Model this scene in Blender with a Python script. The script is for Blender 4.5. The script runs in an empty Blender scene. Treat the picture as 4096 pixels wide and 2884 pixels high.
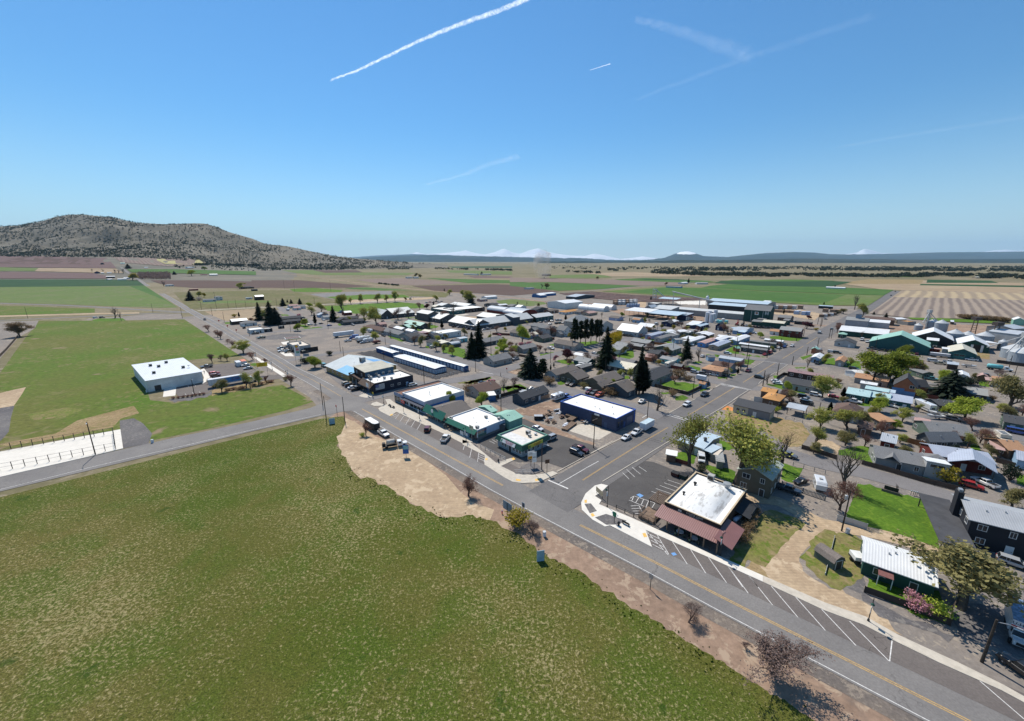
# Aerial view of a small farming town: every thing is surveyed from photo pixels to ground metres and built as real geometry.
import bpy,bmesh,math,random
from mathutils import Vector,Matrix,noise
C=bpy.context.scene.collection
S=bpy.context.scene
R=math.radians
PI=math.pi
CAMZ,FOC,PIT=60.0,1600.0,math.atan(399/1600)
CP,SP=math.cos(PIT),math.sin(PIT)
cd=bpy.data.cameras.new('camera');cam=bpy.data.objects.new('camera',cd);C.objects.link(cam)
cam.location=(0,0,CAMZ);cam.rotation_euler=(PI/2-PIT,0,0)
cd.sensor_width=36;cd.lens=36*FOC/4096;cd.clip_start=1;cd.clip_end=300000
S.camera=cam
REG={'0':(0,0,1.784),'A':(0,800,.446),'B':(1024,900,.446),'C':(2048,900,.446),'D':(3072,900,.446),'E':(0,1100,.3092),'F':(700,1100,.3092),'G':(1300,1150,.2783),'H':(1800,1150,.2783),'I':(2300,1150,.2783),'J':(2800,1150,.2783),'K':(3300,1150,.3467),'L':(0,1400,.3712),'M':(700,1300,.3093),'N':(1250,1350,.3093),'O':(1800,1350,.3093),'P':(2350,1350,.3093),'Q':(2900,1350,.3093),'S':(3450,1350,.3092),'T':(2600,1600,.3092),'U':(3250,1600,.3711),'V':(1850,1650,.541),'W':(2250,1750,.6494),'X':(3300,2050,.6493),'Y':(2900,2250,.9109),'Z':(1200,1600,.9139),'a':(1400,2000,1.2186),'b':(3700,1250,.379),'c':(0,1950,1.0663),'s':(0,0,1.0),'r':(2048,1440,1.5634),'d':(2450,1880,.3247),'e':(1900,1680,.2742),'f':(1560,1580,.259),'g':(1130,1320,.1515),'h':(2980,1200,.1142)}
def px(k,x,y):
 a=REG[k];return a[0]+x*a[2],a[1]+y*a[2]
def DFX(x,y):
 q=y-1442;return q*CP+FOC*SP,FOC*CP-q*SP,x-2048
def lerp(a,b,t):return a+(b-a)*t
def sst(a,b,x):
 t=min(1,max(0,(x-a)/(b-a)));return t*t*(3-2*t)
def curve(pts,x):
 if x<=pts[0][0]:return pts[0][1]
 for(a,b),(c,d)in zip(pts,pts[1:]):
  if x<=c:return b+(d-b)*(x-a)/(c-a)
 return pts[-1][1]
def z_at(yp,Y):
 D,F,_=DFX(0,yp);return CAMZ-Y*D/F
RIDGE=[(-900,1000),(-500,950),(-200,922),(0,907),(111,903),(214,885),(268,867),(330,858),(379,858),(473,869),(580,891),(696,897),(803,893),(847,894),(892,909),(937,929),(1024,955),(1069,975),(1158,985),(1247,1005),(1336,1024),(1425,1034),(1515,1041),(1600,1048),(1700,1054),(1800,1060)]
HB=[(-900,2400),(750,2400),(900,2900),(1100,3000),(1340,2600),(1470,3100),(1700,3500)]
def tz(X,Y):
 if Y<1100:return 0
 t=2048+FOC*X/(CP*Y)
 if t>1800:return 0
 s=sst(1180,450,t)
 z=s*78*sst(1150,2450,Y)
 db=curve(HB,t)
 if Y>db:
  zr=z_at(curve(RIDGE,t),3800)
  u=(Y-db)/(3800-db)
  if u<=1:
   f=.55*u+.45*u*u*(3-2*u)if t<1000 else u
   z=lerp(z,max(zr,z),f)
   n=noise.fractal(Vector((X*.0022,Y*.0022,3.1)),1,2.1,4)
   z+=n*95*max(0,(zr-60)/380)*math.sin(PI*min(1,u))*.9
  else:
   z=max(-5,zr-(Y-3800)*.12)
 return z
def G(x,y,z=0):
 """ground point (height z) seen at photo pixel x, y"""
 D,F,X=DFX(x,y)
 if y<1125 and x<1700:
  Y=1150
  while Y<5200:
   h=CAMZ-Y*D/F
   if h<=tz(X/F*Y,Y)+z:break
   Y+=8
  return Vector((X/F*Y,Y,tz(X/F*Y,Y)+z))
 k=(CAMZ-z)/max(D,6.0)
 return Vector((X*k,F*k,z))
def g(k,x,y,z=0):
 return G(*px(k,x,y),z)
U_ANG,V_ANG=R(43.7),R(134.5)
ud=Vector((math.cos(U_ANG),math.sin(U_ANG),0));vd=Vector((math.cos(V_ANG),math.sin(V_ANG),0))
def hat(p,ypix):
 """height of a thing standing at ground point p whose top is at photo row ypix"""
 D,F,_=DFX(0,ypix);return CAMZ-p.y*D/F
MATS={}
def iv(n,k,v):n.inputs[k].default_value=v
def lk(n,a,b):n.links.new(a,b)
def srgb(c):
 if isinstance(c,str):
  v=[int(c[i:i+2],16)/255 for i in(0,2,4)]
  return tuple(x/12.92 if x<.04045 else((x+.055)/1.055)**2.4 for x in v)
 return c
def newmat(name):
 m=bpy.data.materials.new(name);m.use_nodes=True
 nt=m.node_tree;b=nt.nodes['Principled BSDF'];return m,nt,b
def N(nt,t,**kw):
 n=nt.nodes.new(t)
 for k,v in kw.items():
  if k in n.inputs:iv(n,k,v)
  else:setattr(n,k,v)
 return n
def crd(nt,kind='pos',sc=None,rot=0):
 if kind=='pos':o=N(nt,'ShaderNodeNewGeometry').outputs['Position']
 else:o=N(nt,'ShaderNodeTexCoord').outputs['Object']
 if sc or rot:
  m=N(nt,'ShaderNodeMapping');lk(nt,o,m.inputs[0])
  if sc:iv(m,'Scale',sc)
  iv(m,'Rotation',(0,0,rot));o=m.outputs[0]
 return o
def nz(nt,vec,scale,detail=3,rough=.55,dist=0):
 n=N(nt,'ShaderNodeTexNoise');lk(nt,vec,n.inputs['Vector'])
 iv(n,'Scale',scale);iv(n,'Detail',detail);iv(n,'Roughness',rough);iv(n,'Distortion',dist)
 return n.outputs['Fac']
def ramp(nt,fac,a,b):
 m=N(nt,'ShaderNodeMapRange');iv(m,1,a);iv(m,2,b)
 lk(nt,fac,m.inputs[0]);return m.outputs[0]
def mix(nt,fac,a,b):
 m=N(nt,'ShaderNodeMix',data_type='RGBA')
 for s,v in((m.inputs[6],a),(m.inputs[7],b)):
  if isinstance(v,tuple):s.default_value=(*v[:3],1)
  else:lk(nt,v,s)
 if isinstance(fac,(int,float)):iv(m,0,fac)
 else:lk(nt,fac,m.inputs[0])
 return m.outputs[2]
def mt(nt,op,a,b=None):
 m=N(nt,'ShaderNodeMath',operation=op)
 for s,v in((m.inputs[0],a),(m.inputs[1],b)):
  if v is None:continue
  if isinstance(v,(int,float)):s.default_value=v
  else:lk(nt,v,s)
 return m.outputs[0]
def fin(nt,b,col,rough,spec):
 lk(nt,col,b.inputs['Base Color']);iv(b,'Roughness',rough);iv(b,'Specular IOR Level',spec)
def mul(nt,a,c):
 q=N(nt,'ShaderNodeMix',data_type='RGBA',blend_type='MULTIPLY');iv(q,0,1);lk(nt,a,q.inputs[6])
 if isinstance(c,tuple):iv(q,7,(*c,1))
 else:lk(nt,c,q.inputs[7])
 return q.outputs[2]
def bump(nt,b,h,dist,strength=1):
 n=N(nt,'ShaderNodeBump');iv(n,'Strength',strength);iv(n,'Distance',dist)
 lk(nt,h,n.inputs['Height']);lk(nt,n.outputs[0],b.inputs['Normal'])
def flat(name,col,rough=.7,spec=.3,metal=0,var=.12,sc=.8):
 """a plain surface with a little wear in it"""
 key=name
 if key in MATS:return MATS[key]
 m,nt,b=newmat(name);c=srgb(col)
 v=crd(nt,'pos')
 f=nz(nt,v,sc,4,.65)
 d=tuple(x*(1-var*1.6)for x in c);l=tuple(min(1,x*(1+var))for x in c)
 lk(nt,mix(nt,ramp(nt,f,.3,.7),d,l),b.inputs['Base Color'])
 iv(b,'Roughness',rough);iv(b,'Metallic',metal)
 iv(b,'Specular IOR Level',spec)
 MATS[key]=m;return m
def spk(name,c1,c2,c3=None,c4=None,big=.02,fine=1.2,rough=.95,t3=(.55,.62),t4=(.66,.7),s4=.35,bmp=0.0,stretch=None,rot=0,finew=.5,s3=None,tracks=0):
 """ground: c1/c2 in wide patches, c3 in fine flecks, c4 in scattered spots"""
 m,nt,b=newmat(name)
 v=crd(nt,'pos',stretch,rot)if(stretch or rot)else crd(nt,'pos')
 w=crd(nt,'pos')
 a=nz(nt,v,big,6,.62,.3)
 col=mix(nt,ramp(nt,a,.38,.62),srgb(c1),srgb(c2))
 f=nz(nt,v,fine,4,.7)
 dk=mix(nt,ramp(nt,f,.3,.7),(1-finew,)*3,(1+finew,)*3)
 col=mul(nt,col,dk)
 if tracks:
  wv=N(nt,'ShaderNodeTexWave',wave_type='RINGS',Scale=.42,Distortion=9,Detail=2);iv(wv,'Detail Scale',.12);lk(nt,w,wv.inputs['Vector'])
  col=mul(nt,col,mix(nt,wv.outputs['Fac'],(1-tracks,)*3,(1+tracks*.5,)*3))
 if c3:
  f3=nz(nt,v,s3 or fine*.55,5,.7,.4)
  lim=nz(nt,w,big*2.3,3)
  k=mt(nt,'ADD',f3,mt(nt,'MULTIPLY',mt(nt,'SUBTRACT',lim,.5),.55))
  col=mix(nt,ramp(nt,k,*t3),col,srgb(c3))
 if c4:
  f4=nz(nt,v,s4,4,.6,.6)
  col=mix(nt,ramp(nt,f4,*t4),col,srgb(c4))
 lk(nt,col,b.inputs['Base Color']);iv(b,'Roughness',rough);iv(b,'Specular IOR Level',.15)
 if bmp:
  bump(nt,b,f,bmp)
 MATS[name]=m;return m
def rows(name,c1,c2,period,rot,c3=None,big=.01,contrast=(.35,.65)):
 """a field with plough or crop rows"""
 m,nt,b=newmat(name)
 w=crd(nt,'pos')
 v=crd(nt,'pos',None,rot)
 wv=N(nt,'ShaderNodeTexWave',wave_type='BANDS',bands_direction='X');lk(nt,v,wv.inputs['Vector'])
 iv(wv,'Scale',PI/10/period);iv(wv,'Distortion',1.5);iv(wv,'Detail',2);iv(wv,'Detail Scale',.4)
 a=nz(nt,w,big,5,.6)
 k=mt(nt,'ADD',mt(nt,'MULTIPLY',wv.outputs['Fac'],.45),mt(nt,'MULTIPLY',a,.55))
 col=mix(nt,ramp(nt,k,*contrast),srgb(c1),srgb(c2))
 f=nz(nt,w,.15,5,.75)
 col=mix(nt,mt(nt,'MULTIPLY',ramp(nt,f,.35,.75),.5),col,srgb(c3 or c2))
 fin(nt,b,col,.95,.1)
 MATS[name]=m;return m
class MB:
 def __init__(s):s.v=[];s.f=[];s.m=[]
 def quad(s,pts,mi=0):
  i=len(s.v);s.v+=[tuple(p)for p in pts];s.f.append(tuple(range(i,i+len(pts))));s.m.append(mi)
 def box(s,x0,x1,y0,y1,z0,z1,mi=0):
  i=len(s.v);s.v+=[(x,y,z)for z in(z0,z1)for x,y in((x0,y0),(x1,y0),(x1,y1),(x0,y1))]
  for f in((3,2,1,0),(4,5,6,7),(0,1,5,4),(1,2,6,5),(2,3,7,6),(3,0,4,7)):
   s.f.append(tuple(i+k for k in f));s.m.append(mi)
 def loft(s,secs,mi=0,cap=True,closed=True):
  i=len(s.v);n=len(secs[0])
  for sec in secs:s.v+=[tuple(p)for p in sec]
  for a in range(len(secs)-1):
   for k in range(n if closed else n-1):
    k2=(k+1)%n
    s.f.append((i+a*n+k,i+a*n+k2,i+(a+1)*n+k2,i+(a+1)*n+k));s.m.append(mi)
  if cap and closed:
   s.f.append(tuple(i+k for k in range(n))[::-1]);s.m.append(mi)
   s.f.append(tuple(i+(len(secs)-1)*n+k for k in range(n)));s.m.append(mi)
 def tube(s,pts,rads,n=6,mi=0):
  secs=[]
  for j,p in enumerate(pts):
   p=Vector(p);a=Vector(pts[max(0,j-1)]);b=Vector(pts[min(len(pts)-1,j+1)])
   d=(b-a).normalized();x=d.orthogonal().normalized();y=d.cross(x)
   r=rads[j]if isinstance(rads,(list,tuple))else rads
   secs.append([p+x*math.cos(2*PI*k/n)*r+y*math.sin(2*PI*k/n)*r for k in range(n)])
  s.loft(secs,mi)
 def lathe(s,prof,n=16,mi=0,c=(0,0)):
  s.loft([[(c[0]+r*math.cos(2*PI*k/n),c[1]+r*math.sin(2*PI*k/n),z)for k in range(n)]for r,z in prof],mi)
 def prism(s,poly,z0,z1,mi=0):
  s.loft([[(x,y,z0)for x,y in poly],[(x,y,z1)for x,y in poly]],mi)
 def tri(s,a,b,c,mi=0):s.quad((a,b,c),mi)
 def mesh(s,name,mats,smooth=False):
  me=bpy.data.meshes.new(name);me.from_pydata(s.v,[],s.f)
  for m in(mats if isinstance(mats,(list,tuple))else[mats]):me.materials.append(m)
  me.polygons.foreach_set('material_index',s.m)
  if smooth:me.polygons.foreach_set('use_smooth',[True]*len(s.f))
  me.update();return me
 def build(s,name,mats,parent=None,smooth=False):
  o=bpy.data.objects.new(name,s.mesh(name,mats,smooth));C.objects.link(o)
  if parent:o.parent=parent
  return o
def tag(o,label=None,cat=None,group=None,kind=None):
 if label:o['label']=label
 if cat:o['category']=cat
 if group:o['group']=group
 if kind:o['kind']=kind
 return o
def empty(name,loc,rz=0,label=None,cat=None,group=None):
 o=bpy.data.objects.new(name,None);C.objects.link(o);o.empty_display_size=.2
 o.location=loc;o.rotation_euler=(0,0,rz)
 return tag(o,label,cat,group)
def lcopy(o,parent=None):
 c=o.copy();C.objects.link(c);c.parent=parent
 for ch in o.children:lcopy(ch,c)
 return c
def child(name,me,parent,loc=(0,0,0),rz=0,mats=None):
 o=bpy.data.objects.new(name,me);C.objects.link(o);o.parent=parent;o.location=loc;o.rotation_euler=(0,0,rz)
 if mats:
  for i,m in enumerate(mats):
   if m:o.material_slots[i].link='OBJECT';o.material_slots[i].material=m
 return o
def wrt(parent,text,size,loc,rot,m,name='lettering',align='CENTER',depth=.01,sx=1):
 cu=bpy.data.curves.new(name,'FONT');cu.body=text;cu.size=size;cu.align_x=align;cu.align_y='CENTER';cu.extrude=depth;cu.space_line=.85
 t_=bpy.data.objects.new('type_form',cu);C.objects.link(t_);bpy.context.view_layer.update()
 me=bpy.data.meshes.new_from_object(t_.evaluated_get(bpy.context.evaluated_depsgraph_get()));bpy.data.objects.remove(t_);bpy.data.curves.remove(cu)
 o=bpy.data.objects.new(name,me);C.objects.link(o);me.materials.clear();me.materials.append(m);o.parent=parent;o.location=loc;o.rotation_euler=rot;o.scale=(sx,1,1)
 return o
RAG=random.Random(11)
def gpoly(name,pts,m,z,maxedge=None,kind='structure',thick=0,rag=0):
 """pts: photo pixels of a patch of ground"""
 if rag:
  out=[]
  for(a,b),(c,d)in zip(pts,pts[1:]+pts[:1]):
   A_,B_=G(a,b),G(c,d);L_=(B_-A_).length;n=int(min(40,max(1,L_/(rag*2.5))))
   sx=math.hypot(c-a,d-b)/max(L_,.1)
   for i in range(n):
    t=i/n;j=rag*sx*(1 if i else 0)
    out.append((a+(c-a)*t+RAG.uniform(-j,j),b+(d-b)*t+RAG.uniform(-j,j)*.7))
  pts=out
 bm=bmesh.new()
 vs=[bm.verts.new((x,y,0))for x,y in pts];bm.faces.new(vs)
 bm.normal_update()
 bmesh.ops.triangulate(bm,faces=bm.faces[:])
 if maxedge:
  for _ in range(7):
   es=[e for e in bm.edges if e.calc_length()>maxedge]
   if not es:break
   bmesh.ops.subdivide_edges(bm,edges=es,cuts=1);bmesh.ops.triangulate(bm,faces=bm.faces[:])
 for v in bm.verts:v.co=G(v.co.x,v.co.y,z)
 if thick:
  r=bmesh.ops.extrude_face_region(bm,geom=bm.faces[:])
  for v in r['geom']:
   if isinstance(v,bmesh.types.BMVert):v.co.z-=thick
 bmesh.ops.recalc_face_normals(bm,faces=bm.faces[:])
 bm.normal_update()
 if not thick:
  for f in bm.faces:
   if f.normal.z<0:f.normal_flip()
 me=bpy.data.meshes.new(name);bm.to_mesh(me);bm.free();me.materials.append(m)
 o=bpy.data.objects.new(name,me);C.objects.link(o);o['kind']=kind
 return o
def P(k,*xy):
 return[px(k,xy[i],xy[i+1])for i in range(0,len(xy),2)]
def ofl(pts,off):
 out=[]
 for i,p in enumerate(pts):
  a=pts[max(0,i-1)];b=pts[min(len(pts)-1,i+1)]
  d=(b-a);d.z=0;d.normalize();n=Vector((d.y,-d.x,0))
  out.append(p+n*off)
 return out
def densify(pts,n=4):
 """smooth a polyline"""
 out=[]
 for i in range(len(pts)-1):
  p0=pts[max(0,i-1)];p1=pts[i];p2=pts[i+1];p3=pts[min(len(pts)-1,i+2)]
  for k in range(n):
   t=k/n
   out.append(.5*((2*p1)+(p2-p0)*t+(2*p0-5*p1+4*p2-p3)*t*t+(3*p1-p0-3*p2+p3)*t**3))
 out.append(pts[-1]);return out
def ribbon(name,line,a,b,m,z,kind='structure',obj=True,mb=None):
 """strip along a ground line from offset a to b (metres to its right)"""
 L=ofl(line,a);Rr=ofl(line,b)
 mb=mb or MB()
 for i in range(len(line)-1):
  q=[L[i],Rr[i],Rr[i+1],L[i+1]]
  mb.quad([(p.x,p.y,p.z+z)for p in q])
 if not obj:return mb
 o=mb.build(name,m);o['kind']=kind;return o
def seg(L,p0,p1):
 i0=min(range(len(L)),key=lambda i:(L[i]-p0).length);i1=min(range(len(L)),key=lambda i:(L[i]-p1).length)
 return L[min(i0,i1):max(i0,i1)+1]
SUN_EL=R(54);SUN_AZ=R(-26)
w=bpy.data.worlds.new('World');S.world=w;w.use_nodes=True
nt=w.node_tree;bg=nt.nodes['Background']
sky=nt.nodes.new('ShaderNodeTexSky');sky.sky_type='NISHITA';sky.sun_disc=False
sky.sun_elevation=SUN_EL;sky.sun_rotation=SUN_AZ;sky.altitude=0;sky.air_density=1.25;sky.dust_density=0;sky.ozone_density=2
tc=nt.nodes.new('ShaderNodeTexCoord');sx_=nt.nodes.new('ShaderNodeSeparateXYZ');lk(nt,tc.outputs['Generated'],sx_.inputs[0])
tint=mul(nt,sky.outputs[0],(.4,.74,.98))
hz=ramp(nt,sx_.outputs['Z'],.3,-.02);hz=mt(nt,'POWER',hz,2.2)
lk(nt,mix(nt,mt(nt,'MULTIPLY',hz,.85),tint,(6.4,7.6,8.4)),bg.inputs[0]);iv(bg,1,.1)
sl=bpy.data.lights.new('sun','SUN');sl.energy=4.6;sl.angle=R(.53);sl.color=(1,.935,.83)
so=bpy.data.objects.new('sun',sl);C.objects.link(so)
sdir=Vector((math.sin(SUN_AZ)*math.cos(SUN_EL),math.cos(SUN_AZ)*math.cos(SUN_EL),math.sin(SUN_EL)))
so.rotation_euler=sdir.to_track_quat('Z','Y').to_euler();so.location=(0,0,200)
vs_=S.view_settings;vs_.view_transform='Standard';vs_.look='None';vs_.exposure=.3;vs_.gamma=1
S.cycles.max_bounces=5;S.cycles.diffuse_bounces=2;S.cycles.glossy_bounces=2;S.cycles.transmission_bounces=3;S.cycles.transparent_max_bounces=8;S.cycles.volume_bounces=0
S.cycles.use_denoising=True
M_base=spk('pasture',(.20,.165,.10),(.14,.125,.065),(.24,.20,.135),None,big=.004,fine=.25,finew=.25)
M_town=spk('gravel_ground',(.235,.2,.17),(.185,.165,.148),(.3,.255,.205),(.135,.125,.115),big=.035,fine=1.4,finew=.18,s4=.12,t4=(.58,.75))
M_dirt=spk('dirt',(.3,.205,.145),(.22,.15,.108),(.35,.26,.185),(.16,.12,.095),big=.05,fine=.7,finew=.22,s4=.12,t4=(.6,.72))
M_sand=spk('pale_dirt',(.42,.315,.205),(.35,.255,.165),(.48,.37,.25),None,big=.06,fine=.8,finew=.2,tracks=.07)
M_grav=spk('dark_gravel',(.105,.098,.1),(.15,.14,.135),(.19,.175,.16),None,big=.06,fine=2,finew=.25)
M_black=spk('black_cinder',(.05,.048,.05),(.07,.066,.066),(.09,.085,.08),None,big=.05,fine=2,finew=.25)
M_lawn=spk('lawn',(.085,.16,.014),(.06,.12,.012),(.12,.19,.02),None,big=.12,fine=1.5,finew=.3)
M_lawn2=spk('dry_lawn',(.13,.155,.03),(.20,.16,.07),(.1,.14,.02),(.27,.2,.11),big=.12,fine=1.2,finew=.3,s4=.3,t4=(.56,.68))
M_weed=spk('dry_weeds',(.24,.17,.085),(.30,.22,.12),(.17,.15,.05),(.13,.135,.04),big=.08,fine=1.2,finew=.3,s4=.2,t4=(.58,.7))
M_conc=flat('concrete',(.5,.45,.375),.9,.2,var=.1,sc=.9)
M_conc2=flat('bright_concrete',(.66,.62,.55),.9,.2,var=.06,sc=.5)
M_pw=flat('road_paint_white',(.62,.6,.57),.8,.2,var=.22,sc=3)
M_painty=flat('road_paint_yellow',(.48,.31,.12),.8,.2,var=.25,sc=3)
M_painto=flat('tactile_yellow',(.7,.43,.12),.8,.2,var=.1,sc=3)
M_paintb=flat('parking_blue',(.16,.33,.6),.8,.2,var=.2,sc=3)
def asphalt(name,c,patchc,crackw=.5):
 m,nt,b=newmat(name);v=crd(nt)
 a=nz(nt,v,.09,5,.65);f=nz(nt,v,3.2,3,.7)
 col=mix(nt,ramp(nt,a,.35,.65),c,patchc)
 d=mix(nt,ramp(nt,f,.3,.7),(.86,)*3,(1.14,)*3)
 col=mul(nt,col,d)
 vo=N(nt,'ShaderNodeTexVoronoi',feature='DISTANCE_TO_EDGE');iv(vo,'Scale',.17)
 dv=N(nt,'ShaderNodeVectorMath',operation='ADD');nn=N(nt,'ShaderNodeTexNoise');iv(nn,'Scale',.5)
 lk(nt,v,nn.inputs['Vector']);sc_=N(nt,'ShaderNodeVectorMath',operation='SCALE');iv(sc_,'Scale',3.5)
 lk(nt,nn.outputs['Color'],sc_.inputs[0]);lk(nt,v,dv.inputs[0]);lk(nt,sc_.outputs[0],dv.inputs[1]);lk(nt,dv.outputs[0],vo.inputs['Vector'])
 gate=ramp(nt,nz(nt,v,.06,2),.45,.6)
 ck=mt(nt,'MULTIPLY',mt(nt,'MULTIPLY',ramp(nt,vo.outputs['Distance'],.014,.004),gate),crackw)
 col=mix(nt,ck,col,tuple(x*.4 for x in c))
 fin(nt,b,col,.9,.2)
 MATS[name]=m;return m
M_road=asphalt('worn_asphalt',(.165,.155,.148),(.205,.192,.18))
M_road2=asphalt('grey_asphalt',(.125,.118,.115),(.16,.15,.144))
M_lot=asphalt('parking_asphalt',(.125,.108,.1),(.155,.135,.122),.8)
M_dark=asphalt('dark_asphalt',(.075,.07,.068),(.1,.093,.088),.8)
M_side=asphalt('side_street_asphalt',(.16,.15,.148),(.2,.187,.18),.5)
def big_grass():
 m,nt,b=newmat('field_grass');v=crd(nt)
 big=nz(nt,v,.013,5,.6,.4);mid=nz(nt,v,.07,5,.65,.5);fn=nz(nt,v,1.9,4,.75,.5);fn2=nz(nt,v,4,2,.8)
 col=mix(nt,ramp(nt,big,.4,.6),(.078,.092,.014),(.125,.11,.03))
 col=mix(nt,mt(nt,'MULTIPLY',ramp(nt,mid,.45,.6),.65),col,(.062,.1,.011))
 k=mt(nt,'ADD',fn,mt(nt,'MULTIPLY',mt(nt,'SUBTRACT',nz(nt,v,.03,6,.65),.5),.42))
 col=mix(nt,mt(nt,'MULTIPLY',ramp(nt,k,.54,.62),.75),col,(.33,.275,.14))
 col=mix(nt,mt(nt,'MULTIPLY',ramp(nt,fn,.44,.36),.6),col,(.022,.04,.006))
 col=mix(nt,ramp(nt,nz(nt,v,.42,5,.75,1.4),.69,.72),col,(.4,.32,.2))
 col=mix(nt,mt(nt,'MULTIPLY',ramp(nt,nz(nt,v,.2,4,.6),.36,.3),.6),col,(.024,.06,.007))
 col=mul(nt,col,mix(nt,ramp(nt,fn2,.3,.7),(.5,)*3,(1.5,)*3))
 fin(nt,b,col,.95,.1)
 bump(nt,b,mt(nt,'ADD',fn,mt(nt,'MULTIPLY',fn2,.5)),.25)
 return m
M_grass=big_grass()
M_fgreen=spk('green_field',(.075,.13,.014),(.115,.12,.028),(.15,.145,.05),(.22,.165,.1),big=.012,fine=.5,finew=.3,s4=.05,t4=(.62,.7))
M_farg=spk('far_green_crop',(.05,.115,.022),(.07,.13,.03),None,None,big=.01,fine=.1,finew=.15)
M_farg2=spk('young_crop',(.1,.15,.035),(.12,.15,.05),(.14,.15,.07),None,big=.006,fine=.12,finew=.2)
M_fard=spk('dark_green_crop',(.02,.058,.02),(.028,.07,.024),None,None,big=.01,fine=.1,finew=.15)
M_olive=spk('olive_field',(.115,.115,.04),(.14,.125,.06),(.18,.15,.08),None,big=.01,fine=.2,finew=.25)
M_fieldtan=spk('stubble',(.33,.255,.165),(.27,.2,.13),None,None,big=.01,fine=.1,finew=.15)
M_brown=rows('ploughed_soil',(.085,.055,.045),(.115,.078,.065),7,R(46))
M_brown2=rows('ploughed_soil_reddish',(.12,.075,.07),(.16,.11,.1),12,R(46))
M_brown3=rows('bare_field',(.17,.125,.105),(.225,.175,.145),14,R(-44),c3=(.2,.15,.125))
M_rows=rows('row_field',(.15,.12,.105),(.29,.235,.185),9,R(46.3),big=.006,contrast=(.34,.66))
M_rows2=rows('straw_row_field',(.24,.19,.14),(.38,.3,.19),16,R(46.3),big=.006)
def base_ground():
 mb=MB();radii=[0,150,400,900,1800,3600,7000,14000,30000,70000];n=48
 for a,b_ in zip(radii,radii[1:]):
  for k in range(n):
   p=[(r*math.cos(2*PI*j/n),r*math.sin(2*PI*j/n),-.02)for r,j in((a,k),(b_,k),(b_,k+1),(a,k+1))]
   if a==0:p=[p[0],p[1],p[2]]
   mb.quad(p)
 o=mb.build('ground',M_base);o['kind']='structure'
base_ground()
def hills():
 m,nt,b=newmat('sage_hill');v=crd(nt)
 a=nz(nt,v,.004,6,.65);f=nz(nt,v,.03,4,.7)
 col=mix(nt,ramp(nt,a,.38,.62),(.17,.145,.105),(.11,.1,.075))
 col=mix(nt,mt(nt,'MULTIPLY',ramp(nt,f,.5,.7),.5),col,(.09,.085,.05))
 lk(nt,col,b.inputs['Base Color']);iv(b,'Roughness',1)
 mb=MB();xs=[-900+i*13 for i in range(208)];ys=[1100+50*i for i in range(26)]+[2400+28*i for i in range(52)]+[3900+160*i for i in range(12)]
 for Y in ys:
  for t in xs:
   X=(t-2048)/FOC*CP*Y;mb.v.append((X,Y,tz(X,Y)+(.03 if Y>1101 else-.3)-(3 if t>1780 else 0)))
 n=len(xs)
 for j in range(len(ys)-1):
  for i in range(n-1):
   q=(j*n+i,j*n+i+1,(j+1)*n+i+1,(j+1)*n+i)
   if max(mb.v[k][2]for k in q)<.05:continue
   mb.f.append(q);mb.m.append(0)
 o=mb.build('hills',m,smooth=True);o['kind']='structure'
hills()
FZ=[0.05]
def field(name,m,pts,edge=None):
 z=FZ[0];FZ[0]+=.012
 left=max(p[0]for p in pts)<1300 and min(p[1]for p in pts)<1115
 gpoly(name,pts,m,z+(1.2 if left else 0),40 if left else edge)
field('ploughed_field',M_brown2,P('A',-300,492,960,520,1045,612,-300,600))
field('ploughed_field',M_brown,P('A',-300,492,880,520,895,578,-300,570))
field('tan_field',M_fieldtan,P('A',345,611,1040,614,1110,655,840,652,310,640))
field('green_field',M_farg2,P('A',-300,598,345,611,310,638,-300,638))
field('bare_field',M_brown2,P('A',-300,640,830,655,960,680,950,704,-300,704))
field('dark_crop_field',M_fard,P('A',-300,712,950,712,1230,722,1300,768,-300,784))
field('green_field',M_farg2,P('A',-300,784,1300,769,1600,965,1400,968,700,940,-300,912))
field('crop_field',M_farg,P('A',1160,772,1300,770,1590,962,1480,900))
field('bare_field',M_brown3,P('A',1000,512,1700,525,1900,580,1500,595,1100,560))
field('straw_field',spk('straw',(.36,.33,.15),(.32,.28,.14),None,None,big=.01,fine=.1),P('A',1370,527,1780,530,1850,578,1480,572))
field('green_field',M_farg,P('A',1140,622,1500,620,2296,640,2296,672,1500,655,1180,648))
field('ploughed_field',M_brown,P('A',1350,720,1900,722,2296,732,2330,790,1750,790,1500,770))
field('olive_field',M_olive,P('F',-20,225,1450,195,2130,360,1700,375,200,440,90,340))
field('green_field',M_farg2,P('F',280,345,700,330,1250,330,1250,352,380,372))
field('ploughed_field',M_brown,P('B',-40,497,380,495,1050,548,830,562,260,565,-40,560))
field('crop_field',M_farg2,P('B',230,405,500,405,960,425,1430,430,1360,450,560,450,350,430))
field('ploughed_field',M_brown,P('B',510,405,900,405,960,425,620,428))
field('bare_field',M_brown3,P('B',880,490,1320,478,1900,520,1440,542,1080,522))
field('ploughed_field',M_brown,P('B',1400,547,2100,530,2296,535,2720,600,2296,632,1600,588))
field('crop_field',M_farg,P('B',1520,475,2296,496,2560,502,2330,522,1900,520))
field('dark_crop_field',M_fard,P('B',1200,366,1640,366,1640,384,1280,380))
field('dark_crop_field',M_fard,P('B',1720,372,2296,370,2300,384,1760,384))
field('crop_field',M_farg2,P('B',1700,405,2296,415,2296,445,2050,440,1740,425))
field('ploughed_field',M_brown2,P('B',1900,455,2296,462,2296,475,1960,474))
field('crop_field',M_farg,P('C',-20,520,330,512,1150,545,830,572,420,590,-20,545))
field('crop_field',M_farg2,P('C',330,450,800,440,900,470,640,476,340,476))
field('bare_field',M_brown3,P('C',-20,470,340,478,900,490,1550,515,1550,540,1150,545,350,510,-20,512))
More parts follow.
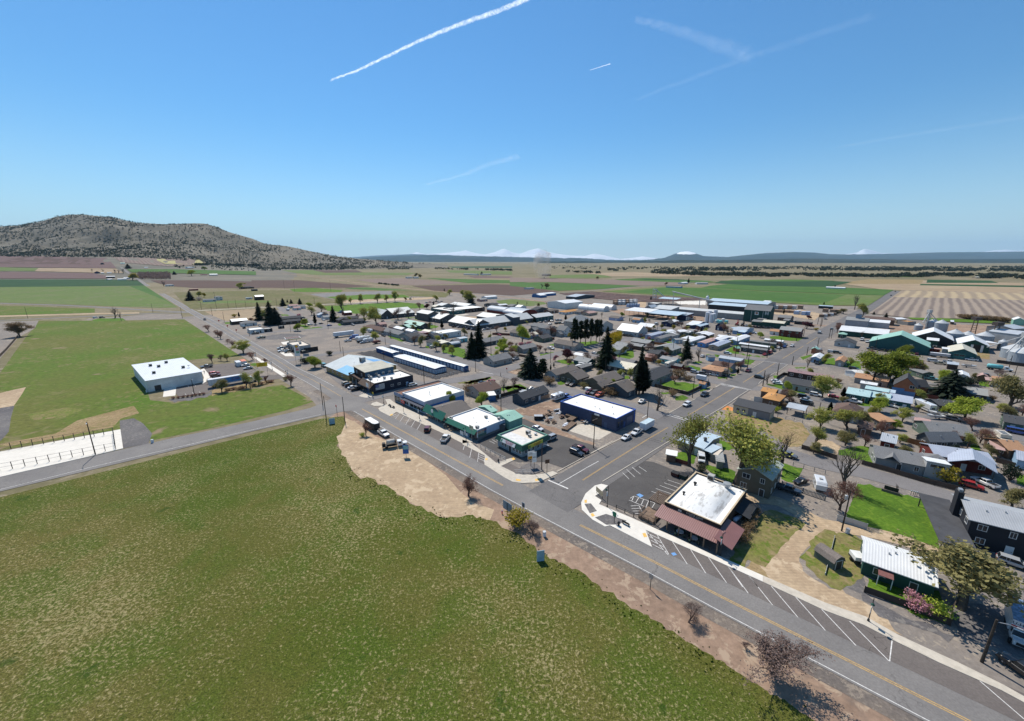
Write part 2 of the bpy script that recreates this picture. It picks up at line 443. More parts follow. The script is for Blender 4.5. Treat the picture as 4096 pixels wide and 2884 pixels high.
field('dry_field',M_fieldtan,P('C',650,430,1100,422,1750,455,1500,462,900,460))
field('crop_field',M_farg,P('C',920,488,1200,475,1750,500,1850,515,1500,515,960,495))
field('dark_crop_field',M_fard,P('C',1100,480,1500,486,1700,500,1200,492))
field('crop_field',M_farg,P('D',-520,545,-370,530,0,530,500,553,1130,580,1040,630,0,592,-600,562))
field('green_field',M_farg2,P('D',-1490,595,-940,555,-600,562,0,594,1040,632,900,722,430,717,0,690,-590,657,-990,627))
field('crop_field',M_farg,P('D',-1300,600,-940,560,-600,566,0,598,700,625,500,700,0,680,-590,645))
field('dark_crop_field',M_fard,P('D',-420,500,300,490,750,510,540,556,-100,545,-480,520))
field('crop_field',M_farg,P('D',-300,492,200,488,620,500,300,506,-400,503))
field('tan_field',M_fieldtan,P('D',690,530,900,485,2296,520,2296,612,1200,584,1000,575))
field('dry_field',M_weed,P('D',760,505,900,485,1400,490,1370,528,700,529))
field('dark_crop_field',M_fard,P('D',1430,490,2000,500,2070,520,1420,518))
field('dark_crop_field',M_fard,P('D',1370,528,2500,547,2500,562,1360,540))
field('crop_field',M_farg,P('D',1080,450,1400,458,1390,468,1060,465))
field('row_field',M_rows,P('D',1200,585,2500,616,2500,860,1700,838,1250,830,910,790,1050,690))
field('straw_row_field',M_rows2,P('D',1205,588,2500,618,2500,680,1640,655,1120,645))
field('junk_yard_soil',spk('red_soil',(.1,.06,.052),(.075,.05,.045),(.16,.12,.1),None,big=.03,fine=.3),P('C',420,612,720,595,1000,620,1750,662,1250,690,1000,680,560,642))
field('green_verge',M_lawn,P('K',950,345,1400,355,2000,390,1990,415,1500,395,1000,365))
TOWN=[(1040,1245),(1320,1225),(1560,1195),(1800,1170),(2050,1175),(2400,1172),(2750,1190),(3080,1212),(3330,1225),(3480,1225),(3650,1275),(4096,1300),(4700,1380),(5200,1900),(5200,3600),(3300,3000),(2700,2560),(1700,1960),(1280,1640),(1240,1590),(900,1385),(700,1270)]
gpoly('town_ground',TOWN,M_town,.0)
gpoly('roadside_dirt',[(1290,1690),(1420,1600),(1800,1800),(2300,2080),(2900,2380),(4300,3100),(3700,3400),(3000,2880),(2300,2400),(1500,2050),(1200,1900)],M_dirt,.008)
gpoly('pale_dirt',P('Z',190,75,240,95,330,160,440,200,560,270,640,330,700,400,760,450,850,480,830,530,640,520,560,495,450,425,370,375,250,335,180,240,160,160),M_sand,.012)
GRASS=[(-1500,2400),(0,1989),(535,1857),(928,1759),(1284,1675),(1374,1664),(1384,1690),(1346,1746),(1364,1819),(1428,1902),(1538,1938),(1611,1984),(1712,2048),(1785,2071),(1922,2066),(1977,2084),(2068,2130),(2141,2185),(2233,2249),(2302,2275),(2400,2345),(2497,2408),(2619,2481),(2777,2580),(2900,2650),(3037,2742),(3182,2833),(3264,2884),(3700,3200),(4000,4200),(-3000,4200)]
def ragged(pts,amp,step):
 rng=random.Random(5);out=[]
 for(a,b),(c,d)in zip(pts,pts[1:]+pts[:1]):
  n=max(1,int(math.hypot(c-a,d-b)/step))if max(a,c)<3400 and min(a,c)>1300 else 1
  for k in range(n):
   t=k/n;out.append((a+(c-a)*t+(rng.uniform(-amp,amp)if k else 0),b+(d-b)*t+(rng.uniform(-amp,amp)if k else 0)))
 return out
gpoly('grass_field',ragged(GRASS,9,18),M_grass,.02)
gpoly('green_field',[(155,1283),(500,1283),(737,1277),(963,1425),(793,1436),(560,1466),(600,1600),(700,1612),(850,1580),(1127,1539),(1254,1606),(1150,1640),(916,1697),(700,1743),(560,1770),(490,1716),(0,1800),(-300,1860),(-400,1600),(0,1492),(80,1380)],M_fgreen,.012)
gpoly('dirt_patch',P('L',-400,560,160,425,280,400,240,470,150,600,100,720,90,850,-10,985,-400,1060),M_sand,.016)
gpoly('gravel_patch',P('L',-400,650,0,625,155,600,120,720,95,880,10,975,-400,1050),M_grav,.02)
gpoly('gravel_patch',P('L',1290,760,1440,735,1540,790,1640,900,1600,1010,1330,1060,1295,860),M_grav,.02)
gpoly('dry_grass',P('L',830,760,1440,600,1500,680,1300,740,1220,830,500,970,0,1050,0,1010,600,900),M_weed,.017)
gpoly('dry_grass',P('L',300,690,700,620,900,640,700,720,350,760),M_lawn2,.017)
gpoly('olive_strip',P('A',-300,935,850,975,850,1010,0,1036,-300,1040),M_fgreen,.012)
gpoly('dirt_track',P('A',-300,1045,0,1036,500,1025,850,1014,1250,1008,1250,1016,850,1024,0,1048,-300,1055),M_sand,.014)
gpoly('dirt_lot',P('A',760,1075,1000,1085,1130,1078,1640,1066,1620,1020,1300,1025,1100,1045,800,1062),M_town,.016)
gpoly('yard_ground',P('E',-700,640,0,600,500,588,450,690,240,810,0,1080,-500,1300),M_town,.015)
gpoly('lawn',P('A',820,1075,900,1062,1100,1060,1130,1080,1000,1087,850,1087),M_lawn,.02)
LZ=[.03]
def patch(name,m,k,*xy):
 LZ[0]+=1
 soft=name not in('parking_lot','concrete_pad','concrete_apron','play_court')
 return gpoly(name,P(k,*xy),m,.022+.0026*(LZ[0]%9),rag=.45 if soft else 0)
patch('dirt_lot',M_fieldtan,'F',380,470,1040,440,1060,590,730,600,640,590,500,530)
patch('dirt_lot',M_dirt,'F',60,250,300,240,330,380,260,400,120,330)
patch('lawn',M_lawn,'B',300,575,500,562,780,585,760,602,430,602,340,597)
patch('lawn',M_farg,'B',790,565,1000,560,1400,585,1150,588,860,575)
patch('gravel_lot',M_side,'B',480,620,820,600,1250,590,1200,625,1000,622,620,645,750,672,640,655)
patch('lawn',M_lawn,'B',620,645,1000,623,1330,625,1385,648,1100,660,760,671)
patch('pasture',M_olive,'B',1180,585,1500,590,1750,610,1700,650,1390,640,1300,610)
patch('construction_dirt',M_sand,'B',760,676,1100,664,1650,645,1560,665,1000,690,780,700)
patch('lawn',M_lawn,'B',600,728,1000,705,1300,692,1500,710,1530,742,1350,752,900,797,760,778,640,770)
patch('pasture',M_farg2,'H',660,190,900,165,1350,210,1400,235,1150,270,850,250,700,225)
patch('log_yard',M_sand,'I',880,195,1030,190,1010,300,720,290,870,260)
patch('mill_yard',M_conc2,'I',1420,200,1900,190,1880,250,1500,240)
patch('mill_dirt',M_dirt,'I',500,330,700,300,1000,360,1600,400,1850,420,1850,500,1000,430,640,380)
patch('mill_yard',M_sand,'J',1080,300,1400,310,1750,380,1650,470,1330,420,1060,380)
patch('silo_yard',M_dirt,'K',560,440,1400,420,2100,440,2300,500,2300,620,1500,540,700,490)
patch('dry_lot',M_weed,'K',820,640,1900,740,1900,830,1700,800)
patch('dirt_lot',M_town,'K',1100,860,2296,930,2296,1060,1700,1000,1050,900)
for a in("F 640 610 730 605 720 632 650 632","F 1550 705 1700 690 1970 655 1980 685 1600 722","F 1370 510 1500 505 1510 525 1380 528","F 1600 650 1650 640 1760 670 1680 690","F 1180 745 1290 728 1300 742 1200 752","G 0 550 70 545 80 575 0 590","G 180 525 250 520 260 540 200 548","G 950 470 1110 455 1060 480 950 490","G 1150 430 1420 425 1520 480 1460 490 1250 450","G 1640 340 1900 355 1880 365 1650 365","G 1730 380 1880 385 1980 410 1800 405","G 1310 570 1500 530 1640 555 1600 580 1400 600 1310 610","G 1290 610 1490 600 1490 625 1290 630","G 900 700 1060 670 1090 750 1240 760 1110 782 950 725","G 1050 630 1110 625 1130 645 1060 655","G 1440 840 1540 838 1540 865 1450 872","G 1690 830 1850 820 2000 900 2000 980 2070 1040 1800 990 1680 940","H 0 860 210 880 240 1000 100 1010 0 960","H 640 850 700 850 700 880 650 880","H 570 960 790 955 800 975 600 985","H 1290 960 1480 925 1500 935 1300 985","H 1410 820 1500 808 1690 855 1640 862","H 1520 1050 1700 1030 1840 1110 1800 1130 1600 1090","H 1540 1360 1600 1345 1660 1375 1620 1395 1550 1390","H 200 1370 350 1320 580 1285 600 1305 400 1370 280 1390","H 700 1440 950 1400 1110 1450 1080 1480 900 1440 760 1490","H 1800 790 2100 770 2150 800 1850 870 1770 880","I 1190 1390 1380 1340 1800 1395 1640 1500 1400 1440","I 1000 745 1100 735 1500 800 1420 815 1150 765","I 560 960 720 910 840 905 850 1000 760 1030 600 990","I 1600 690 1690 680 1750 695 1680 710","I 1450 960 1530 935 1620 975 1640 1010 1500 980","I 1540 1130 1620 1110 1800 1150 1800 1195 1640 1175","I 420 1230 520 1215 560 1265 450 1290","I 660 1280 760 1265 800 1310 700 1320","I 1450 1570 1550 1545 1650 1590 1560 1617 1440 1617","I 1220 1510 1400 1510 1380 1530 1250 1530","I 570 640 640 630 700 660 640 665","I 1690 1065 1820 1060 1830 1090 1700 1095","I 1940 960 2060 965 2090 990 1920 985","J 360 910 500 830 560 830 560 950 620 945 640 960 960 1000 900 1005 480 950","J 640 1035 800 1045 720 1110 640 1100","J 1000 705 1250 690 1530 715 1400 775 1010 740","J 1440 1000 1600 960 1610 980 1480 1040","J 1800 1020 1930 1010 1950 1090 2160 1130 2160 1160 1740 1090","J 1350 1145 1530 1140 1500 1170 1380 1165","J 920 1385 1200 1400 1520 1490 1500 1540 1320 1510 1000 1410","J 430 1250 520 1245 510 1265 440 1275","J 90 960 280 985 280 1000 100 975","J 250 1290 340 1280 400 1305 260 1310","J 0 1470 150 1430 150 1440 0 1505","K 0 815 100 820 120 870 0 870","K 240 850 400 850 420 940 260 910","K 940 970 1080 960 1150 1020 960 1020","K 1770 1080 1870 1060 1900 1150 1780 1130","K 1390 1250 1500 1270 1530 1298 1390 1290","Q 880 665 1070 700 1060 720 880 690","Q 1640 800 1860 820 1860 890 1720 870","Q 620 490 700 490 640 540","S 0 830 100 850 100 900 0 880","S 1070 760 1230 780 1220 800 1080 785","S 1390 1385 1500 1390 1540 1480 1420 1470","S 0 1500 180 1400 190 1450 140 1617 0 1617"):
 q=a.split();patch('lawn',M_lawn,q[0],*map(float,q[1:]))
patch('lawn',M_lawn,'P',1140,755,1300,790,1240,815,1150,815)
patch('lawn',M_lawn,'T',340,690,400,670,600,710,560,830,480,800,340,770)
patch('lawn',M_lawn,'T',740,830,1000,880,1110,930,1090,1080,900,1010,720,880)
patch('lawn',M_lawn,'T',850,510,960,530,1060,590,1100,640,960,640,840,580)
patch('lawn',M_lawn,'T',1720,815,1980,880,1920,1000,1850,1070,1700,1020)
patch('lawn',M_lawn,'U',280,540,460,500,690,510,680,650,750,715,540,650,280,590)
patch('lawn',M_lawn,'U',1020,775,1480,920,1400,900,1010,800)
patch('lawn',M_lawn,'U',490,900,620,905,780,960,900,1000,1100,1050,1250,1100,1320,1180,1340,1300,1370,1617,1300,1610,900,1500,580,1390,350,1290,420,1100)
patch('lawn',M_lawn,'U',2200,780,2330,820,2330,950,2200,900)
patch('dry_lot',M_weed,'Q',0,945,120,930,300,1000,480,1050,640,1030,1000,1110,1100,1250,990,1400,850,1420,500,1200,0,1080)
patch('dirt_pad',M_sand,'Q',1180,1330,1290,1310,1500,1405,1440,1545,1190,1430)
patch('orange_mulch',spk('mulch',(.55,.24,.08),(.48,.2,.07),None,None,big=.3,fine=2),'P',1730,930,1800,880,1920,915,1900,950)
patch('dry_lawn',M_lawn2,'W',1050,680,1232,530,1400,480,1500,530,1400,620,1250,800,1100,740)
patch('lawn',M_lawn2,'T',1330,1600,1480,1440,1560,1420,1800,1490,1940,1590,1700,1650,1400,1700)
patch('dry_lawn',M_lawn2,'X',-100,180,0,100,200,150,250,230,240,380,60,390,-50,330)
patch('lawn',M_lawn,'X',60,130,230,170,245,320,150,360,60,300)
patch('dry_lawn',M_lawn2,'r',555,512,598,455,650,385,735,408,700,425,650,440,612,500,590,535)
patch('dry_lawn',M_lawn2,'r',735,505,800,448,865,438,905,470,895,560,840,590,780,555)
patch('lawn',M_lawn,'r',820,460,868,440,905,470,900,555,850,520)
patch('dry_grass',M_weed,'r',545,520,590,540,625,505,660,560,760,620,900,690,880,690,700,610,580,545)
patch('dirt_loop',M_sand,'r',622,470,650,440,700,425,745,410,795,420,835,425,845,450,800,460,755,480,735,505,745,540,800,575,880,610,960,660,1000,705,900,678,760,615,660,560,625,505)
patch('gravel_drive',M_grav,'X',100,370,230,390,250,440,240,480,330,560,480,640,800,760,760,800,520,690,330,640,220,500,110,450)
patch('garden',M_lawn,'X',265,400,500,430,700,480,770,640,740,690,420,560,260,470)
patch('gravel_lot',M_grav,'X',760,560,1226,380,1500,480,1500,900,1100,880,820,760)
patch('dirt_lot',M_town,'X',950,380,1226,400,1226,600,800,560)
patch('rust_lot',M_dirt,'O',830,940,1040,890,1420,780,1420,940,1250,990,1150,1010,940,1000)
patch('concrete_pad',M_conc,'O',1520,1200,1650,1130,1800,1100,1940,1160,1940,1290,1880,1320)
patch('concrete_pad',M_conc,'P',-20,1200,0,1130,180,1190,320,1220,150,1320,0,1290)
patch('dirt_alley',M_dirt,'O',560,850,650,900,720,960,930,1030,1100,1080,1420,1190,1640,1290,1880,1370,1830,1400,1380,1260,900,1120,650,960)
patch('black_gravel',M_grav,'O',500,810,840,750,980,870,790,940,640,890)
patch('cinder_lot',M_black,'G',430,940,700,905,930,850,1080,950,1300,960,1760,1130,2090,1190,1960,1230,1590,1320,1180,1200,1000,1100,700,1010)
patch('dark_gravel',M_grav,'F',1040,800,1400,760,1600,760,1720,790,1500,830,1050,840)
patch('dirt_bed',M_dirt,'O',690,430,860,400,940,390,960,440,980,480,840,480,760,450)
patch('lawn',M_lawn2,'O',100,590,480,510,540,510,450,560,250,600)
patch('garden',M_lawn,'O',690,640,900,600,1020,660,760,710)
patch('concrete_apron',M_conc2,'F',1370,870,1480,855,1490,900,1400,900)
patch('concrete_apron',M_conc2,'F',1350,1000,1480,985,1540,1050,1430,1050)
patch('playground_bark',M_sand,'G',1970,435,2040,415,2200,420,2190,470,2100,460)
patch('play_court',M_conc,'G',1840,385,1950,368,2080,385,1980,405,1880,403)
patch('parking_lot',M_lot,'M',300,525,760,490,950,530,1110,610,940,640,1000,665,1330,635,1420,685,1000,745,480,840,420,880,60,930,0,880,-60,800,360,755,480,700,400,600)
patch('planting_bed',M_town,'M',1040,540,1150,525,1330,635,1120,655,970,640,1100,615)
patch('lawn',M_lawn,'M',960,515,1040,490,1090,510,1030,530)
patch('planting_bed',M_grav,'M',-100,960,420,890,470,850,480,880,420,930,0,1000)
patch('shrub_bed',M_weed,'M',480,850,700,800,1000,750,1270,710,1280,760,1000,810,700,870,480,920)
patch('concrete_apron',M_conc2,'L',1770,410,1900,400,1890,490,1755,505)
def line(pts,n=1):
 q=[G(x,y)for x,y in pts]
 return densify(q,n)if n>1 else q
MAIN=line([(433,1031),(482,1068),(513,1092),(549,1114),(580,1137),(669,1188),(762,1244),(839,1285),(916,1329),(1009,1384),(1111,1443),(1158,1474),(1250,1520),(1364,1586),(1448,1636),(1578,1707),(1837,1848),(2012,1945),(2318,2100),(2600,2240),(2900,2396),(3385,2640),(3870,2884),(4500,3200)],2)
M_shoulder=spk('shoulder_gravel',(.13,.112,.1),(.19,.155,.125),(.24,.2,.16),None,big=.1,fine=2,finew=.25)
ribbon('road_shoulder',seg(MAIN,G(1290,1545),G(4500,3200)),3.9,6.6,M_shoulder,.03)
ribbon('main_road',MAIN,-4.3,4.0,M_road,.08)
CROSS=line([(2190,2006),(2446,1850),(2755,1661),(2939,1550),(3100,1453),(3267,1349),(3473,1234),(3585,1164)])
ribbon('cross_street',CROSS,-6.6,6.6,M_road2,.085)
def stt(name,pts,hw,m=M_side,z=None):
 LZ[0]+=1
 L_=line(pts,3);ribbon(name,L_,-hw,hw,m,z or.05+.003*(LZ[0]%8));return L_
gpoly('side_road',[(-600,2062),(0,1908),(700,1750),(1000,1688),(1240,1632),(1300,1608),(1340,1585),(1420,1640),(1380,1645),(1294,1661),(1000,1727),(700,1800),(0,1966),(-600,2115)],M_road,.076)
STC=[(1411,1319),(1523,1355),(1600,1376),(1717,1405),(1829,1436),(1900,1460),(2016,1498),(2109,1523),(2264,1560),(2400,1596),(2548,1630),(2650,1668),(2750,1700),(2823,1722),(3079,1790),(3250,1845),(3473,1895),(3695,1955),(3862,2012),(4000,2060),(4300,2170)]
stt('side_street',STC,4.2)
stt('side_street',[(1440,1600),(1560,1570),(1708,1537),(1800,1524),(1939,1500),(2109,1453),(2202,1423),(2295,1402),(2461,1368),(2550,1343),(2662,1307),(2734,1289)],4.5)
stt('side_street',[(1120,1450),(1160,1440),(1300,1418),(1492,1393),(1648,1364),(1712,1353),(1842,1340),(1960,1322),(2080,1305),(2200,1290)],3.8)
stt('side_street',[(960,1346),(1102,1327),(1226,1319),(1318,1310),(1400,1302),(1560,1285),(1700,1268),(1820,1250)],4)
stt('side_street',[(2300,1402),(2400,1425),(2500,1447),(2662,1476),(2745,1494),(2856,1527),(2970,1550),(3060,1556),(3178,1577),(3317,1606),(3420,1632),(3586,1645),(3666,1665),(3821,1696),(3976,1732),(4150,1765)],3.6)
stt('side_street',[(2700,1372),(2756,1386),(2800,1400),(2900,1420),(3045,1440),(3170,1455),(3287,1460),(3400,1476),(3439,1483),(3560,1502),(3747,1540)],3.2)
stt('gravel_road',[(3203,1370),(3329,1384),(3473,1400),(3681,1424),(3889,1447),(4096,1485),(4300,1520)],5,M_town)
stt('side_street',[(1117,1227),(1150,1250),(1210,1275),(1270,1296),(1318,1310)],4)
stt('country_road',[(-300,1200),(0,1213),(268,1222),(491,1235),(669,1245),(760,1248)],3.2)
stt('country_road',[(-300,1297),(0,1282),(268,1270),(491,1259),(691,1251),(770,1250)],3.2)
stt('concrete_path',[(790,1243),(916,1236),(1040,1230),(1158,1226),(1309,1217),(1470,1208),(1648,1193)],2.5,M_conc)
stt('country_road',[(2182,1170),(2340,1166),(2470,1152),(2650,1140),(2800,1128)],3.5)
stt('railway_bed',[(1127,1093),(1336,1119),(1515,1142),(1738,1164),(2048,1190),(2182,1207),(2450,1219),(2806,1257),(3010,1278),(3260,1300),(3600,1330),(4096,1372)],4,M_dirt)
for a,b_ in((-.75,-.67),(.67,.75)):
 L_=line([(1738,1164),(2048,1190),(2182,1207),(2450,1219),(2806,1257),(3010,1278),(3260,1300),(3600,1330),(4096,1372)],3)
 ribbon('rail',L_,a,b_,flat('rail_steel',(.12,.1,.09),.5),.2)
stt('dirt_track',P('r',600,352,680,362,740,392,800,420,900,438,1000,462,1100,500),2.3,M_sand)
stt('farm_track',[(900,1130),(1090,1152),(1160,1150)],2,M_dirt)
stt('farm_track',[(1510,1140),(1800,1132),(2048,1131),(2300,1127)],2.5,M_fieldtan)
def stripe(k_line,a,b_,m,z=.092):
 ribbon('road_marking',k_line,a,b_,m,z)
MY=seg(MAIN,G(560,1122),G(1364,1586));stripe(MY,-.18,-.08,M_painty);stripe(MY,.08,.18,M_painty)
MY=line([(1448,1636),(1578,1707),(1837,1848),(2012,1943)],3);stripe(MY,-.26,-.1,M_painty);stripe(MY,.1,.26,M_painty)
MY=line([(2320,2101),(2600,2240),(2900,2396),(3385,2640),(3870,2884),(4400,3150)],3);stripe(MY,-.28,-.1,M_painty);stripe(MY,.1,.28,M_painty)
MWR=seg(MAIN,G(560,1122),G(1290,1545));stripe(MWR,3.45,3.6,M_pw)
stripe(seg(MAIN,G(1440,1632),G(4400,3150)),3.45,3.6,M_pw)
stripe(seg(MAIN,G(560,1122),G(1300,1555)),-3.6,-3.45,M_pw)
stripe(line([(-300,2028),(0,1959),(400,1861),(700,1792),(1000,1722),(1285,1658)],2),-.08,.08,M_pw)
for p in(((2330,1922),(2440,1852),(2600,1752),(2672,1710)),((2752,1663),(2939,1550)),((2972,1530),(3100,1453)),((3130,1435),(3214,1384)),((3225,1377),(3270,1349))):
 L_=line(p);stripe(L_,-.2,-.07,M_painty,.097);stripe(L_,.07,.2,M_painty,.097)
def bar(a,b_,wd,m=M_pw,z=.097):
 stripe([G(*a),G(*b_)],-wd/2,wd/2,m,z)
bar(px('V',635,502),px('V',780,565),.45);bar(px('V',712,530),px('V',910,415),.2);bar(px('V',912,413),px('V',1005,362),.2)
for k,x0,y0,x1,y1 in(('P',1050,990,1450,1105),('P',1020,1003,1440,1122),('P',1720,603,1940,640),('P',1730,615,1960,655),('J',300,1385,700,1475),('J',310,1378,740,1472),('J',920,1058,1270,1110),('O',380,440,560,475),('P',710,1040,765,1005),('P',1530,1205,1580,1178),('G',1120,790,1230,830),('G',1170,785,1280,822)):
 bar(px(k,x0,y0),px(k,x1,y1),.35)
def mroof(name,c,period=.45,rough=.42,axis='X',var=.1):
 if name in MATS:return MATS[name]
 m,nt,b=newmat(name);o=crd(nt,'obj');c=srgb(c)
 wv=N(nt,'ShaderNodeTexWave',wave_type='BANDS',bands_direction=axis);lk(nt,o,wv.inputs['Vector']);iv(wv,'Scale',.314/period)
 f=nz(nt,crd(nt,'pos',(1,1,1)),.35,4,.65)
 col=mix(nt,ramp(nt,f,.3,.7),tuple(x*(1-var)for x in c),tuple(min(1,x*(1+var*.6))for x in c))
 col=mix(nt,mt(nt,'MULTIPLY',ramp(nt,wv.outputs['Fac'],.75,.98),.28),col,tuple(x*.5 for x in c))
 lk(nt,col,b.inputs['Base Color']);iv(b,'Roughness',rough);iv(b,'Specular IOR Level',.35)
 bump(nt,b,wv.outputs['Fac'],.02)
 MATS[name]=m;return m
def shg(name,c):
 if name in MATS:return MATS[name]
 m,nt,b=newmat(name);c=srgb(c);v=crd(nt,'obj');p=crd(nt,'pos')
 a=nz(nt,v,4,3,.8);k=nz(nt,p,.3,4,.6)
 col=mix(nt,ramp(nt,a,.3,.7),tuple(x*.72 for x in c),tuple(x*1.25 for x in c))
 col=mix(nt,mt(nt,'MULTIPLY',ramp(nt,k,.4,.7),.35),col,tuple(x*.6+.02 for x in c))
 wv=N(nt,'ShaderNodeTexWave',wave_type='BANDS',bands_direction='Y');lk(nt,v,wv.inputs['Vector']);iv(wv,'Scale',1.1);iv(wv,'Distortion',.6)
 col=mix(nt,mt(nt,'MULTIPLY',ramp(nt,wv.outputs['Fac'],.7,1),.22),col,tuple(x*.55 for x in c))
 fin(nt,b,col,.95,.12)
 MATS[name]=m;return m
def sdg(name,c,period=.25):
 if name in MATS:return MATS[name]
 m,nt,b=newmat(name);c=srgb(c);v=crd(nt,'pos')
 wv=N(nt,'ShaderNodeTexWave',wave_type='BANDS',bands_direction='Z');lk(nt,v,wv.inputs['Vector']);iv(wv,'Scale',.314/period)
 k=nz(nt,v,.5,4,.65)
 col=mix(nt,ramp(nt,k,.3,.7),tuple(x*.84 for x in c),tuple(min(1,x*1.1)for x in c))
 col=mix(nt,mt(nt,'MULTIPLY',ramp(nt,wv.outputs['Fac'],.8,1),.25),col,tuple(x*.5 for x in c))
 fin(nt,b,col,.8,.25)
 MATS[name]=m;return m
WALLS={'W':(.62,.62,.6),'cr':(.5,.44,.33),'tan':(.33,.27,.2),'g':(.27,.27,.26),'lg':(.4,.4,.39),'dg':(.085,.09,.092),'sl':(.06,.075,.09),'ch':(.035,.037,.04),'nv':(.02,.03,.075),'bl':(.045,.13,.3),'lb':(.25,.38,.52),'bb':(.09,.27,.6),'br':(.13,.085,.06),'db':(.055,.038,.03),'rd':(.13,.025,.02),'gr':(.022,.07,.055),'gg':(.1,.14,.11),'tl':(.03,.1,.1),'mt':(.22,.42,.33),'aq':(.15,.45,.47),'or':(.33,.12,.06),'lv':(.33,.36,.52),'ol':(.12,.105,.075),'pk':(.4,.24,.21),'bg':(.36,.33,.29)}
ROOFS={'RM':('m',(.72,.72,.71)),'RS':('m',(.42,.45,.48)),'RBL':('m',(.45,.54,.6)),'RGN':('m',(.28,.48,.38)),'RAQ':('m',(.42,.58,.58)),'RLV':('m',(.38,.41,.48)),'RCR':('m',(.6,.55,.42)),'RSC':('m',(.56,.56,.53)),'RPG':('m',(.4,.42,.34)),'RPK':('m',(.3,.19,.18)),'RG':('s',(.2,.2,.2)),'RLG':('s',(.3,.305,.3)),'RDG':('s',(.075,.077,.082)),'RB':('s',(.14,.095,.08)),'RBG':('s',(.165,.145,.13)),'RT':('s',(.42,.24,.14)),'RO':('s',(.5,.26,.1)),'RF':('f',(.76,.75,.71)),'RFG':('f',(.36,.35,.33)),'RFT':('f',(.62,.55,.46)),'RPI':('s',(.42,.28,.25))}
def wallm(k):return sdg('siding_'+k,WALLS[k])
def roofm(k):
 t,c=ROOFS[k]
 if t=='m':return mroof('metal_roof_'+k,c)
 if t=='s':return shg('shingle_'+k,c)
 return flat('roof_membrane_'+k,c,.75,.2,var=.07,sc=.25)
M_t=flat('white_trim',(.66,.66,.64),.6);M_td=flat('dark_trim',(.06,.055,.05),.6)
M_g=None
def gm_():
 m,nt,b=newmat('window_glass');iv(b,'Base Color',(.02,.026,.032,1));iv(b,'Roughness',.12);iv(b,'Specular IOR Level',.6)
 return m
M_g=gm_()
M_doorw=flat('white_door',(.6,.6,.6),.5);M_dd=flat('dark_door',(.05,.045,.042),.6);M_db=flat('brown_door',(.14,.07,.04),.6)
M_st=flat('galvanised_steel',(.4,.42,.44),.45,.4,.5,var=.12);M_i=flat('black_iron',(.02,.02,.021),.5);M_w=flat('weathered_wood',(.2,.14,.1),.9,var=.25,sc=2)
M_hvac=flat('plant_box_grey',(.38,.38,.37),.6,var=.15,sc=2)
WIN={}
def window_mesh(wd,ht,far):
 key=(round(wd,1),round(ht,1),far)
 if key not in WIN:
  mb=MB();t=.09
  for a in((-wd/2-t,wd/2+t,ht,ht+t),(-wd/2-t,wd/2+t,-t,0),(-wd/2-t,-wd/2,0,ht),(wd/2,wd/2+t,0,ht),(-.03,.03,0,ht)):
   mb.box(a[0],a[1],-.06,.0,a[2],a[3],0)
  pb=MB();pb.box(-wd/2,wd/2,-.025,-.003,0,ht,0)
  if far:
   pb2=MB();pb2.v,pb2.f,pb2.m=mb.v[:],mb.f[:],mb.m[:];pb2.box(-wd/2,wd/2,-.025,-.003,0,ht,1)
   WIN[key]=(pb2.mesh('window',[M_t,M_g]),None)
  else:WIN[key]=(mb.mesh('window',[M_t]),pb.mesh('pane',[M_g]))
 return WIN[key]
def addw(root,x,y,z,rz,wd=1.3,ht=1.1,far=False,trim=None):
 a,p=window_mesh(wd,ht,far)
 o=child('window',a,root,(x,y,z),rz,[trim]if trim else None)
 if p:child('pane',p,o)
 return o
def addd(root,x,y,rz,m=None,wd=1.0,ht=2.1,name='door',z=0.02,far=False):
 mb=MB();mb.box(-wd/2,wd/2,-.05,0,0,ht);mb.box(-wd/2-.1,-wd/2,-.07,0,0,ht+.1,1);mb.box(wd/2,wd/2+.1,-.07,0,0,ht+.1,1);mb.box(-wd/2,wd/2,-.07,0,ht,ht+.1,1)
 o=mb.build(name,[m or M_doorw,M_t],root);o.location=(x,y,z);o.rotation_euler=(0,0,rz)
 if name=='door' and not far:
  k=MB();k.box(wd*.32,wd*.42,-.1,-.05,ht*.45,ht*.5);k.build('handle',M_i,o)
 return o
def adb(root,name,m,x0,x1,y0,y1,z0,z1):
 mb=MB();mb.box(x0,x1,y0,y1,z0,z1);return mb.build(name,m,root)
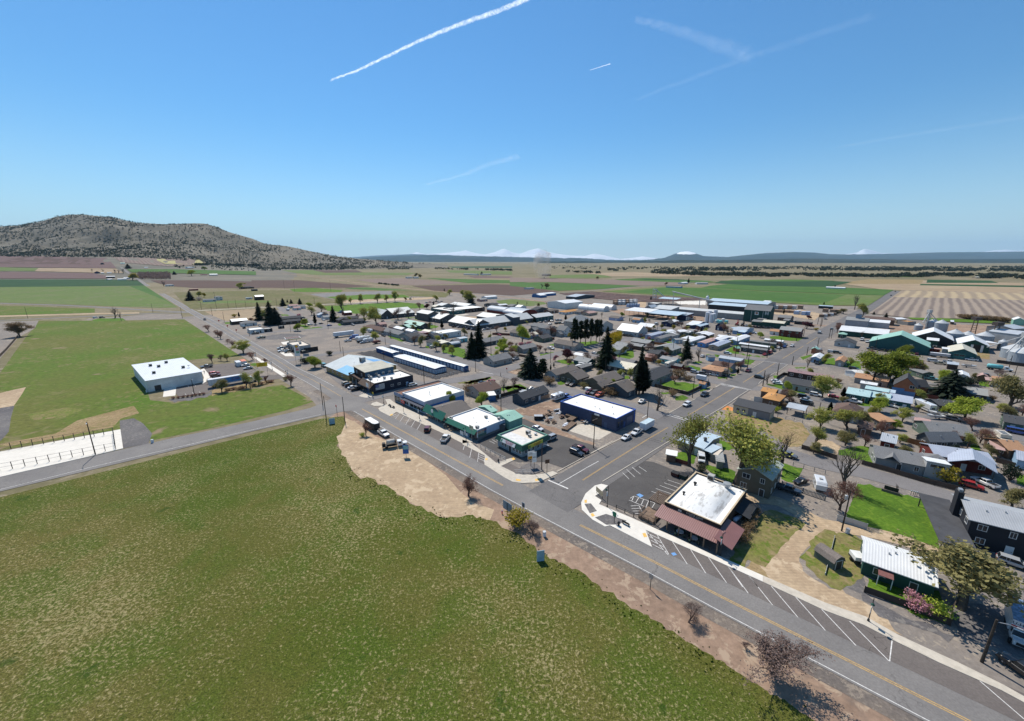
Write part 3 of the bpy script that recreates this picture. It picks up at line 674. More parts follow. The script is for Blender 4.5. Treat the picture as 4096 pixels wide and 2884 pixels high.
def rmb(roof,L,W,h,rise,ov,t=.16):
 mb=MB()
 if roof=='x':
  s=rise/(L/2);sec=[(-L/2-ov,h-ov*s),(0,h+rise),(L/2+ov,h-ov*s),(L/2+ov,h-ov*s+t),(0,h+rise+t),(-L/2-ov,h-ov*s+t)]
  for i0,i1 in((0,2),(2,4)):pass
  mb.loft([[(x,y,z)for x,z in sec]for y in(-ov,W+ov)])
 elif roof=='g':
  s=rise/(W/2);sec=[(-ov,h-ov*s),(W/2,h+rise),(W+ov,h-ov*s),(W+ov,h-ov*s+t),(W/2,h+rise+t),(-ov,h-ov*s+t)]
  mb.loft([[(x,y,z)for y,z in sec]for x in(-L/2-ov,L/2+ov)])
 elif roof=='s':
  s=rise/W;sec=[(-ov,h-ov*s),(W+ov,h+rise+ov*s),(W+ov,h+rise+ov*s+t),(-ov,h-ov*s+t)]
  mb.loft([[(x,y,z)for y,z in sec]for x in(-L/2-ov,L/2+ov)])
 elif roof=='h':
  a=[(-L/2-ov,-ov),(L/2+ov,-ov),(L/2+ov,W+ov),(-L/2-ov,W+ov)]
  if L>=W:r0,r1=(-L/2+W/2,W/2),(L/2-W/2,W/2)
  else:r0,r1=(0,L/2),(0,W-L/2)
  z0,z1,zr=h,h+t*.6,h+rise
  mb.quad([(x,y,z0)for x,y in a][::-1])
  for i in range(4):
   p,q=a[i],a[(i+1)%4];mb.quad([(*p,z0),(*q,z0),(*q,z1),(*p,z1)])
  A=[(x,y,z1)for x,y in a];R0,R1=(*r0,zr),(*r1,zr)
  if L>=W:
   mb.quad([A[0],A[1],R1,R0]);mb.quad([A[1],A[2],R1]);mb.quad([A[2],A[3],R0,R1]);mb.quad([A[3],A[0],R0])
  else:
   mb.quad([A[0],A[1],R0]);mb.quad([A[1],A[2],R1,R0]);mb.quad([A[2],A[3],R1]);mb.quad([A[3],A[0],R0,R1])
 elif roof in 'bB':
  n=14;half=(W if roof=='b' else L)/2+.1
  out=[(-half*math.cos(PI*i/n),h+rise*math.sin(PI*i/n))for i in range(n+1)]
  inn=[(-(half-.15)*math.cos(PI*i/n),h+(rise-.15)*math.sin(PI*i/n))for i in range(n,-1,-1)]
  sec=out+inn
  if roof=='b':mb.loft([[(x,y+W/2,z)for y,z in sec]for x in(-L/2-.1,L/2+.1)])
  else:mb.loft([[(y,x,z)for y,z in sec]for x in(-.1,W+.1)])
 elif roof=='f':
  mb.box(-L/2+.25,L/2-.25,.25,W-.25,h-.42,h-.34)
 return mb
def wmb(roof,L,W,h,rise):
 mb=MB();a,b=-L/2,L/2
 if roof=='x':
  mb.loft([[(a,y,0),(b,y,0),(b,y,h),(0,y,h+rise),(a,y,h)]for y in(0,W)])
 elif roof=='g':
  mb.loft([[(x,0,0),(x,W,0),(x,W,h),(x,W/2,h+rise),(x,0,h)]for x in(a,b)])
 elif roof=='s':
  mb.loft([[(x,0,0),(x,W,0),(x,W,h+rise),(x,0,h)]for x in(a,b)])
 elif roof in 'bB':
  n=14;half=(W if roof=='b' else L)/2-.05
  sec=[(-half,0),(half,0)]+[(half*math.cos(PI*i/n),h+(rise-.16)*math.sin(PI*i/n))for i in range(n+1)]
  if roof=='b':mb.loft([[(x,y+W/2,z)for y,z in sec]for x in(a,b)])
  else:mb.loft([[(y,x,z)for y,z in sec]for x in(0,W)])
 elif roof=='f':
  mb.box(a,b,0,W,0,h-.42)
  for q in((a,b,0,.25),(a,b,W-.25,W),(a,a+.25,.25,W-.25),(b-.25,b,.25,W-.25)):mb.box(*q,h-.42,h)
 else:mb.box(a,b,0,W,0,h)
 return mb
BLD=[]
def bldg(p1,p2,dep,h,roof,rise,wall,roofk,name,cat,label,ov=.35,st=1,nw=0,nd=0,open_=0,group=None,door=None,trim=None,wm=None,rm=None,cap=None,gd=0):
 L=(p2-p1).length;d=(p2-p1).normalized();mid=(p1+p2)/2;mid.z=tz(mid.x,mid.y)
 rz=math.atan2(d.y,d.x);dist=mid.length;far=dist>150
 root=empty(name,mid,rz,label,cat,group);root['dims']=[L,dep,h]
 wm_=wm or(wallm(wall)if isinstance(wall,str)else wall);rm_=rm or(roofm(roofk)if isinstance(roofk,str)else roofk)
 if roof=='f':ov=0
 if dist>450:ov=min(ov,.2)
 if open_:
  mb=MB()
  nx=max(2,int(L/5)+1)
  for i in range(nx):
   x=-L/2+.2+(L-.4)*i/(nx-1)
   for y,z in((.2,h),(dep-.2,h+(rise if roof=='s' else 0))):mb.box(x-.1,x+.1,y-.1,y+.1,0,z-.05)
  mb.build('posts',M_td if open_==1 else M_t,root)
  if open_==2:wmb(roof,L,dep*.45,h,rise*.5)
 else:wmb(roof,L,dep,h,rise).build('walls',wm_,root)
 rmb(roof,L,dep,h,rise,ov).build('roof',rm_,root,smooth=False)
 if roof=='f' and cap:
  mb=MB()
  for q in((-L/2-.06,L/2+.06,-.06,.28),(-L/2-.06,L/2+.06,dep-.28,dep+.06),(-L/2-.06,-L/2+.28,.28,dep-.28),(L/2-.28,L/2+.06,.28,dep-.28)):mb.box(*q,h+.002,h+.12)
  mb.build('parapet_cap',cap,root)
 rng=random.Random(int(abs(mid.x*7+mid.y*13)))
 if not open_ and not nw:
  hs=h/st
  sides=[((0,0),0,L,-1),((L/2,dep/2),PI/2,dep,0),((-L/2,dep/2),-PI/2,dep,0)]
  if dist<130:sides.append(((0,dep),PI,L,0))
  for(cx,cy),a,ln,fr in sides:
   n=max(1,int(ln/(3.3 if dist<260 else 4.6)));
   if n>9:n=9
   dslot=n//2 if(fr==-1 and not nd)else-1
   for s_ in range(st):
    for i in range(n):
     u=(i+.5)/n*ln-ln/2+rng.uniform(-.25,.25);x=cx+math.cos(a)*u;y=cy+math.sin(a)*u
     if s_==0 and i==dslot:
      addd(root,x,y,a,door or rng.choice([M_doorw,M_dd,M_db]),far=far)
     elif rng.random()<.85:addw(root,x,y,s_*hs+hs*.36,a,rng.choice([.9,1.3,1.3,1.7]),min(1.25,hs*.42),far,trim)
 if dist<330 and roof in 'ghx' and not open_:
  mb=MB()
  sl=rise/((dep if roof!='x' else L)/2)
  for i in range(2):
   if roof=='x':x=rng.uniform(-.4,.4)*L;y=rng.uniform(.2,.8)*dep;z=h+rise-abs(x)*sl
   else:x=rng.uniform(-.3,.3)*L;y=dep*rng.uniform(.3,.45);z=h+y*sl
   if roof=='h':z=h+min(y,L/2-abs(x),dep-y)*rise/(min(L,dep)/2)
   mb.box(x-.12,x+.12,y-.12,y+.12,z-.1,z+.5)
  mb.build('roof_vents',M_st,root)
 BLD.append(root);return root
def solve_line(k,x1,y1,x2,y2,h,snap=18):
 p1=g(k,x1,y1,h);p2=g(k,x2,y2,h);p1.z=p2.z=0
 d=p2-p1;a=math.atan2(d.y,d.x)
 best=None
 for s in(U_ANG,V_ANG,U_ANG-PI,V_ANG-PI):
  df=abs((a-s+PI)%(2*PI)-PI)
  if best is None or df<best[0]:best=(df,s)
 far=p1.length
 lim=R(snap if far<200 else(30 if far<320 else 50))if snap else 0
 if best[0]<lim:
  a=best[1];dx,dy=math.cos(a),math.sin(a)
  X2=px(k,x2,y2)[0];kk=(X2-2048)/FOC
  dep=p1.y*CP+(CAMZ-h)*SP
  den=dx-kk*dy*CP
  if abs(den)>.15:
   L=(kk*dep-p1.x)/den
   if.4*d.length<L<2.5*d.length:p2=p1+Vector((dx,dy,0))*L
 if p2.x<p1.x:p1,p2=p2,p1
 return p1,p2
def row(s,**kw):
 a=[t.strip()for t in s.split('|')];q=a[0].split()
 k=q[0];x1,y1,x2,y2,dep,h=map(float,q[1:7]);roof,rise,wall,rf=q[7],float(q[8]),q[9],q[10]
 name,label=a[1],a[3];cat=a[2]or name.replace('_',' ')
 o={}
 if len(a)>4 and a[4]:
  for t in a[4].split(','):
   kk,vv=t.strip().split('=');o[kk]=vv if kk=='group' else float(vv)
 snap=o.pop('snap',18);o={('open_' if kk=='open' else kk):(int(v)if kk in('st','nw','nd','open')else v)for kk,v in o.items()}
 p1,p2=solve_line(k,x1,y1,x2,y2,h,snap)
 o.update(kw)
 return bldg(p1,p2,dep,h,roof,rise,wall,rf,name,cat,label,**o)
def b3(q1,q2,q3,h,roof,rise,wall,rf,name,cat,label,**kw):
 """near-left, near-right and far-right roof corners (photo pixels) at height h"""
 a,b,c=(G(*q,h)for q in(q1,q2,q3))
 for p in(a,b,c):p.z=0
 d=(b-a).normalized();n=Vector((-d.y,d.x,0));dep=(c-b).dot(n)
 return bldg(a,b,dep,h,roof,rise,wall,rf,name,cat,label,**kw)
ROWS='''
F 735 603 940 596 11 3.2 g 1.6 db RM|barn||dark barn with bright white metal roof behind the red diamond road signs|nw=1
F 862 630 1062 626 9 2.8 h 1.7 W RG|house||white house with dark hipped roof next to the white roofed barn
F 970 712 1150 696 12 3.4 f 0 W RF|shop||low white shop with flat white roof by a bright green sign
F 1160 700 1258 700 10 2.8 f 0 ch RFG|annex||charcoal flat roofed annex joined to the low white shop
F 1350 575 1645 562 10 2.9 g 1.6 db RDG|house||long dark house behind the tall spruces with a pink tree beside it
F 1372 612 1630 590 9 2.7 g 1.4 db RDG|house||long dark roofed house in front of its twin behind the spruces
F 1345 662 1412 660 4 2.4 f 0 ch RF|shed||black box shed with white top on the concrete drive
F 366 328 530 324 9 2.8 g 1.5 W RG|house||white farmhouse with grey roof and low wing beside dark trees
F 515 288 612 284 9 5.2 h 1.6 W RG|house||two storey white house wing with hipped grey roof|st=2
F 1040 282 1150 278 10 5.5 g 2 db RS|barn||dark barn with silver roof standing alone in the olive field|nw=1
F 860 162 1022 160 12 3 h 1.8 db RDG|farmhouse||dark hipped farmhouse at the edge of the ploughed soil
F 995 190 1068 190 8 3 g 1 ch RDG|shed||small black shed beside the dark hipped farmhouse|nw=1
F 182 185 300 183 6 3 g .8 rd RPI|shed||long low red shed by the ploughed field|nw=1
E 1372 24 1490 20 12 5 g 1.5 ch RM|barn||long open barn with white roof at the far dark green field|nw=1
E 1520 56 1640 52 12 4 g 1.2 W RM|shed||long white farm shed beside the yellowish roadside tree|nw=1
E 1600 38 1685 36 10 4 g 1.2 W RM|shed||white farm shed just behind the longer white one|nw=1
E 1372 58 1425 54 6 3 g 1.2 W RM|shed||tiny white shed before the long open barn|nw=1
E 2136 132 2250 130 10 3 h 2 W RLG|farmhouse||white farmhouse with pale hipped roof amid bare trees
F 1480 402 1600 394 9 2.8 g 1.6 W RPI|house||white house with faded pink roof near a parked white camper
F 1540 430 1630 425 8 2.6 g 1.4 W RPI|house||low pinkish wing in front of the faded pink roofed house
F 1592 412 1690 406 10 2.8 g 1.5 W RG|house||grey roofed white house beside the faded pink roof
F 1862 520 1985 500 8 2.8 x 1.8 lb RS|house||pale blue house with silver roof beside the tall spruce
F 1925 548 2012 536 8 2.6 g 1.2 W RLG|house||pale grey roofed house right of the pale blue one
F 2196 490 2290 482 9 3 g 1.4 rd RS|barn||small dark red barn with silver roof at the green school field|nw=1
G 205 474 330 466 9 2.8 x 1.7 br RDG|house||brown gabled house behind the long dark house on the corner
G 210 462 482 446 9 2.8 g 1.6 br RDG|house||reddish brown house with dark roof by the tall spruce
G 272 503 562 483 9 2.8 g 1.7 dg RDG|house||long dark grey house with white framed windows on the corner
G 545 560 810 588 10 2.9 h 1.9 tan RB|house||tan house with brown hipped roof across from the white semi trailer
G 792 532 886 528 7 2.8 g 1.4 pk RPI|house||small pinkish house behind the brown hipped roof
G 1068 546 1205 556 8 3.2 x 1.6 gr RGN|garage||green garage with pale mint metal roof and brown lean-to
G 1140 502 1372 512 10 3.2 g 2 dg RGN|house||dark house with pale green metal roof beside the school
G 1205 545 1302 540 5 2.6 s .4 br RM|shed||brown lean-to shed against the green garage|nw=1
G 772 606 1058 634 10 2.9 g 1.7 lg RG|house||pale grey house with long grey roof and bare tree in front
G 910 558 1000 560 7 2.8 g 1.4 pk RBG|house||small pink walled house half hidden behind white sheds
G 988 578 1100 586 6 3 g 1.2 bg RM|shed||beige shed with white roof behind the pale grey house|nw=1
G 1152 612 1250 618 6 2.5 g 1.1 W RM|shed||small white shed with white roof next to a pink tree|nw=1
G 1072 690 1238 706 10 3 x 2.2 g RDG|house||grey house with steep dark roof, fenced corner garden and white blossom bush
G 1395 622 1490 638 6 2.5 g 1 tan RCR|shed||low shed with cream roof left of the white flat roofed hall|nw=1
G 1240 670 1420 690 7 2.4 g 1.2 br RBG|shed||dull brown outbuilding beside the steep dark roofed house
G 1330 640 1410 650 5 2.4 s .3 rd RPK|shed||small reddish shed by the pink blossom tree|nw=1
G 1470 680 1575 690 6 2.8 x 1.5 g RDG|garage||small dark roofed garage in front of the white hall
G 1660 662 1955 604 14 4.4 f 0 W RF|hall||long white flat roofed hall with a row of dark windows
G 1455 778 1545 800 7 2.9 g 1.6 W RDG|house||small white house with dark roof across from the storage sheds
G 1540 770 1680 780 6 2.6 s .5 tan RCR|shed||cream roofed lean-to beside the small white house
G 1800 770 1875 776 5 3 x 1.8 g RG|shed||little grey shed with steep roof in the orchard garden
G 1822 825 1948 802 6 2.2 b 1.4 dg RS|quonset_hut|hut|small dark arched hut in the orchard garden|nw=1
G 1940 740 2050 722 4 2.8 s .3 aq RS|trailer_shed|shed|long pale turquoise shed behind the dark firs
G 800 402 985 392 34 4 x 5 dg RSC|school||dark gabled school wing half hidden by a big budding tree
G 985 388 1290 386 30 4 g 5 dg RSC|school||school wing under a broad cream roof behind two white birches
G 1290 392 1650 440 24 4 g 4 dg RSC|school||long dark school front with cream roof along the lawn
G 1312 356 1482 384 14 7.5 g 2.2 dg RSC|school_hall||raised hall of the school with its own cream roof|nw=1
G 1522 296 1825 332 18 4.2 f 0 tl RF|school||low teal school block with flat white roof beside two dark red trees
G 1582 278 1690 274 9 3 x 1.6 tan RCR|shed||cream gabled shed by a dark clipped tree near the car park
G 1682 262 1852 262 14 4 x 2 g RSC|school||pale gabled classroom left of the brown flat roofed block
G 1790 240 2032 244 16 4 g 2.5 g RSC|school||cream roofed classroom block furthest up the school street
H 82 322 500 290 26 4.6 f 0 db RF|school||dark brown school block with two level flat white roof
G 1773 486 2142 546 20 4 g 4.5 dg RSC|school||long dark school wing with cream roof beside the playground
H 372 552 1192 440 18 4 g 4.5 dg RSC|school||long school wing with gabled entrance porch and cars parked in front
H 382 408 662 442 18 5 g 3 dg RSC|school||square cream roofed school block beside the red gym
H 660 398 910 400 9 7.5 x 2.2 sl RSC|school_hall||slate gabled school hall standing against the gym|nw=1
H 1022 392 1256 376 30 2.5 B 4.8 rd RS|gymnasium||larger arched gym with dark red end and silver barrel roof|nw=1
H 772 350 906 318 30 3 B 4.4 rd RS|gymnasium||smaller arched gym with silver barrel roof behind the larger one|nw=1
H 1238 434 1488 404 14 4.2 g 2.5 tl RSC|school||teal classroom block with cream roof and tidy row of windows
H 1250 322 1412 318 10 3.4 x 2.4 dg RDG|house||dark gabled house before the white arched sheds
H 1432 340 1562 338 9 3 g 1.6 br RBG|house||brown roofed house left of the orange tarped roof
H 1662 358 1872 352 10 2.8 h 1.6 W RO|house||low house with bright orange tarped roof
H 1882 356 1990 352 9 3 x 2 g RBG|house||grey gabled house right of the orange tarped roof
H 1995 374 2110 370 9 2.8 g 1.4 tan RPI|house||tan house with faded roof near the mill dirt
H 490 240 600 250 9 3 x 2 dg RDG|house||dark gabled house behind the brown school block
H 590 250 705 246 9 3 g 1.6 dg RDG|house||dark house right of its gabled neighbour by the pasture
H 710 258 830 254 8 2.8 g 1 tan RM|house||tan house with white roof beside the pasture
H 890 272 1000 268 9 3 x 2 g RG|house||grey gabled house with a bare tree in front by the pasture
H 1008 284 1100 280 9 3.4 x 2 W RM|house||white roofed gabled house near the barrel gyms
H 440 176 540 172 9 3 g 1.4 pk RLG|house||pinkish house near the tall shade trees by the rail line
H 520 140 680 136 12 3.5 g 1.4 W RM|shop||white roofed shed among orange tarps by the rail line|nw=1
H 1640 480 1812 496 24 6 h 5 bg RLG|apartment_house|apartments|tall beige building with broad pale hipped roof behind dark pines|st=2
H 1270 572 1432 596 10 5.6 g 2 lg RG|townhouse||two storey pale grey townhouses with grey roof by a bare reddish tree|st=2
H 1160 546 1272 572 9 5.2 g 2 g RG|townhouse||grey townhouse joined to the paler one|st=2
H 1128 604 1222 612 8 3 x 2 dg RG|house||small dark gabled house in front of the townhouses
H 862 640 972 660 9 3 g 1.8 g RBG|house||grey gabled house inside the reddish brown fence
H 1112 696 1275 672 8 2.8 g 1.3 lb RCR|house||pale blue house with tan roof beside the budding poplar
H 1330 738 1472 702 9 2.9 g 1.6 gg RDG|house||dark green house with white windows and dark roof
H 1494 796 1790 836 11 3 g 2 bg RBG|apartment_house|apartments|long beige building with grey brown roof behind a black pickup
H 1530 605 1655 615 9 4 g 2.2 tan RBG|house||tan house with brown roof left of the white gabled house
H 1638 620 1745 606 8 5 x 3 W RG|house||white two storey house with twin gable windows and red awning|st=2
H 1520 660 1590 668 5 2.6 x 1.6 g RG|shed||little grey shed before the white two storey house|nw=1
H 1050 888 1255 864 9 2.8 g 1.6 g RG|house||grey house half hidden by pink and white blossom trees
H 490 792 770 762 10 2.8 g 1.8 dg RG|house||dark grey roofed house behind the twin tall firs
H 626 1064 888 1012 9.5 3.1 g 2.2 bg RG|house||beige gabled house with white double door on the street corner
H 928 982 988 960 9 2.5 g 1.5 tan RBG|garage||weathered garage with sagging roof behind a flatbed truck|nw=1
H 1778 1040 1968 1084 9 3 g 1.4 tl RLG|house||pale teal bungalow with white porch roof behind the corner garden
H 1850 1076 1985 1100 3 2.5 s .2 tl RM|porch||white roofed porch on the pale teal bungalow|open=1
H 1772 960 1905 975 6 2.6 g .7 g RM|carport||open white roofed carport by the pink blossom tree|open=1
H 1530 1260 1846 1160 8 3 g 1.7 lg RBG|house||long pale grey house with tan roof behind the corner firs
H 1832 1326 2000 1238 11 3 g 2.7 ol RBG|house||olive brown house with white bay windows and side porch
H 1640 1296 1752 1302 6 2.5 s .5 ol RBG|porch||covered side porch of the olive brown house|open=1
I 392 1404 690 1338 11 3 g 2.4 ol RBG|house||brown roofed house with pale green young trees in its yard
I 240 1400 392 1436 6 2.7 x 1.6 ol RBG|porch||gabled front porch of the brown roofed house|nw=1
I 752 1502 905 1424 12 3.1 g 2.8 sl RBG|house||slate house with brown roof and white bay window before tall cypresses
I 1120 1332 1412 1262 11 3 g 2.4 g RDG|house||grey house with dark roof and bushes along the fenced lawn
O 946 802 1276 696 6.5 3 g 1.9 sl RDG|house||long slate blue cottage with stepped black roof and timber deck|snap=30
O 404 722 662 670 12 3 g 2.1 bg RB|house||beige house with dark red brown roof beside the red car
O 502 752 588 744 4 2.6 s .3 bl RF|shed||narrow blue shed with white roof by the grey cinder drive|nw=1
O 770 1086 936 1036 9 3.4 g 1.2 mt RGN|shed||larger mint green shed behind the white roofed market|nw=1
O 540 966 602 944 8 3 g 1 mt RGN|shed||smaller mint green shed behind the market's yellow tree|nw=1
I 490 872 645 896 9 3.2 g 1.8 W RLG|house||white bungalow with pale roof facing the bright lawn
I 562 822 722 848 9 3 g 1.6 W RLG|house||white bungalow with pale roof beside the weeping willow
I 802 770 1050 802 10 3 g 1.6 db RLG|house||dark brown house with pale roof and orange board fences
I 770 822 955 834 6 2.6 g 1.2 br RLG|shed||brown outbuilding with white sheet roof before the dark brown house|nw=1
I 1000 858 1150 850 5 2.6 s .3 br RLG|carport||grey open shelter on posts in the sandy pen|open=1
I 1394 906 1530 852 13 3.2 g 2.2 gg RLG|house||green grey house with big pale grey roof by utility poles
I 1042 934 1195 944 8 2.8 g 1.4 br RDG|house||brown house with black roof behind the pink blossom
I 1195 944 1310 940 7 2.6 g 1.2 br RDG|garage||brown garage with black roof joined to its house
I 1002 992 1102 1004 7 2.6 g 1.4 or RPI|shed||rust coloured shed with brown roof beside the tall cypress|nw=1
I 1222 1016 1440 1054 7 3 g 1 aq RLG|mobile_home||bright turquoise mobile home with pale roof behind the motorhome
I 452 1112 800 1190 12 3 g 2.2 ch RCR|house||charcoal house with patched cream roof under repair
I 600 1062 815 1080 8 2.8 g 1.6 dg RG|house||grey roofed house behind the patched cream roof
I 540 1240 660 1262 4 2.4 g 1.2 lg RLG|shed||low pale shed on the lawn behind brown roofed houses|nw=1
I 90 1158 240 1140 5 2.6 g .6 dg RG|shed||grey metal roofed shed beside the tan long house|nw=1
I 0 1128 80 1146 4 2.5 s .3 W RM|shed||small white roofed shed behind the tan long house|nw=1
I 1095 694 1280 662 5 3 g .6 lv RLV|mobile_home||lavender blue mobile home by the church parking street
I 1228 736 1445 690 5 3 g .7 lg RG|mobile_home||pale grey mobile home with dark grey roof and lawn in front
I 1395 700 1500 690 5 2.8 s .3 lg RLG|mobile_home||short pale annex beside the grey mobile home
I 1450 752 1560 748 5 2.9 g .6 lb RLG|mobile_home||small light blue mobile home left of the tall fir
I 1645 784 1878 738 5 3 g .6 cr RM|mobile_home||long cream mobile home with white roof right of the tall fir
I 1866 806 2060 770 5 3 g .6 bb RPI|mobile_home||sky blue mobile home with rusty roof and white picket end
I 1625 744 1725 736 5 2.8 s .3 W RM|mobile_home||white carport roof behind the long cream mobile home|open=2
I 1312 650 1432 636 5 3 g .5 W RM|mobile_home||bright white mobile home by the small church hedge
I 1432 664 1612 652 5 3 g .5 mt RM|mobile_home||mint mobile home with white roof and long porch
I 1472 622 1650 640 5 3 g .5 W RM|mobile_home||long white mobile home behind the mint one
I 1622 654 1762 640 5 3 g .5 gg RLG|mobile_home||grey green mobile home left of the dark round tree
I 1842 672 1932 664 6 3 g .8 lg RM|mobile_home||pale trailer home with ribbed white roof
I 1915 690 2000 672 6 3 g .8 db RM|mobile_home||brown trailer home with ribbed white roof joined to the pale one
I 604 606 906 644 16 4 g 4.5 lg RM|church||long grey church with bright white metal roof and cars in front
I 350 566 548 560 14 4.2 x 4 lg RG|church_wing|church|grey gabled church wing behind the dark pines|nw=1
I 892 548 1092 554 13 4 g 2 g RM|shelter||open shelter with white roof beside the church street|open=1
I 1242 504 1372 512 9 3.2 x 1.8 nv RDG|house||navy house with dark gable and white trim near the mill
I 1372 508 1492 500 9 2.8 g 1.2 g RM|house||low house with whitish roof right of the navy gable
I 828 458 925 466 9 3 g 1.8 lb RT|house||light blue house with orange brown roof by dark cypress trees
I 922 468 982 462 8 3 x 1.8 bg RLG|house||beige gabled house joined to the orange brown roof
I 486 428 625 434 10 2.8 g 1.4 lv RBG|house||lavender house with brown roof beside a yellow green tree
I 1742 548 1922 546 9 3.2 x 2 nv RM|house||navy house with bright white roof below the white tanks
I 2022 548 2110 552 9 4 x 2.6 nv RDG|house||tall navy craftsman house with dark roof beside bare trees|st=2
J 0 560 130 548 8 3 g 1 nv RBL|house||navy house corner with pale blue roof at the tank yard
J 285 762 440 750 6 3 g .8 bb RM|mobile_home||bright blue mobile home with white roof beside a blue tarp
J 255 696 492 722 6 3 g .6 cr RM|mobile_home||long cream mobile home with white roof behind the bright blue one
J 532 772 722 728 6 3 g .8 lb RM|mobile_home||pale blue mobile home with white roof by a yellow green tree
J 256 846 444 800 6 3 g .8 tan RLV|mobile_home||tan mobile home with dark striped roof by a pink tree
J 552 636 640 640 7 3 s .5 bl RBL|house||blue box house joined to the slate house
J 636 634 776 616 9 3 x 1.6 lb RS|house||slate blue house with pale metal roof and red car outside
J 490 596 620 590 7 3 g .8 nv RBL|carport||blue tarped carport behind the slate blue house|open=1
J 1145 604 1448 636 10 5.4 g 2.2 rd RLG|house||two storey dark red house with pale grey roof on a lawn|st=2
J 1006 624 1140 632 7 3 g 1.2 W RT|garage||white garage with rusty roof joined to the dark red house
J 716 768 1082 820 5 3 g .5 gg RG|mobile_home||long dark green mobile home with grey roof
J 926 748 1186 776 5 3 g .5 lg RM|mobile_home||long pale mobile home with white roof behind the dark green one
J 566 806 985 862 5 2.9 g .5 tan RM|mobile_home||tan mobile home under a long white roof
J 590 856 955 902 5 2.9 g .6 dg RG|mobile_home||dark grey mobile home with lawn and red cars at its end
J 522 874 576 872 3 2.4 g .8 or RGN|shed||little orange brown shed with green roof on the lawn|nw=1
J 272 1008 592 1052 6 3.2 g .9 lb RS|mobile_home||long slate blue mobile home with silver roof by the corner lawn
J 122 1000 218 1002 4 2.6 g .8 lb RG|shed||small blue grey shed next to the slate blue mobile home|nw=1
J 168 1106 425 1150 11 2.9 g 1.2 g RB|house||brown roofed house with white carport in front
J 28 1164 305 1206 11 2.8 h 1.2 pk RT|house||pinkish house with wide orange roof and deep carport
I 1424 1118 1526 1136 4 2.4 g .8 rd RG|shed||small red shed with grey roof behind the long red fence|nw=1
I 1786 1376 1862 1386 3 2.3 g .7 lb RT|shed||tiny blue shed with tan roof inside the dark board fence|nw=1
J 895 492 1205 522 12 5 g 1.4 gr RCR|warehouse||dark green warehouse with pale cream roof before the tall elevator|nw=1
J 742 486 892 494 7 3.6 s 1 gr RG|shed||grey roofed green lean-to left of the cream roofed warehouse|nw=1
J 1118 428 1302 446 14 4 g 2 br RG|warehouse||low brown warehouse with grey roof right of the elevator
J 1192 470 1275 476 8 4.5 s .8 gr RG|shed||green annex with grey roof beside the cream roofed warehouse|nw=1
J 1360 482 1608 500 5 3 f 0 ch RFG|shed||long low black shed along the rail siding|nw=1
J 1705 262 1905 272 6 3.4 s .4 ch RBL|shed||dark shed with pale blue roof at the green field edge|nw=1
J 1598 1006 1718 1022 14 3 x .9 lb RM|mobile_home||light blue single wide with white roof beside a bare tree
J 1948 1054 2066 1078 14 3 x 1 bg RT|mobile_home||beige single wide with tan shingle roof on a bright lawn
J 1604 882 1692 888 5 3 x 1 or RGN|shed||rust brown shed with green roof by parked cars|nw=1
J 1266 1204 1905 1292 6 3 g .7 db RPK|mobile_home||long dark brown mobile home with faded pink roof
Q 750 578 1140 640 11 3 g 1.7 lg RDG|house||white and black house with dark low roof and green lawn
Q 490 782 700 818 10 3.2 h 1.3 br RO|house||house with bright orange shingle roof and white side fence
Q 470 690 640 712 7 3.2 g .9 br RO|house||orange roofed wing behind the white side fence
Q 112 866 588 946 6.5 3.3 s .9 cr RDG|workshop||long half cream half grey block workshop with dark roof|nw=1,nd=1
Q 806 900 1026 948 7 3 g .9 br RS|carport||open shed with silver roof over a pile of scrap timber|open=1
Q 1576 720 1862 770 9 3 g 1.7 tl RAQ|house||dark teal house with pale aqua metal roof
S 100 762 345 802 8 3 g 1.4 tl RAQ|house||further dark teal wing with pale aqua roof beside the yellow green tree
S 42 662 330 702 4 2.8 s .4 br RAQ|carport||long aqua roofed carport behind the dark teal house|open=1
S 332 708 410 718 4 2.6 s .3 bb RBL|carport||small bright blue canopy at the end of the aqua carport|open=1
S 346 806 630 852 8 3 s .8 tl RLV|house||dark walled wing with lavender metal roof behind parked truck
Q 1392 950 1735 1045 12 3.1 h 2.6 g RB|house||grey house with big brown hipped roof beside a dark shrub
Q 1722 1156 1892 1190 7 2.7 g 1.4 br RB|garage||low brown roofed garage behind the brown hipped house
K 796 1120 1062 1160 12 4.6 x 4 or RDG|house||tall orange house with steep dark gable and two blue garage doors|nw=1,nd=1
K 1085 1105 1196 1148 9 3 x 2.6 or RDG|house||smaller orange gabled house joined to the tall orange one
K 1502 1196 1870 1240 13 2.9 g 1.5 ch RLG|house||long black walled ranch house with pale grey roof
K 1512 1012 1664 1036 10 2.8 x 1 W RM|mobile_home||white trailer home with white roof inside a dark hedge
K 1130 990 1256 994 11 2.9 x .8 gg RG|mobile_home||grey green trailer home with grey roof on a lawn
K 1772 1020 1880 1030 5 2.6 x 1 br RPI|shed||small brown shed with pinkish roof and white door|nw=1
K 1936 1066 2092 1090 10 3 g 1 W RT|house||tan roofed house with red veranda behind the bare treetop
K 1864 1070 1970 1086 6 2.8 s .3 rd RPI|porch||red posted veranda on the tan roofed house|open=1
K 1418 882 1538 892 5 3 s .4 db RS|shed||dark brown shed with silver roof on the dirt lot|nw=1
K 346 1036 535 1066 10 2.9 g 1.4 g RT|house||grey house with tan roof under the big green tree
K 580 1066 725 1090 10 2.9 g 1.4 tan RT|house||tan roofed house right of the big green tree trunk
K 380 996 480 992 7 2.6 g .8 W RM|shed||white roofed shed behind the grey house with tan roof|nw=1
K 415 1102 592 1142 5 2.8 g .5 lg RM|mobile_home|trailer|pale travel trailer with weathered white roof behind the board fence
K 415 778 640 792 8 3 g 1 g RG|house||low grey house in front of the big teal warehouse
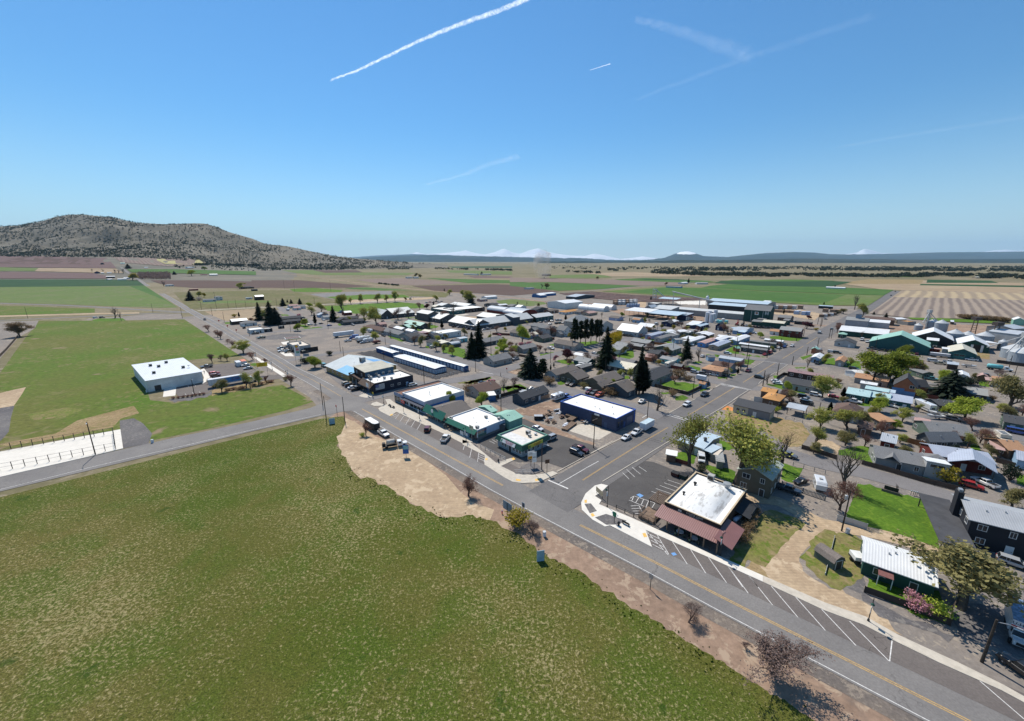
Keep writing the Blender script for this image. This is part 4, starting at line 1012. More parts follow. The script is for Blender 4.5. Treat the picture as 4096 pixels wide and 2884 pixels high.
K 112 624 345 664 12 3.2 x 2.2 lg RDG|office||pale grey office with dark roof at the main street corner
K 168 494 725 546 18 4.2 g 3 gr RM|warehouse||green warehouse with bright white roof beside the street|nw=1
K 155 536 245 546 6 3 h 1.4 gr RGN|kiosk||little green kiosk with pale green pyramid roof|nw=0
K 515 622 1212 662 24 5.2 x 6.5 tl RGN|warehouse||huge teal warehouse with mint and white gable roof|nw=1
K 1432 742 1752 768 24 4 x 2.7 tl RCR|warehouse||teal workshop with cream roof and sliding doors|nw=1
K 1536 648 1902 682 26 4.5 x 3.6 gr RM|warehouse||green gabled shed with white roof and open black doorway|nw=1
K 1002 570 1482 620 26 4.5 x 5.5 ch RM|warehouse||dark shed with steep white roof below the grain silos|nw=1
K 1180 605 1310 615 12 5 g 1 gr RM|shed||low green shed with white roof behind the teal warehouse|nw=1
K 1968 520 2235 545 16 4.5 g .8 nv RM|warehouse||long navy shed with white roof beyond the railway|nw=1
K 2180 480 2330 470 16 6 g 2 g RS|warehouse||grey metal warehouse at the frame edge beyond the railway|nw=1
K 2225 545 2400 535 16 7 x 2 lg RS|warehouse||pale blue grey gabled warehouse nearest the grain bins|nw=1
K 2180 372 2310 378 14 5 x 2 mt RM|barn||mint barn with white roof near the far bushes|nw=1
K 450 355 800 362 14 5 g 1.6 br RB|warehouse||long brown roofed warehouse before the striped field|nw=1
K 832 368 942 366 10 4 g 1 tan RM|shed||small white roofed shed right of the brown warehouse|nw=1
K 960 395 1055 392 9 3.5 f 0 g RO|shed||grey shed under an orange tarp near the silos|nw=1
K 1888 620 2030 650 8 4.5 s .5 ch RM|shelter||long white roofed shelter between the green gabled shed and bins|open=1
K 1190 700 1330 712 2 2 s .2 rd RPI|container||bright red container at the teal warehouse end|nw=1
K 1356 706 1432 718 6 4 g .6 lg RM|trailer_shed|shed|white box shed beside the cream roofed workshop|nw=1
C 178 626 255 628 16 4 x 1.2 bl RM|warehouse||bright blue workshop with white gable by the rail line|nw=1
C 252 622 396 622 18 4 g 1 bl RM|warehouse||longer bright blue workshop joined to the gabled one|nw=1
C 572 646 742 642 20 4 x 2.2 sl RS|warehouse||slate blue warehouse with grey roof at the dark red soil yard|nw=1
C 478 704 634 690 30 7.5 g 2 W RM|warehouse||tall white warehouse with open end beside the arched sheds|nw=1
C 592 744 820 764 13 1.6 b 5 W RM|hoop_barn|shed|longer white arched shed at the mill yard|nw=1
C 712 738 890 758 13 1.6 b 5 W RM|hoop_barn|shed|shorter white arched shed behind the longer one|nw=1
C 1008 764 1230 788 22 6 s 1.5 db RM|lumber_shed|shed|long open lumber shed with white roof|open=1
C 1228 790 1482 806 22 6 s 1.5 db RBL|lumber_shed|shed|long open lumber shed with pale blue roof|open=1
C 1482 806 1560 812 20 5 s .8 nv RS|garage||navy garage row with white doors at the lumber shed end|nw=1
C 1420 748 2085 796 18 6 g 1.6 g RSC|mill||very long grey mill hall with weathered white roof|nw=1
C 1244 746 1424 758 22 7 s 2 g RSC|mill||grey mill hall with sloping pale roof left of the long hall|nw=1
C 1194 738 1248 744 16 8 x 2.5 g RS|mill||silver gabled mill tower at the log yard|nw=1
C 1218 698 1300 700 14 8 f 0 g RF|mill||pale flat roofed mill block behind the silver gable|nw=1
C 1756 678 2292 698 40 7.5 g 2 g RBL|mill||huge sheet metal shed with pale blue roof at the field edge|nw=1
C 1762 712 2088 734 18 8 s 1.5 ch RBL|mill||open black sided shed with pale blue roof before the huge shed|nw=1
C 1310 658 1472 662 16 8 s 1 ch RBL|mill||dark open shed beside the skeletal conveyor tower|open=1
C 2240 690 2300 692 14 7 s 1 ch RM|mill||dark annex with white roof at the end of the huge shed|nw=1
A 900 572 955 570 14 5 x 4 sl RDG|barn||dark blue barn at the foot of the hill road|nw=1
A 845 652 905 650 14 4 x 4 nv RDG|barn||steep navy barn roof at the far left fields|nw=1
A 905 655 940 654 8 3 g 1 W RM|shed||low white shed right of the steep navy barn|nw=1
A 960 652 1010 650 8 3 g 1 W RM|shed||white farm shed among bare trees by the hill road|nw=1
A 1080 568 1140 566 12 4 g 2 W RGN|farmhouse||farm building with pale green roof beyond the hill road|nw=1
A 1295 606 1342 605 10 3 g 1 W RM|farmhouse||tiny white farm building on the green field beyond the wood|nw=1
A 1660 606 1715 604 12 4 g 1.5 W RS|farmhouse||white farmhouse with silver roof on the green field|nw=1
A 1880 668 1955 666 16 4 g 2 W RM|barn||long white roofed barn at the far green field|nw=1
A 1800 668 1860 667 8 3 g 1 pk RPI|shed||low pinkish shed left of the long white roofed barn|nw=1
B 1355 470 1400 468 12 4 g 2 W RLG|farmhouse||farmhouse left of a clump of trees in mid valley|nw=1
B 1420 470 1460 468 12 4 g 2 W RLG|farmhouse||farmhouse under the trees in mid valley|nw=1
B 1860 438 1980 440 12 4 g 2 W RLG|farmhouse||long farm buildings by a lone dark tree in the valley|nw=1
B 2030 442 2110 442 14 4 g 2 W RLG|farmhouse||farm roofs right of the lone dark tree in the valley|nw=1
C 300 446 350 444 20 5 g 2 rd RDG|barn||far dark barn behind the dust cloud|nw=1
C 142 566 200 564 12 3 g 1 W RG|farmhouse||small farmhouse left of bare trees by the ploughed soil|nw=1
C 1530 520 1580 520 12 3.5 g 1.5 W RM|farmhouse||white farmhouse beside a lone dark poplar|nw=1
C 1660 520 1760 520 12 3.5 g 1.5 W RLG|farmhouse||low farm buildings right of the lone dark poplar|nw=1
C 1380 550 1510 552 12 3 g 1.2 lb RG|farmhouse||low blue grey farmhouse by an orange tree in the fields|nw=1
D 520 558 690 560 12 3 g 1.2 W RM|farmhouse||white farmhouse right of a round dark tree in the fields|nw=1
D 1185 452 1215 452 16 4 g 2 W RM|barn||white barn on the far bright green strip|nw=1
D 1870 468 1905 468 14 4 g 2 tan RCR|barn||tan barn at the far canyon rim|nw=1
T 366 522 690 630 13 3 g 1 tan RBL|house||tan house with pale blue ribbed metal roof by the street curb|snap=0
T 694 642 786 680 5 2.8 s .3 db RBL|porch||bright blue roofed porch behind the pale blue ribbed roof|open=1,snap=0
T 782 690 862 716 3.5 2.4 s .4 bg RFT|shed||junk filled lean-to with rusty roof beside the blue porch|nw=1,snap=0
T 1142 892 1574 1024 11 5.6 x 1.7 ol RPG|apartment_house|apartments|two storey brown house with pale green roof and outside stair|st=2
T 1466 820 1580 800 8 2.2 x 5 ch RDG|cabin||black steep roofed cabin with dormer behind the big willow tree|snap=0
T 868 792 950 806 12 2.3 s .3 g RLG|shed||long low grey roofed shed behind the big willow tree|nw=1
T 216 702 336 724 2.6 2.4 s .2 br RF|shed||small brown shed with white top by the red fence|nw=1,snap=0
U 690 616 1215 718 10 3 g 1.8 g RG|house||long grey ranch house with grey shingle roof behind a board fence|snap=12
U 756 636 948 682 4 2.8 x 1.5 g RG|porch||gabled porch with grill on the grey ranch house|open=1,snap=12
U 1384 716 1500 690 7 3 g 1.2 g RG|house||grey shingled wing between white dormer tower and garage
U 1330 596 1966 690 9 3.6 g 1.4 rd RLV|garage||long dark red garage with silver blue metal roof
U 1478 662 1976 770 9 4 x 2.2 rd RLV|carport||gabled silver blue carport in front of the dark red garage|open=1
U 742 434 890 462 7 3 g 1.5 rd RS|barn||small dark red barn with silver roof and white doors
S 886 1226 1430 1290 11 3 g 2 gg RG|house||green grey house with wide grey roof and a bare tree in front
S 702 1266 880 1342 10 2.8 x 2.2 dg RG|garage||dark garage with grey gable behind the orange board fence
S 232 1090 430 1090 7 2.8 s .5 tan RT|shed||shed with orange roof between budding trees
S 680 1100 862 1136 6 2.6 s .3 bg RPI|carport||pale pink roofed carport with white car|open=1
S 1840 1090 2089 1112 10 2.9 g 1.6 gg RDG|house||dark roofed house behind reddish bare trees at the frame edge
S 1000 880 1230 890 8 2.8 g 1.2 dg RDG|house||low black roofed house behind the yellow green treetops
U 2120 540 2320 560 9 3 g 1.6 br RT|house||brown and green roofed house by the blue van
U 1940 520 2060 545 7 2.6 s .3 bg RPI|carport||pale roofed carport below the white motor cruiser|open=1
U 2216 640 2400 690 8 3 g 1.4 lb RLV|shed||pale blue shed at the frame edge by a board fence|nw=1
X 240 296 682 452 9 3.1 g 1.6 gr RM|house||dark green cottage with ribbed white metal roof and fenced garden|snap=0
'''
for s in ROWS.strip().splitlines():row(s)
def loc(root,p):
 """ground point -> the building's own coordinates"""
 d=p-root.location;a=-root.rotation_euler.z
 return Vector((d.x*math.cos(a)-d.y*math.sin(a),d.x*math.sin(a)+d.y*math.cos(a),d.z))
def hvac(root,x,y,z,s=1.0,m=None):
 mb=MB();mb.box(x-.5*s,x+.5*s,y-.45*s,y+.45*s,z+.15,z+1.0*s);mb.box(x-.35*s,x+.35*s,y-.3*s,y+.3*s,z,z+.15,1);mb.box(x-.42*s,x+.42*s,y-.455*s-.02,y-.455*s,z+.3,z+.8*s,1)
 return mb.build('air_conditioner',[m or M_hvac,M_i],root)
def vent(root,x,y,z,r=.15,h=.7,m=None):
 mb=MB();mb.lathe([(r,0),(r,h*.7),(r*1.7,h*.72),(r*1.7,h),(0,h+.05)],8)
 o=mb.build('roof_vent',m or M_st,root);o.location=(x,y,z);return o
def awning(root,m,x0,x1,y0,z0,y1,z1,t=.1):
 """sloping strip along the front: from (y0,z0) at the wall to (y1,z1) outside"""
 mb=MB();mb.loft([[(x,y0,z0),(x,y1,z1),(x,y1,z1-t),(x,y0,z0-t)]for x in(x0,x1)]);return mb.build('awning',m,root)
def post(root,x,y,z,m,r=.08,name='post'):
 mb=MB();mb.box(x-r,x+r,y-r,y+r,0,z);return mb.build(name,m,root)
def pn(root,name,m,x,y,z,wd,ht,rz=0,t=.05):
 mb=MB();mb.box(-wd/2,wd/2,-t,0,0,ht);o=mb.build(name,m,root);o.location=(x,y,z);o.rotation_euler=(0,0,rz);return o
def D_(root):return root['dims']
M_yellow=flat('sign_yellow',(.75,.5,.02),.5);M_red=flat('sign_red',(.5,.03,.03),.5);M_ink=flat('sign_black',(.015,.015,.015),.5);M_wh=flat('sign_white',(.7,.7,.68),.5);M_blue=flat('sign_blue',(.03,.1,.35),.5);M_green=flat('sign_green',(.02,.2,.1),.5);M_orange=flat('sign_orange',(.8,.25,.02),.5)
M_gawn=mroof('green_awning_metal',(.025,.13,.085),.4);M_gawnd=mroof('dark_green_fascia',(.02,.075,.05),.4)
FR=(PI/2,0,0)
o=b3((584,1524),(807,1487),(754,1432),5.5,'s',.5,wallm('W'),None,'variety_store','store','large white box store with ribbed white metal roof beside the green field',nw=1,nd=1,rm=mroof('store_roof',(.66,.68,.7),.8))
L,W,h=D_(o)
for x,y in((-.28,.3),(-.1,.62),(-.22,.75),(.28,.35),(.1,.8)):hvac(o,x*L,y*W,h+.5*y+.1,1.3)
addd(o,-L*.33,0,0,M_dd,2.4,2.6)
p=pn(o,'shop_front',M_g,L/2,W*.55,.2,7,2.8,PI/2);pn(o,'entrance_canopy',M_db,L/2+.02,W*.55,3.2,9,.9,PI/2,.5)
for y in(.15,.85):pn(o,'downpipe',M_t,L/2+.03,W*y,0,.12,5.2,PI/2,.08)
mb=MB();mb.lathe([(.05,0),(.05,.9)],6);mb.lathe([(.08,.9),(.5,1.1),(.75,1.4)],12)
q=mb.build('satellite_dish',M_st,o);q.location=(L*.38,W*.32,h+.3)
o=b3((1149,1370),(1181,1387),(1252,1384),4.5,'f',0,'lg','RFT','fuel_station','fuel station','grey fuel station shop with flat tan roof and open service bays',cap=M_td,nw=1,nd=1)
L,W,h=D_(o)
for i in range(3):pn(o,'service_bay',M_i,-L*.33+i*L*.3,0,.1,L*.2,3,0,.04)
for i in range(2):addw(o,L/2,W*(.2+.2*i),1.2,PI/2,1.2,1.1,True)
addd(o,L/2,W*.75,PI/2,M_dd,far=True)
hvac(o,0,W*.6,h-.34,1.5);vent(o,L*.2,W*.3,h-.34,.2,1.2);pn(o,'wing_wall',M_i,L/2+.0,W,.0,9,2.8,PI/2*0+PI/2,.2)
a=G(1143,1359,5.2);b_=G(1204,1353,5.2);a.z=b_.z=0
d=(b_-a).normalized();rt=empty('fuel_canopy',(a+b_)/2,math.atan2(d.y,d.x),'white and yellow fuel pump canopy with rusty brown roof beside the service bays','canopy');cl=(b_-a).length
mb=MB();mb.box(-cl/2,cl/2,0,9,4.8,5.5);mb.build('fascia',flat('canopy_white',(.65,.65,.63)),rt)
mb=MB();mb.box(-cl/2+.3,cl/2-.3,.3,8.7,5.5,5.54);mb.build('roof',flat('rusty_canopy_roof',(.1,.055,.05)),rt)
mb=MB();mb.box(-cl/2,cl/2,-.05,-.002,4.82,5.15);mb.build('yellow_stripe',M_yellow,rt)
for x in(-.25,.25):
 post(rt,x*cl,4.5,4.8,M_t,.2,'column')
 q=pn(rt,'fuel_pump',M_wh,x*cl-1.2,4.8,0.1,.9,1.9,0,.6);pn(q,'display',M_ink,0,-.62,1.2,.6,.4,0,.03)
o=b3((1304,1461),(1396,1499),(1584,1460),3.6,'g',3.6,sdg('ochre_siding',(.34,.24,.1)),None,'market_hall','store','wide hall with pale metal roof, bright blue roof corner and ochre wall',nw=1,nd=1,rm=mroof('pale_hall_roof',(.47,.5,.49),.6),ov=.8)
L,W,h=D_(o);s=3.6/(W/2)
mb=MB();mb.quad([(L*.02,.9*0-.8,h-.8*s+.19),(L/2+.8,-.8,h-.8*s+.19),(L/2+.8,W*.2,h+W*.2*s+.19),(L*.02-.4,W*.2,h+W*.2*s+.19)]);mb.build('blue_roof_sheets',mroof('blue_roof_sheets',(.17,.42,.62),.6),o)
mb=MB();mb.quad([(-L*.1,W*.62,h+W*.38*s+.19),(L*.3,W*.62,h+W*.38*s+.19),(L*.3,W+.5,h-.5*s+.19),(-L*.1,W+.5,h-.5*s+.19)][::-1]);mb.build('blue_back_sheets',mroof('blue_back_sheets',(.13,.33,.6),.6),o)
hvac(o,L*.18,W*.45,h+W*.42*s,2.6)
for i in range(4):addw(o,-L*.4+i*L*.2,0,1.1,0,1.6,1.1,True)
o=b3((1415,1465),(1460,1490),(1567,1467),7.4,'s',.6,sdg('dark_blue_siding',(.035,.085,.14)),'RFG','tavern','pub','two storey building with dark timber front, blue side wall and balcony',nw=1,nd=1,rm=flat('roof_felt_cream',(.45,.43,.36),.9,.1,sc=.3))
L,W,h=D_(o)
for y in(.12,.38,.62,.85):addw(o,L/2,W*y,4.6,PI/2,1.1,1.5,False)
pn(o,'timber_front',sdg('timber_front',(.05,.028,.02)),0,0,0,L,h,0,.08)
for x in(-.25,.2):addw(o,x*L,-.08,4.6,0,1.4,1.4,False)
mb=MB();mb.box(-L/2,L/2,-3,-.1,3.4,3.6);mb.box(-L/2,L/2,-3,-2.92,3.6,4.5);mb.box(-L/2,-L/2+.08,-2.92,-.1,3.6,4.5);mb.box(L/2-.08,L/2,-2.92,-.1,3.6,4.5);mb.build('balcony',sdg('timber_balcony',(.09,.055,.04)),o)
for i in range(4):post(o,-L/2+.2+i*(L-.4)/3,-2.9,3.4,M_t,.08)
addd(o,0,-.08,0,M_dd);pn(o,'side_awning',mroof('blue_back_sheets',(.13,.33,.6)),L/2,W+1,2.8,6,.1,PI/2,2)
q=pn(o,'rear_wing',sdg('dark_blue_siding',(.035,.085,.14)),L*.2,W+6,0,L*.6,3.4,0,5.9);pn(q,'wing_roof',flat('roof_felt_cream',(.45,.43,.36)),0,0,3.4,L*.6,.1,0,5.9)
o=b3((1448,1513),(1496,1535),(1669,1507),4.9,'f',0,sdg('navy_block',(.022,.026,.042),.6),'RF','bar','bar','long navy bar with white flat roof and a flag painted on its side wall',nw=1,nd=1,cap=M_td)
L,W,h=D_(o);z=h-.34
fx,fz,fw,fh=W*.14,1.6,W*.22,2.5
r_=pn(o,'flag_mural',flat('mural_navy',(.03,.035,.05)),L/2,fx,fz,fw,fh,PI/2,.03)
for i in range(7):pn(r_,'white_stripe',M_wh,.18*fw if i>3 else 0,-.032,fh*i*2/13,fw*(.64 if i>3 else 1),fh/13,0,.012)
can=pn(r_,'star_field',flat('mural_blue',(.03,.05,.2)),-fw*.32+.14*fw*0,-.033,fh*6/13,fw*.36,fh*7/13,0,.012)
for i in range(5):
 for j in range(4):
  s_=pn(can,'star',M_wh,-fw*.14+i*fw*.07,-.014,fh*(.06+j*.125),.1,.1,0,.008)
for y,w_ in((.44,1.3),(.62,1.3)):addw(o,L/2,W*y,1.7,PI/2,w_,.9,False)
addd(o,L/2,W*.83,PI/2,flat('pale_blue_door',(.3,.42,.6)),1.1,2.2)
awning(o,shg('cedar_awning',(.13,.095,.075)),-L/2,L/2,0,h,-2.4,3.0,.15)
for x in(-.4,0,.4):post(o,x*L,-2.2,3.0,M_td)
addd(o,0,0,0,M_dd)
for x,y,k in((-.2,.12,1.6),(-.25,.35,1.2),(0.1,.38,1.1),(.3,.5,1)):hvac(o,x*L,y*W,z,k)
for x,y in((.1,.2),(.3,.3),(-.3,.6),(.1,.8)):vent(o,x*L,y*W,z,.13,.8)
def storage(q1,q2,q3,n,nend,label):
 o=b3(q1,q2,q3,2.9,'g',.35,sdg('storage_blue',(.02,.07,.2)),None,'storage_row','storage units',label,nw=1,nd=1,rm=mroof('storage_roof',(.68,.69,.68),.6,var=.04),ov=.15,group='blue storage rows with white doors')
 L,W,h=D_(o);me=None
 dm=mroof('roll_door',(.55,.58,.62),.25,axis='Z')
 mb=MB();mb.box(-1.15,1.15,-.05,0,0,2.25);me=mb.mesh('roll_up_door',dm)
 for i in range(n):child('roll_up_door',me,o,((i+.5)/n*L-L/2,-.002,.05),0)
 mb=MB();mb.box(-.5,.5,-.05,0,0,2.25);me2=mb.mesh('roll_up_door',dm)
 for i in range(nend):child('roll_up_door',me2,o,(L/2+.002,(i+.5)/nend*W,.05),PI/2)
storage((1559,1384),(1855,1467),(1876,1463),25,0,'longest blue storage row with white doors, furthest from the street front')
storage((1575,1426),(1740,1476),(1790,1467),15,6,'middle blue storage row with wide white roof and small end doors')
storage((1504,1391),(1570,1413),(1600,1409),0,4,'short blue storage row with windowless side at the back corner')
o=b3((1610,1571),(1697,1608),(1887,1573),5.0,'f',0,sdg('corner_white',(.5,.53,.58)),'RF','corner_shop','shop','white roofed corner shop with bright blue side wall and glazed front',nw=1,nd=1,cap=M_t)
L,W,h=D_(o);z=h-.34
pn(o,'blue_wall',sdg('bright_blue_block',(.05,.2,.5)),L/2,W*.56,0,W*.86,h-2.0,PI/2,.05)
for i in range(6):pn(o,'shop_window',M_g,-L/2+(i+.5)*L/6,0,.5,L/6-.35,2.0,0,.04)
addd(o,-L*.2,-.04,0,M_doorw,1.1,2.3)
awning(o,flat('navy_awning',(.03,.04,.07)),-L/2,L/2,0,3.3,-1.6,2.9);pn(o,'fascia',sdg('fascia_grey',(.42,.46,.55)),0,0,3.4,L,h-3.4,0,.12)
vent(o,.1*L,.35*W,z,.12,1.6);vent(o,-.2*L,.75*W,z,.12,.6)
o=b3((1576,1567),(1611,1582),(1788,1534),4.2,'f',0,'lg','RFG','annex','shop','narrow shop with grey blue front and long rusty brown roof',nw=1,nd=1,cap=M_td,rm=flat('rust_roof',(.2,.105,.075),.9,sc=.3))
L,W,h=D_(o)
for i in range(3):pn(o,'shop_window',M_g,-L*.33+i*L*.33,0,.4,L*.26,2.3,0,.04)
pn(o,'fascia',sdg('fascia_blue',(.2,.25,.36)),0,0,2.9,L,1.4,0,.1)
o=b3((1706,1634),(1783,1673),(1886,1640),3.3,'x',2.2,sdg('stone_front',(.17,.14,.12)),'RBG','cafe','cafe','brown shingled cafe with tall dark green awning and round clock sign',nw=1,nd=1)
L,W,h=D_(o)
awning(o,M_gawn,-L/2-.3,L/2+.2,.1,5.3,-1.7,2.8,.12)
for i in range(4):pn(o,'shop_window',M_g,-L*.36+i*L*.24,0,.7,L*.18,1.4,0,.04)
addd(o,L*.04,-.04,0,M_dd)
mb=MB();mb.lathe([(0,0),(.75,0),(.75,.12),(0,.12)],20);q=mb.build('round_sign',M_wh,o);q.location=(-.05*L,-1.15,4.3);q.rotation_euler=(PI/2,0,0)
o=b3((1789,1671),(1907,1722),(2037,1680),3.6,'f',0,sdg('market_wall',(.42,.5,.62)),'RF','market','market','white roofed market with green awning and mural sign on its blue side',nw=1,nd=1,cap=M_t)
L,W,h=D_(o);z=h-.34
awning(o,M_gawn,-L/2,L/2+.3,0,h+.2,-1.5,2.5,.12)
pn(o,'shop_front',sdg('stone_dark',(.1,.085,.08)),0,0,0,L,2.9,0,.06)
for i in range(5):pn(o,'shop_window',M_g,-L*.42+i*L*.19,-.06,.6,L*.14,1.6,0,.03)
addd(o,L*.22,-.06,0,M_dd)
pn(o,'stone_base',sdg('grey_block',(.2,.19,.185)),L/2,W*.5,0,W,.9,PI/2,.06)
q=pn(o,'mural_sign',flat('mural_lake',(.06,.16,.25),sc=2),L/2,W*.17,.9,W*.27,2.4,PI/2,.07)
pn(q,'mural_trees',flat('mural_trees',(.09,.16,.12)),0,-.072,0,W*.27,.8,0,.01)
pn(q,'cream_panel',flat('mural_cream',(.45,.42,.33)),-.03*W,-.072,.95,W*.19,1.3,0,.015)
wrt(q,'CULVER MARKET',.82,(-.03*W,-.095,1.85),FR,M_red,sx=.8);wrt(q,'GROCERY & DELI',.42,(-.03*W,-.095,1.25),FR,M_green,sx=.9)
pn(o,'white_post',M_wh,L/2,W*.015,.9,.5,2.2,PI/2,.08)
for x,y,k in((-.42,.06,1),(.4,.12,1.1),(.1,.72,1),(.37,.88,.9)):hvac(o,x*L,y*W,z,k)
for x,y in((.15,.35),(-.1,.5),(.3,.6)):vent(o,x*L,y*W,z,.1,.4)
o=b3((1991,1740),(2089,1785),(2189,1740),3.9,'f',0,sdg('drive_in_grey',(.27,.31,.33)),'RFT','burger_restaurant','restaurant','burger restaurant with dark green slanted fascia and flat tan roof',nw=1,nd=1)
L,W,h=D_(o);z=h-.34
mb=MB();i_,o_=.05,.75
for(x0,y0),(x1,y1)in(((-1,0),(1,0)),((1,0),(1,1)),((1,1),(-1,1)),((-1,1),(-1,0))):
 def pt(sx,sy,off,zz):return(sx*(L/2+off),(W+off if sy else-off),zz)
 mb.quad([pt(x0,y0,o_,2.5),pt(x1,y1,o_,2.5),pt(x1,y1,i_,h+.15),pt(x0,y0,i_,h+.15)]);mb.quad([pt(x0,y0,o_,2.5),pt(x0,y0,0,2.5),pt(x1,y1,0,2.5),pt(x1,y1,o_,2.5)])
mb.build('fascia',M_gawnd,o)
mb=MB()
for q in((-L/2-.1,L/2+.1,-.1,.3),(-L/2-.1,L/2+.1,W-.3,W+.1),(-L/2-.1,-L/2+.3,.3,W-.3),(L/2-.3,L/2+.1,.3,W-.3)):mb.box(*q,h+.002,h+.16)
mb.build('parapet_cap',flat('cap_green',(.1,.25,.19)),o)
mb=MB();mb.quad([(-L/2+.4,.4,z+.02),(L/2-.4,.4,z+.02),(L/2-.4,W*.5,z+.02),(-L/2+.4,W*.45,z+.02)]);mb.build('roof_sheet',flat('roof_sheet_white',(.6,.59,.57)),o)
tl=math.atan2(o_-i_,h+.15-2.5)
def sign_on(root,x,y,rz,wd,bgm):
 q=pn(root,'sign_board',bgm,x,y,2.62,wd,1.15,rz,.06);q.rotation_euler=(-tl,0,rz)if rz==0 else(0,0,rz)
 wrt(q,'BEETLE BAILEY',.55,(.1*wd,-.07,.86),FR,M_red,sx=.95*wd/6.2);wrt(q,'BURGERS',.62,(.1*wd,-.07,.36),FR,M_red,sx=1.05*wd/6.2)
 pn(q,'sign_emblem',M_green,-.43*wd,-.065,.15,.5,.85,0,.015)
sign_on(o,-L*.02,-.78,0,6.6,M_wh)
q=pn(o,'sign_board',flat('sign_lime',(.5,.5,.08)),L/2+.8,W*.45,2.6,6.6,1.15,PI/2,.06);wrt(q,'BEETLE BAILEY',.55,(.6,-.07,.86),FR,M_red);wrt(q,'BURGERS',.62,(.6,-.07,.36),FR,M_red);pn(q,'sign_emblem',M_green,-2.8,-.065,.15,.6,.85,0,.015)
for x in(-.28,-.17,.17,.3,.42):addw(o,x*L,0,.95,0,.95,1.2)
addd(o,.02*L,0,0,M_dd,1.1,2.2)
for y in(.14,.26,.42,.62,.8):addw(o,L/2,y*W,.95,PI/2,.95,1.2)
hvac(o,.02*L,.7*W,z,1.3);hvac(o,.18*L,.6*W,z,.9);vent(o,.2*L,.82*W,z,.35,.6);vent(o,-.1*L,.9*W,z,.08,1.2)
o=b3((2241,1606),(2466,1676),(2543,1637),5.0,'f',0,sdg('workshop_blue',(.045,.06,.115),.4),'RF','workshop','workshop','long blue workshop with white flat roof and bright blue roof edge',nw=1,nd=1,cap=flat('bright_blue_edge',(.03,.1,.42)))
L,W,h=D_(o);z=h-.34
pn(o,'big_doorway',M_i,L*.18,0,.05,4.6,3.8,0,.03);pn(o,'shop_sign',M_wh,L*.18,0,4.0,2.2,.7,0,.08)
pn(o,'side_door_panel',sdg('blue_panel',(.06,.09,.17)),L*.33,0,0,1.2,2.4,0,.05)
for y in(.12,.28):addw(o,L/2,W*y,1.2,PI/2,1.3,2.2,False,flat('blue_frame',(.03,.06,.14)))
pn(o,'blue_door',sdg('side_door_blue',(.04,.08,.22)),L/2,W*.42,.05,1.1,2.3,PI/2,.05);pn(o,'overhead_door',mroof('overhead_door',(.06,.085,.16),.5,axis='Z'),L/2,W*.68,.05,4.2,3.4,PI/2,.05);pn(o,'blue_downpipe',flat('bright_blue_edge',(.03,.1,.42)),L/2,W*.93,0,.5,4.6,PI/2,.06)
for x,y in((-.3,.3),(0,.4),(.1,.35),(.35,.3),(.2,.7),(-.2,.9)):vent(o,x*L,y*W,z,.12,.45)
o=b3((2659,2007),(2883,2101),(2997,1962),4.6,'f',0,sdg('grill_brown',(.045,.03,.024),.35),'RF','bar_and_grill','restaurant','dark brown bar and grill with domed white roof and red metal porch roof',nw=1,nd=1,cap=flat('cap_tan',(.5,.4,.27)))
L,W,h=D_(o);z=h-.34
m,nt,b=newmat('stained_membrane');v=crd(nt,'obj',(1,.25,1));a_=nz(nt,v,.9,6,.7);c_=ramp(nt,nz(nt,crd(nt,'obj'),.25,4),.35,.65)
lk(nt,mix(nt,mt(nt,'MULTIPLY',ramp(nt,a_,.5,.62),.7),mix(nt,c_,(.66,.66,.64),(.76,.75,.72)),(.27,.25,.23)),b.inputs['Base Color']);iv(b,'Roughness',.6)
mb=MB();n1,n2=14,12;x0,x1,y0,y1=-L/2+1.6,L/2-1.6,1.4,W-1.4
for j in range(n2+1):
 for i in range(n1+1):
  u_,v_=i/n1,j/n2;e=min(1,6*u_,6*(1-u_))*min(1,5*v_,5*(1-v_))
  mb.v.append((lerp(x0,x1,u_),lerp(y0,y1,v_),z+.01+1.5*(math.sin(PI*u_)**.6)*e**.7*(.75+.25*math.sin(PI*v_))if 0<u_<1 else z+.01))
for j in range(n2):
 for i in range(n1):mb.f.append((j*(n1+1)+i,j*(n1+1)+i+1,(j+1)*(n1+1)+i+1,(j+1)*(n1+1)+i));mb.m.append(0)
mb.build('domed_roof',m,o,smooth=True)
M_red_roof=mroof('red_porch_metal',(.235,.115,.105),.42)
awning(o,M_red_roof,-L/2-.6,L/2+1.0,0,3.75,-4.0,2.7,.1)
mb=MB();mb.loft([[(L/2,y,3.75),(L/2+3.6,y,2.7),(L/2+3.6,y,2.6),(L/2,y,3.65)]for y in(-3.9,5)]);mb.build('side_awning',mroof('red_porch_side',(.235,.115,.105),.42,axis='Y'),o)
for i in range(6):post(o,-L/2-.2+i*(L+1)/5,-3.7,2.65,M_w,.12)
mb=MB();mb.box(-L/2-.6,L/2+1,-4.6,-.05,.02,.16);mb.build('porch_floor',flat('porch_floor',(.18,.16,.145)),o)
for i in range(4):pn(o,'shop_window',M_g,-L*.36+i*L*.22,0,.9,1.9,1.3,0,.04)
addd(o,L*.4,0,0,M_db)
q=pn(o,'sign_board',flat('sign_dark',(.03,.025,.022)),L*.02,0,3.62,6.8,.85,0,.08);wrt(q,'JUNIPER COVE',.62,(.5,-.09,.58),FR,flat('sign_letters_tan',(.5,.46,.4)),sx=.9);wrt(q,'BAR & GRILL',.42,(.5,-.09,.2),FR,flat('sign_letters_tan',(.5,.46,.4)));pn(q,'sign_emblem',flat('sign_letters_tan',(.5,.46,.4)),-2.8,-.08,.12,.8,.55,0,.015)
hvac(o,-.15*L,.93*W,z+.3,1.5);mb=MB();mb.box(-.02*L,.16*L,.88*W,.93*W,z,z+.5);mb.build('duct',M_st,o)
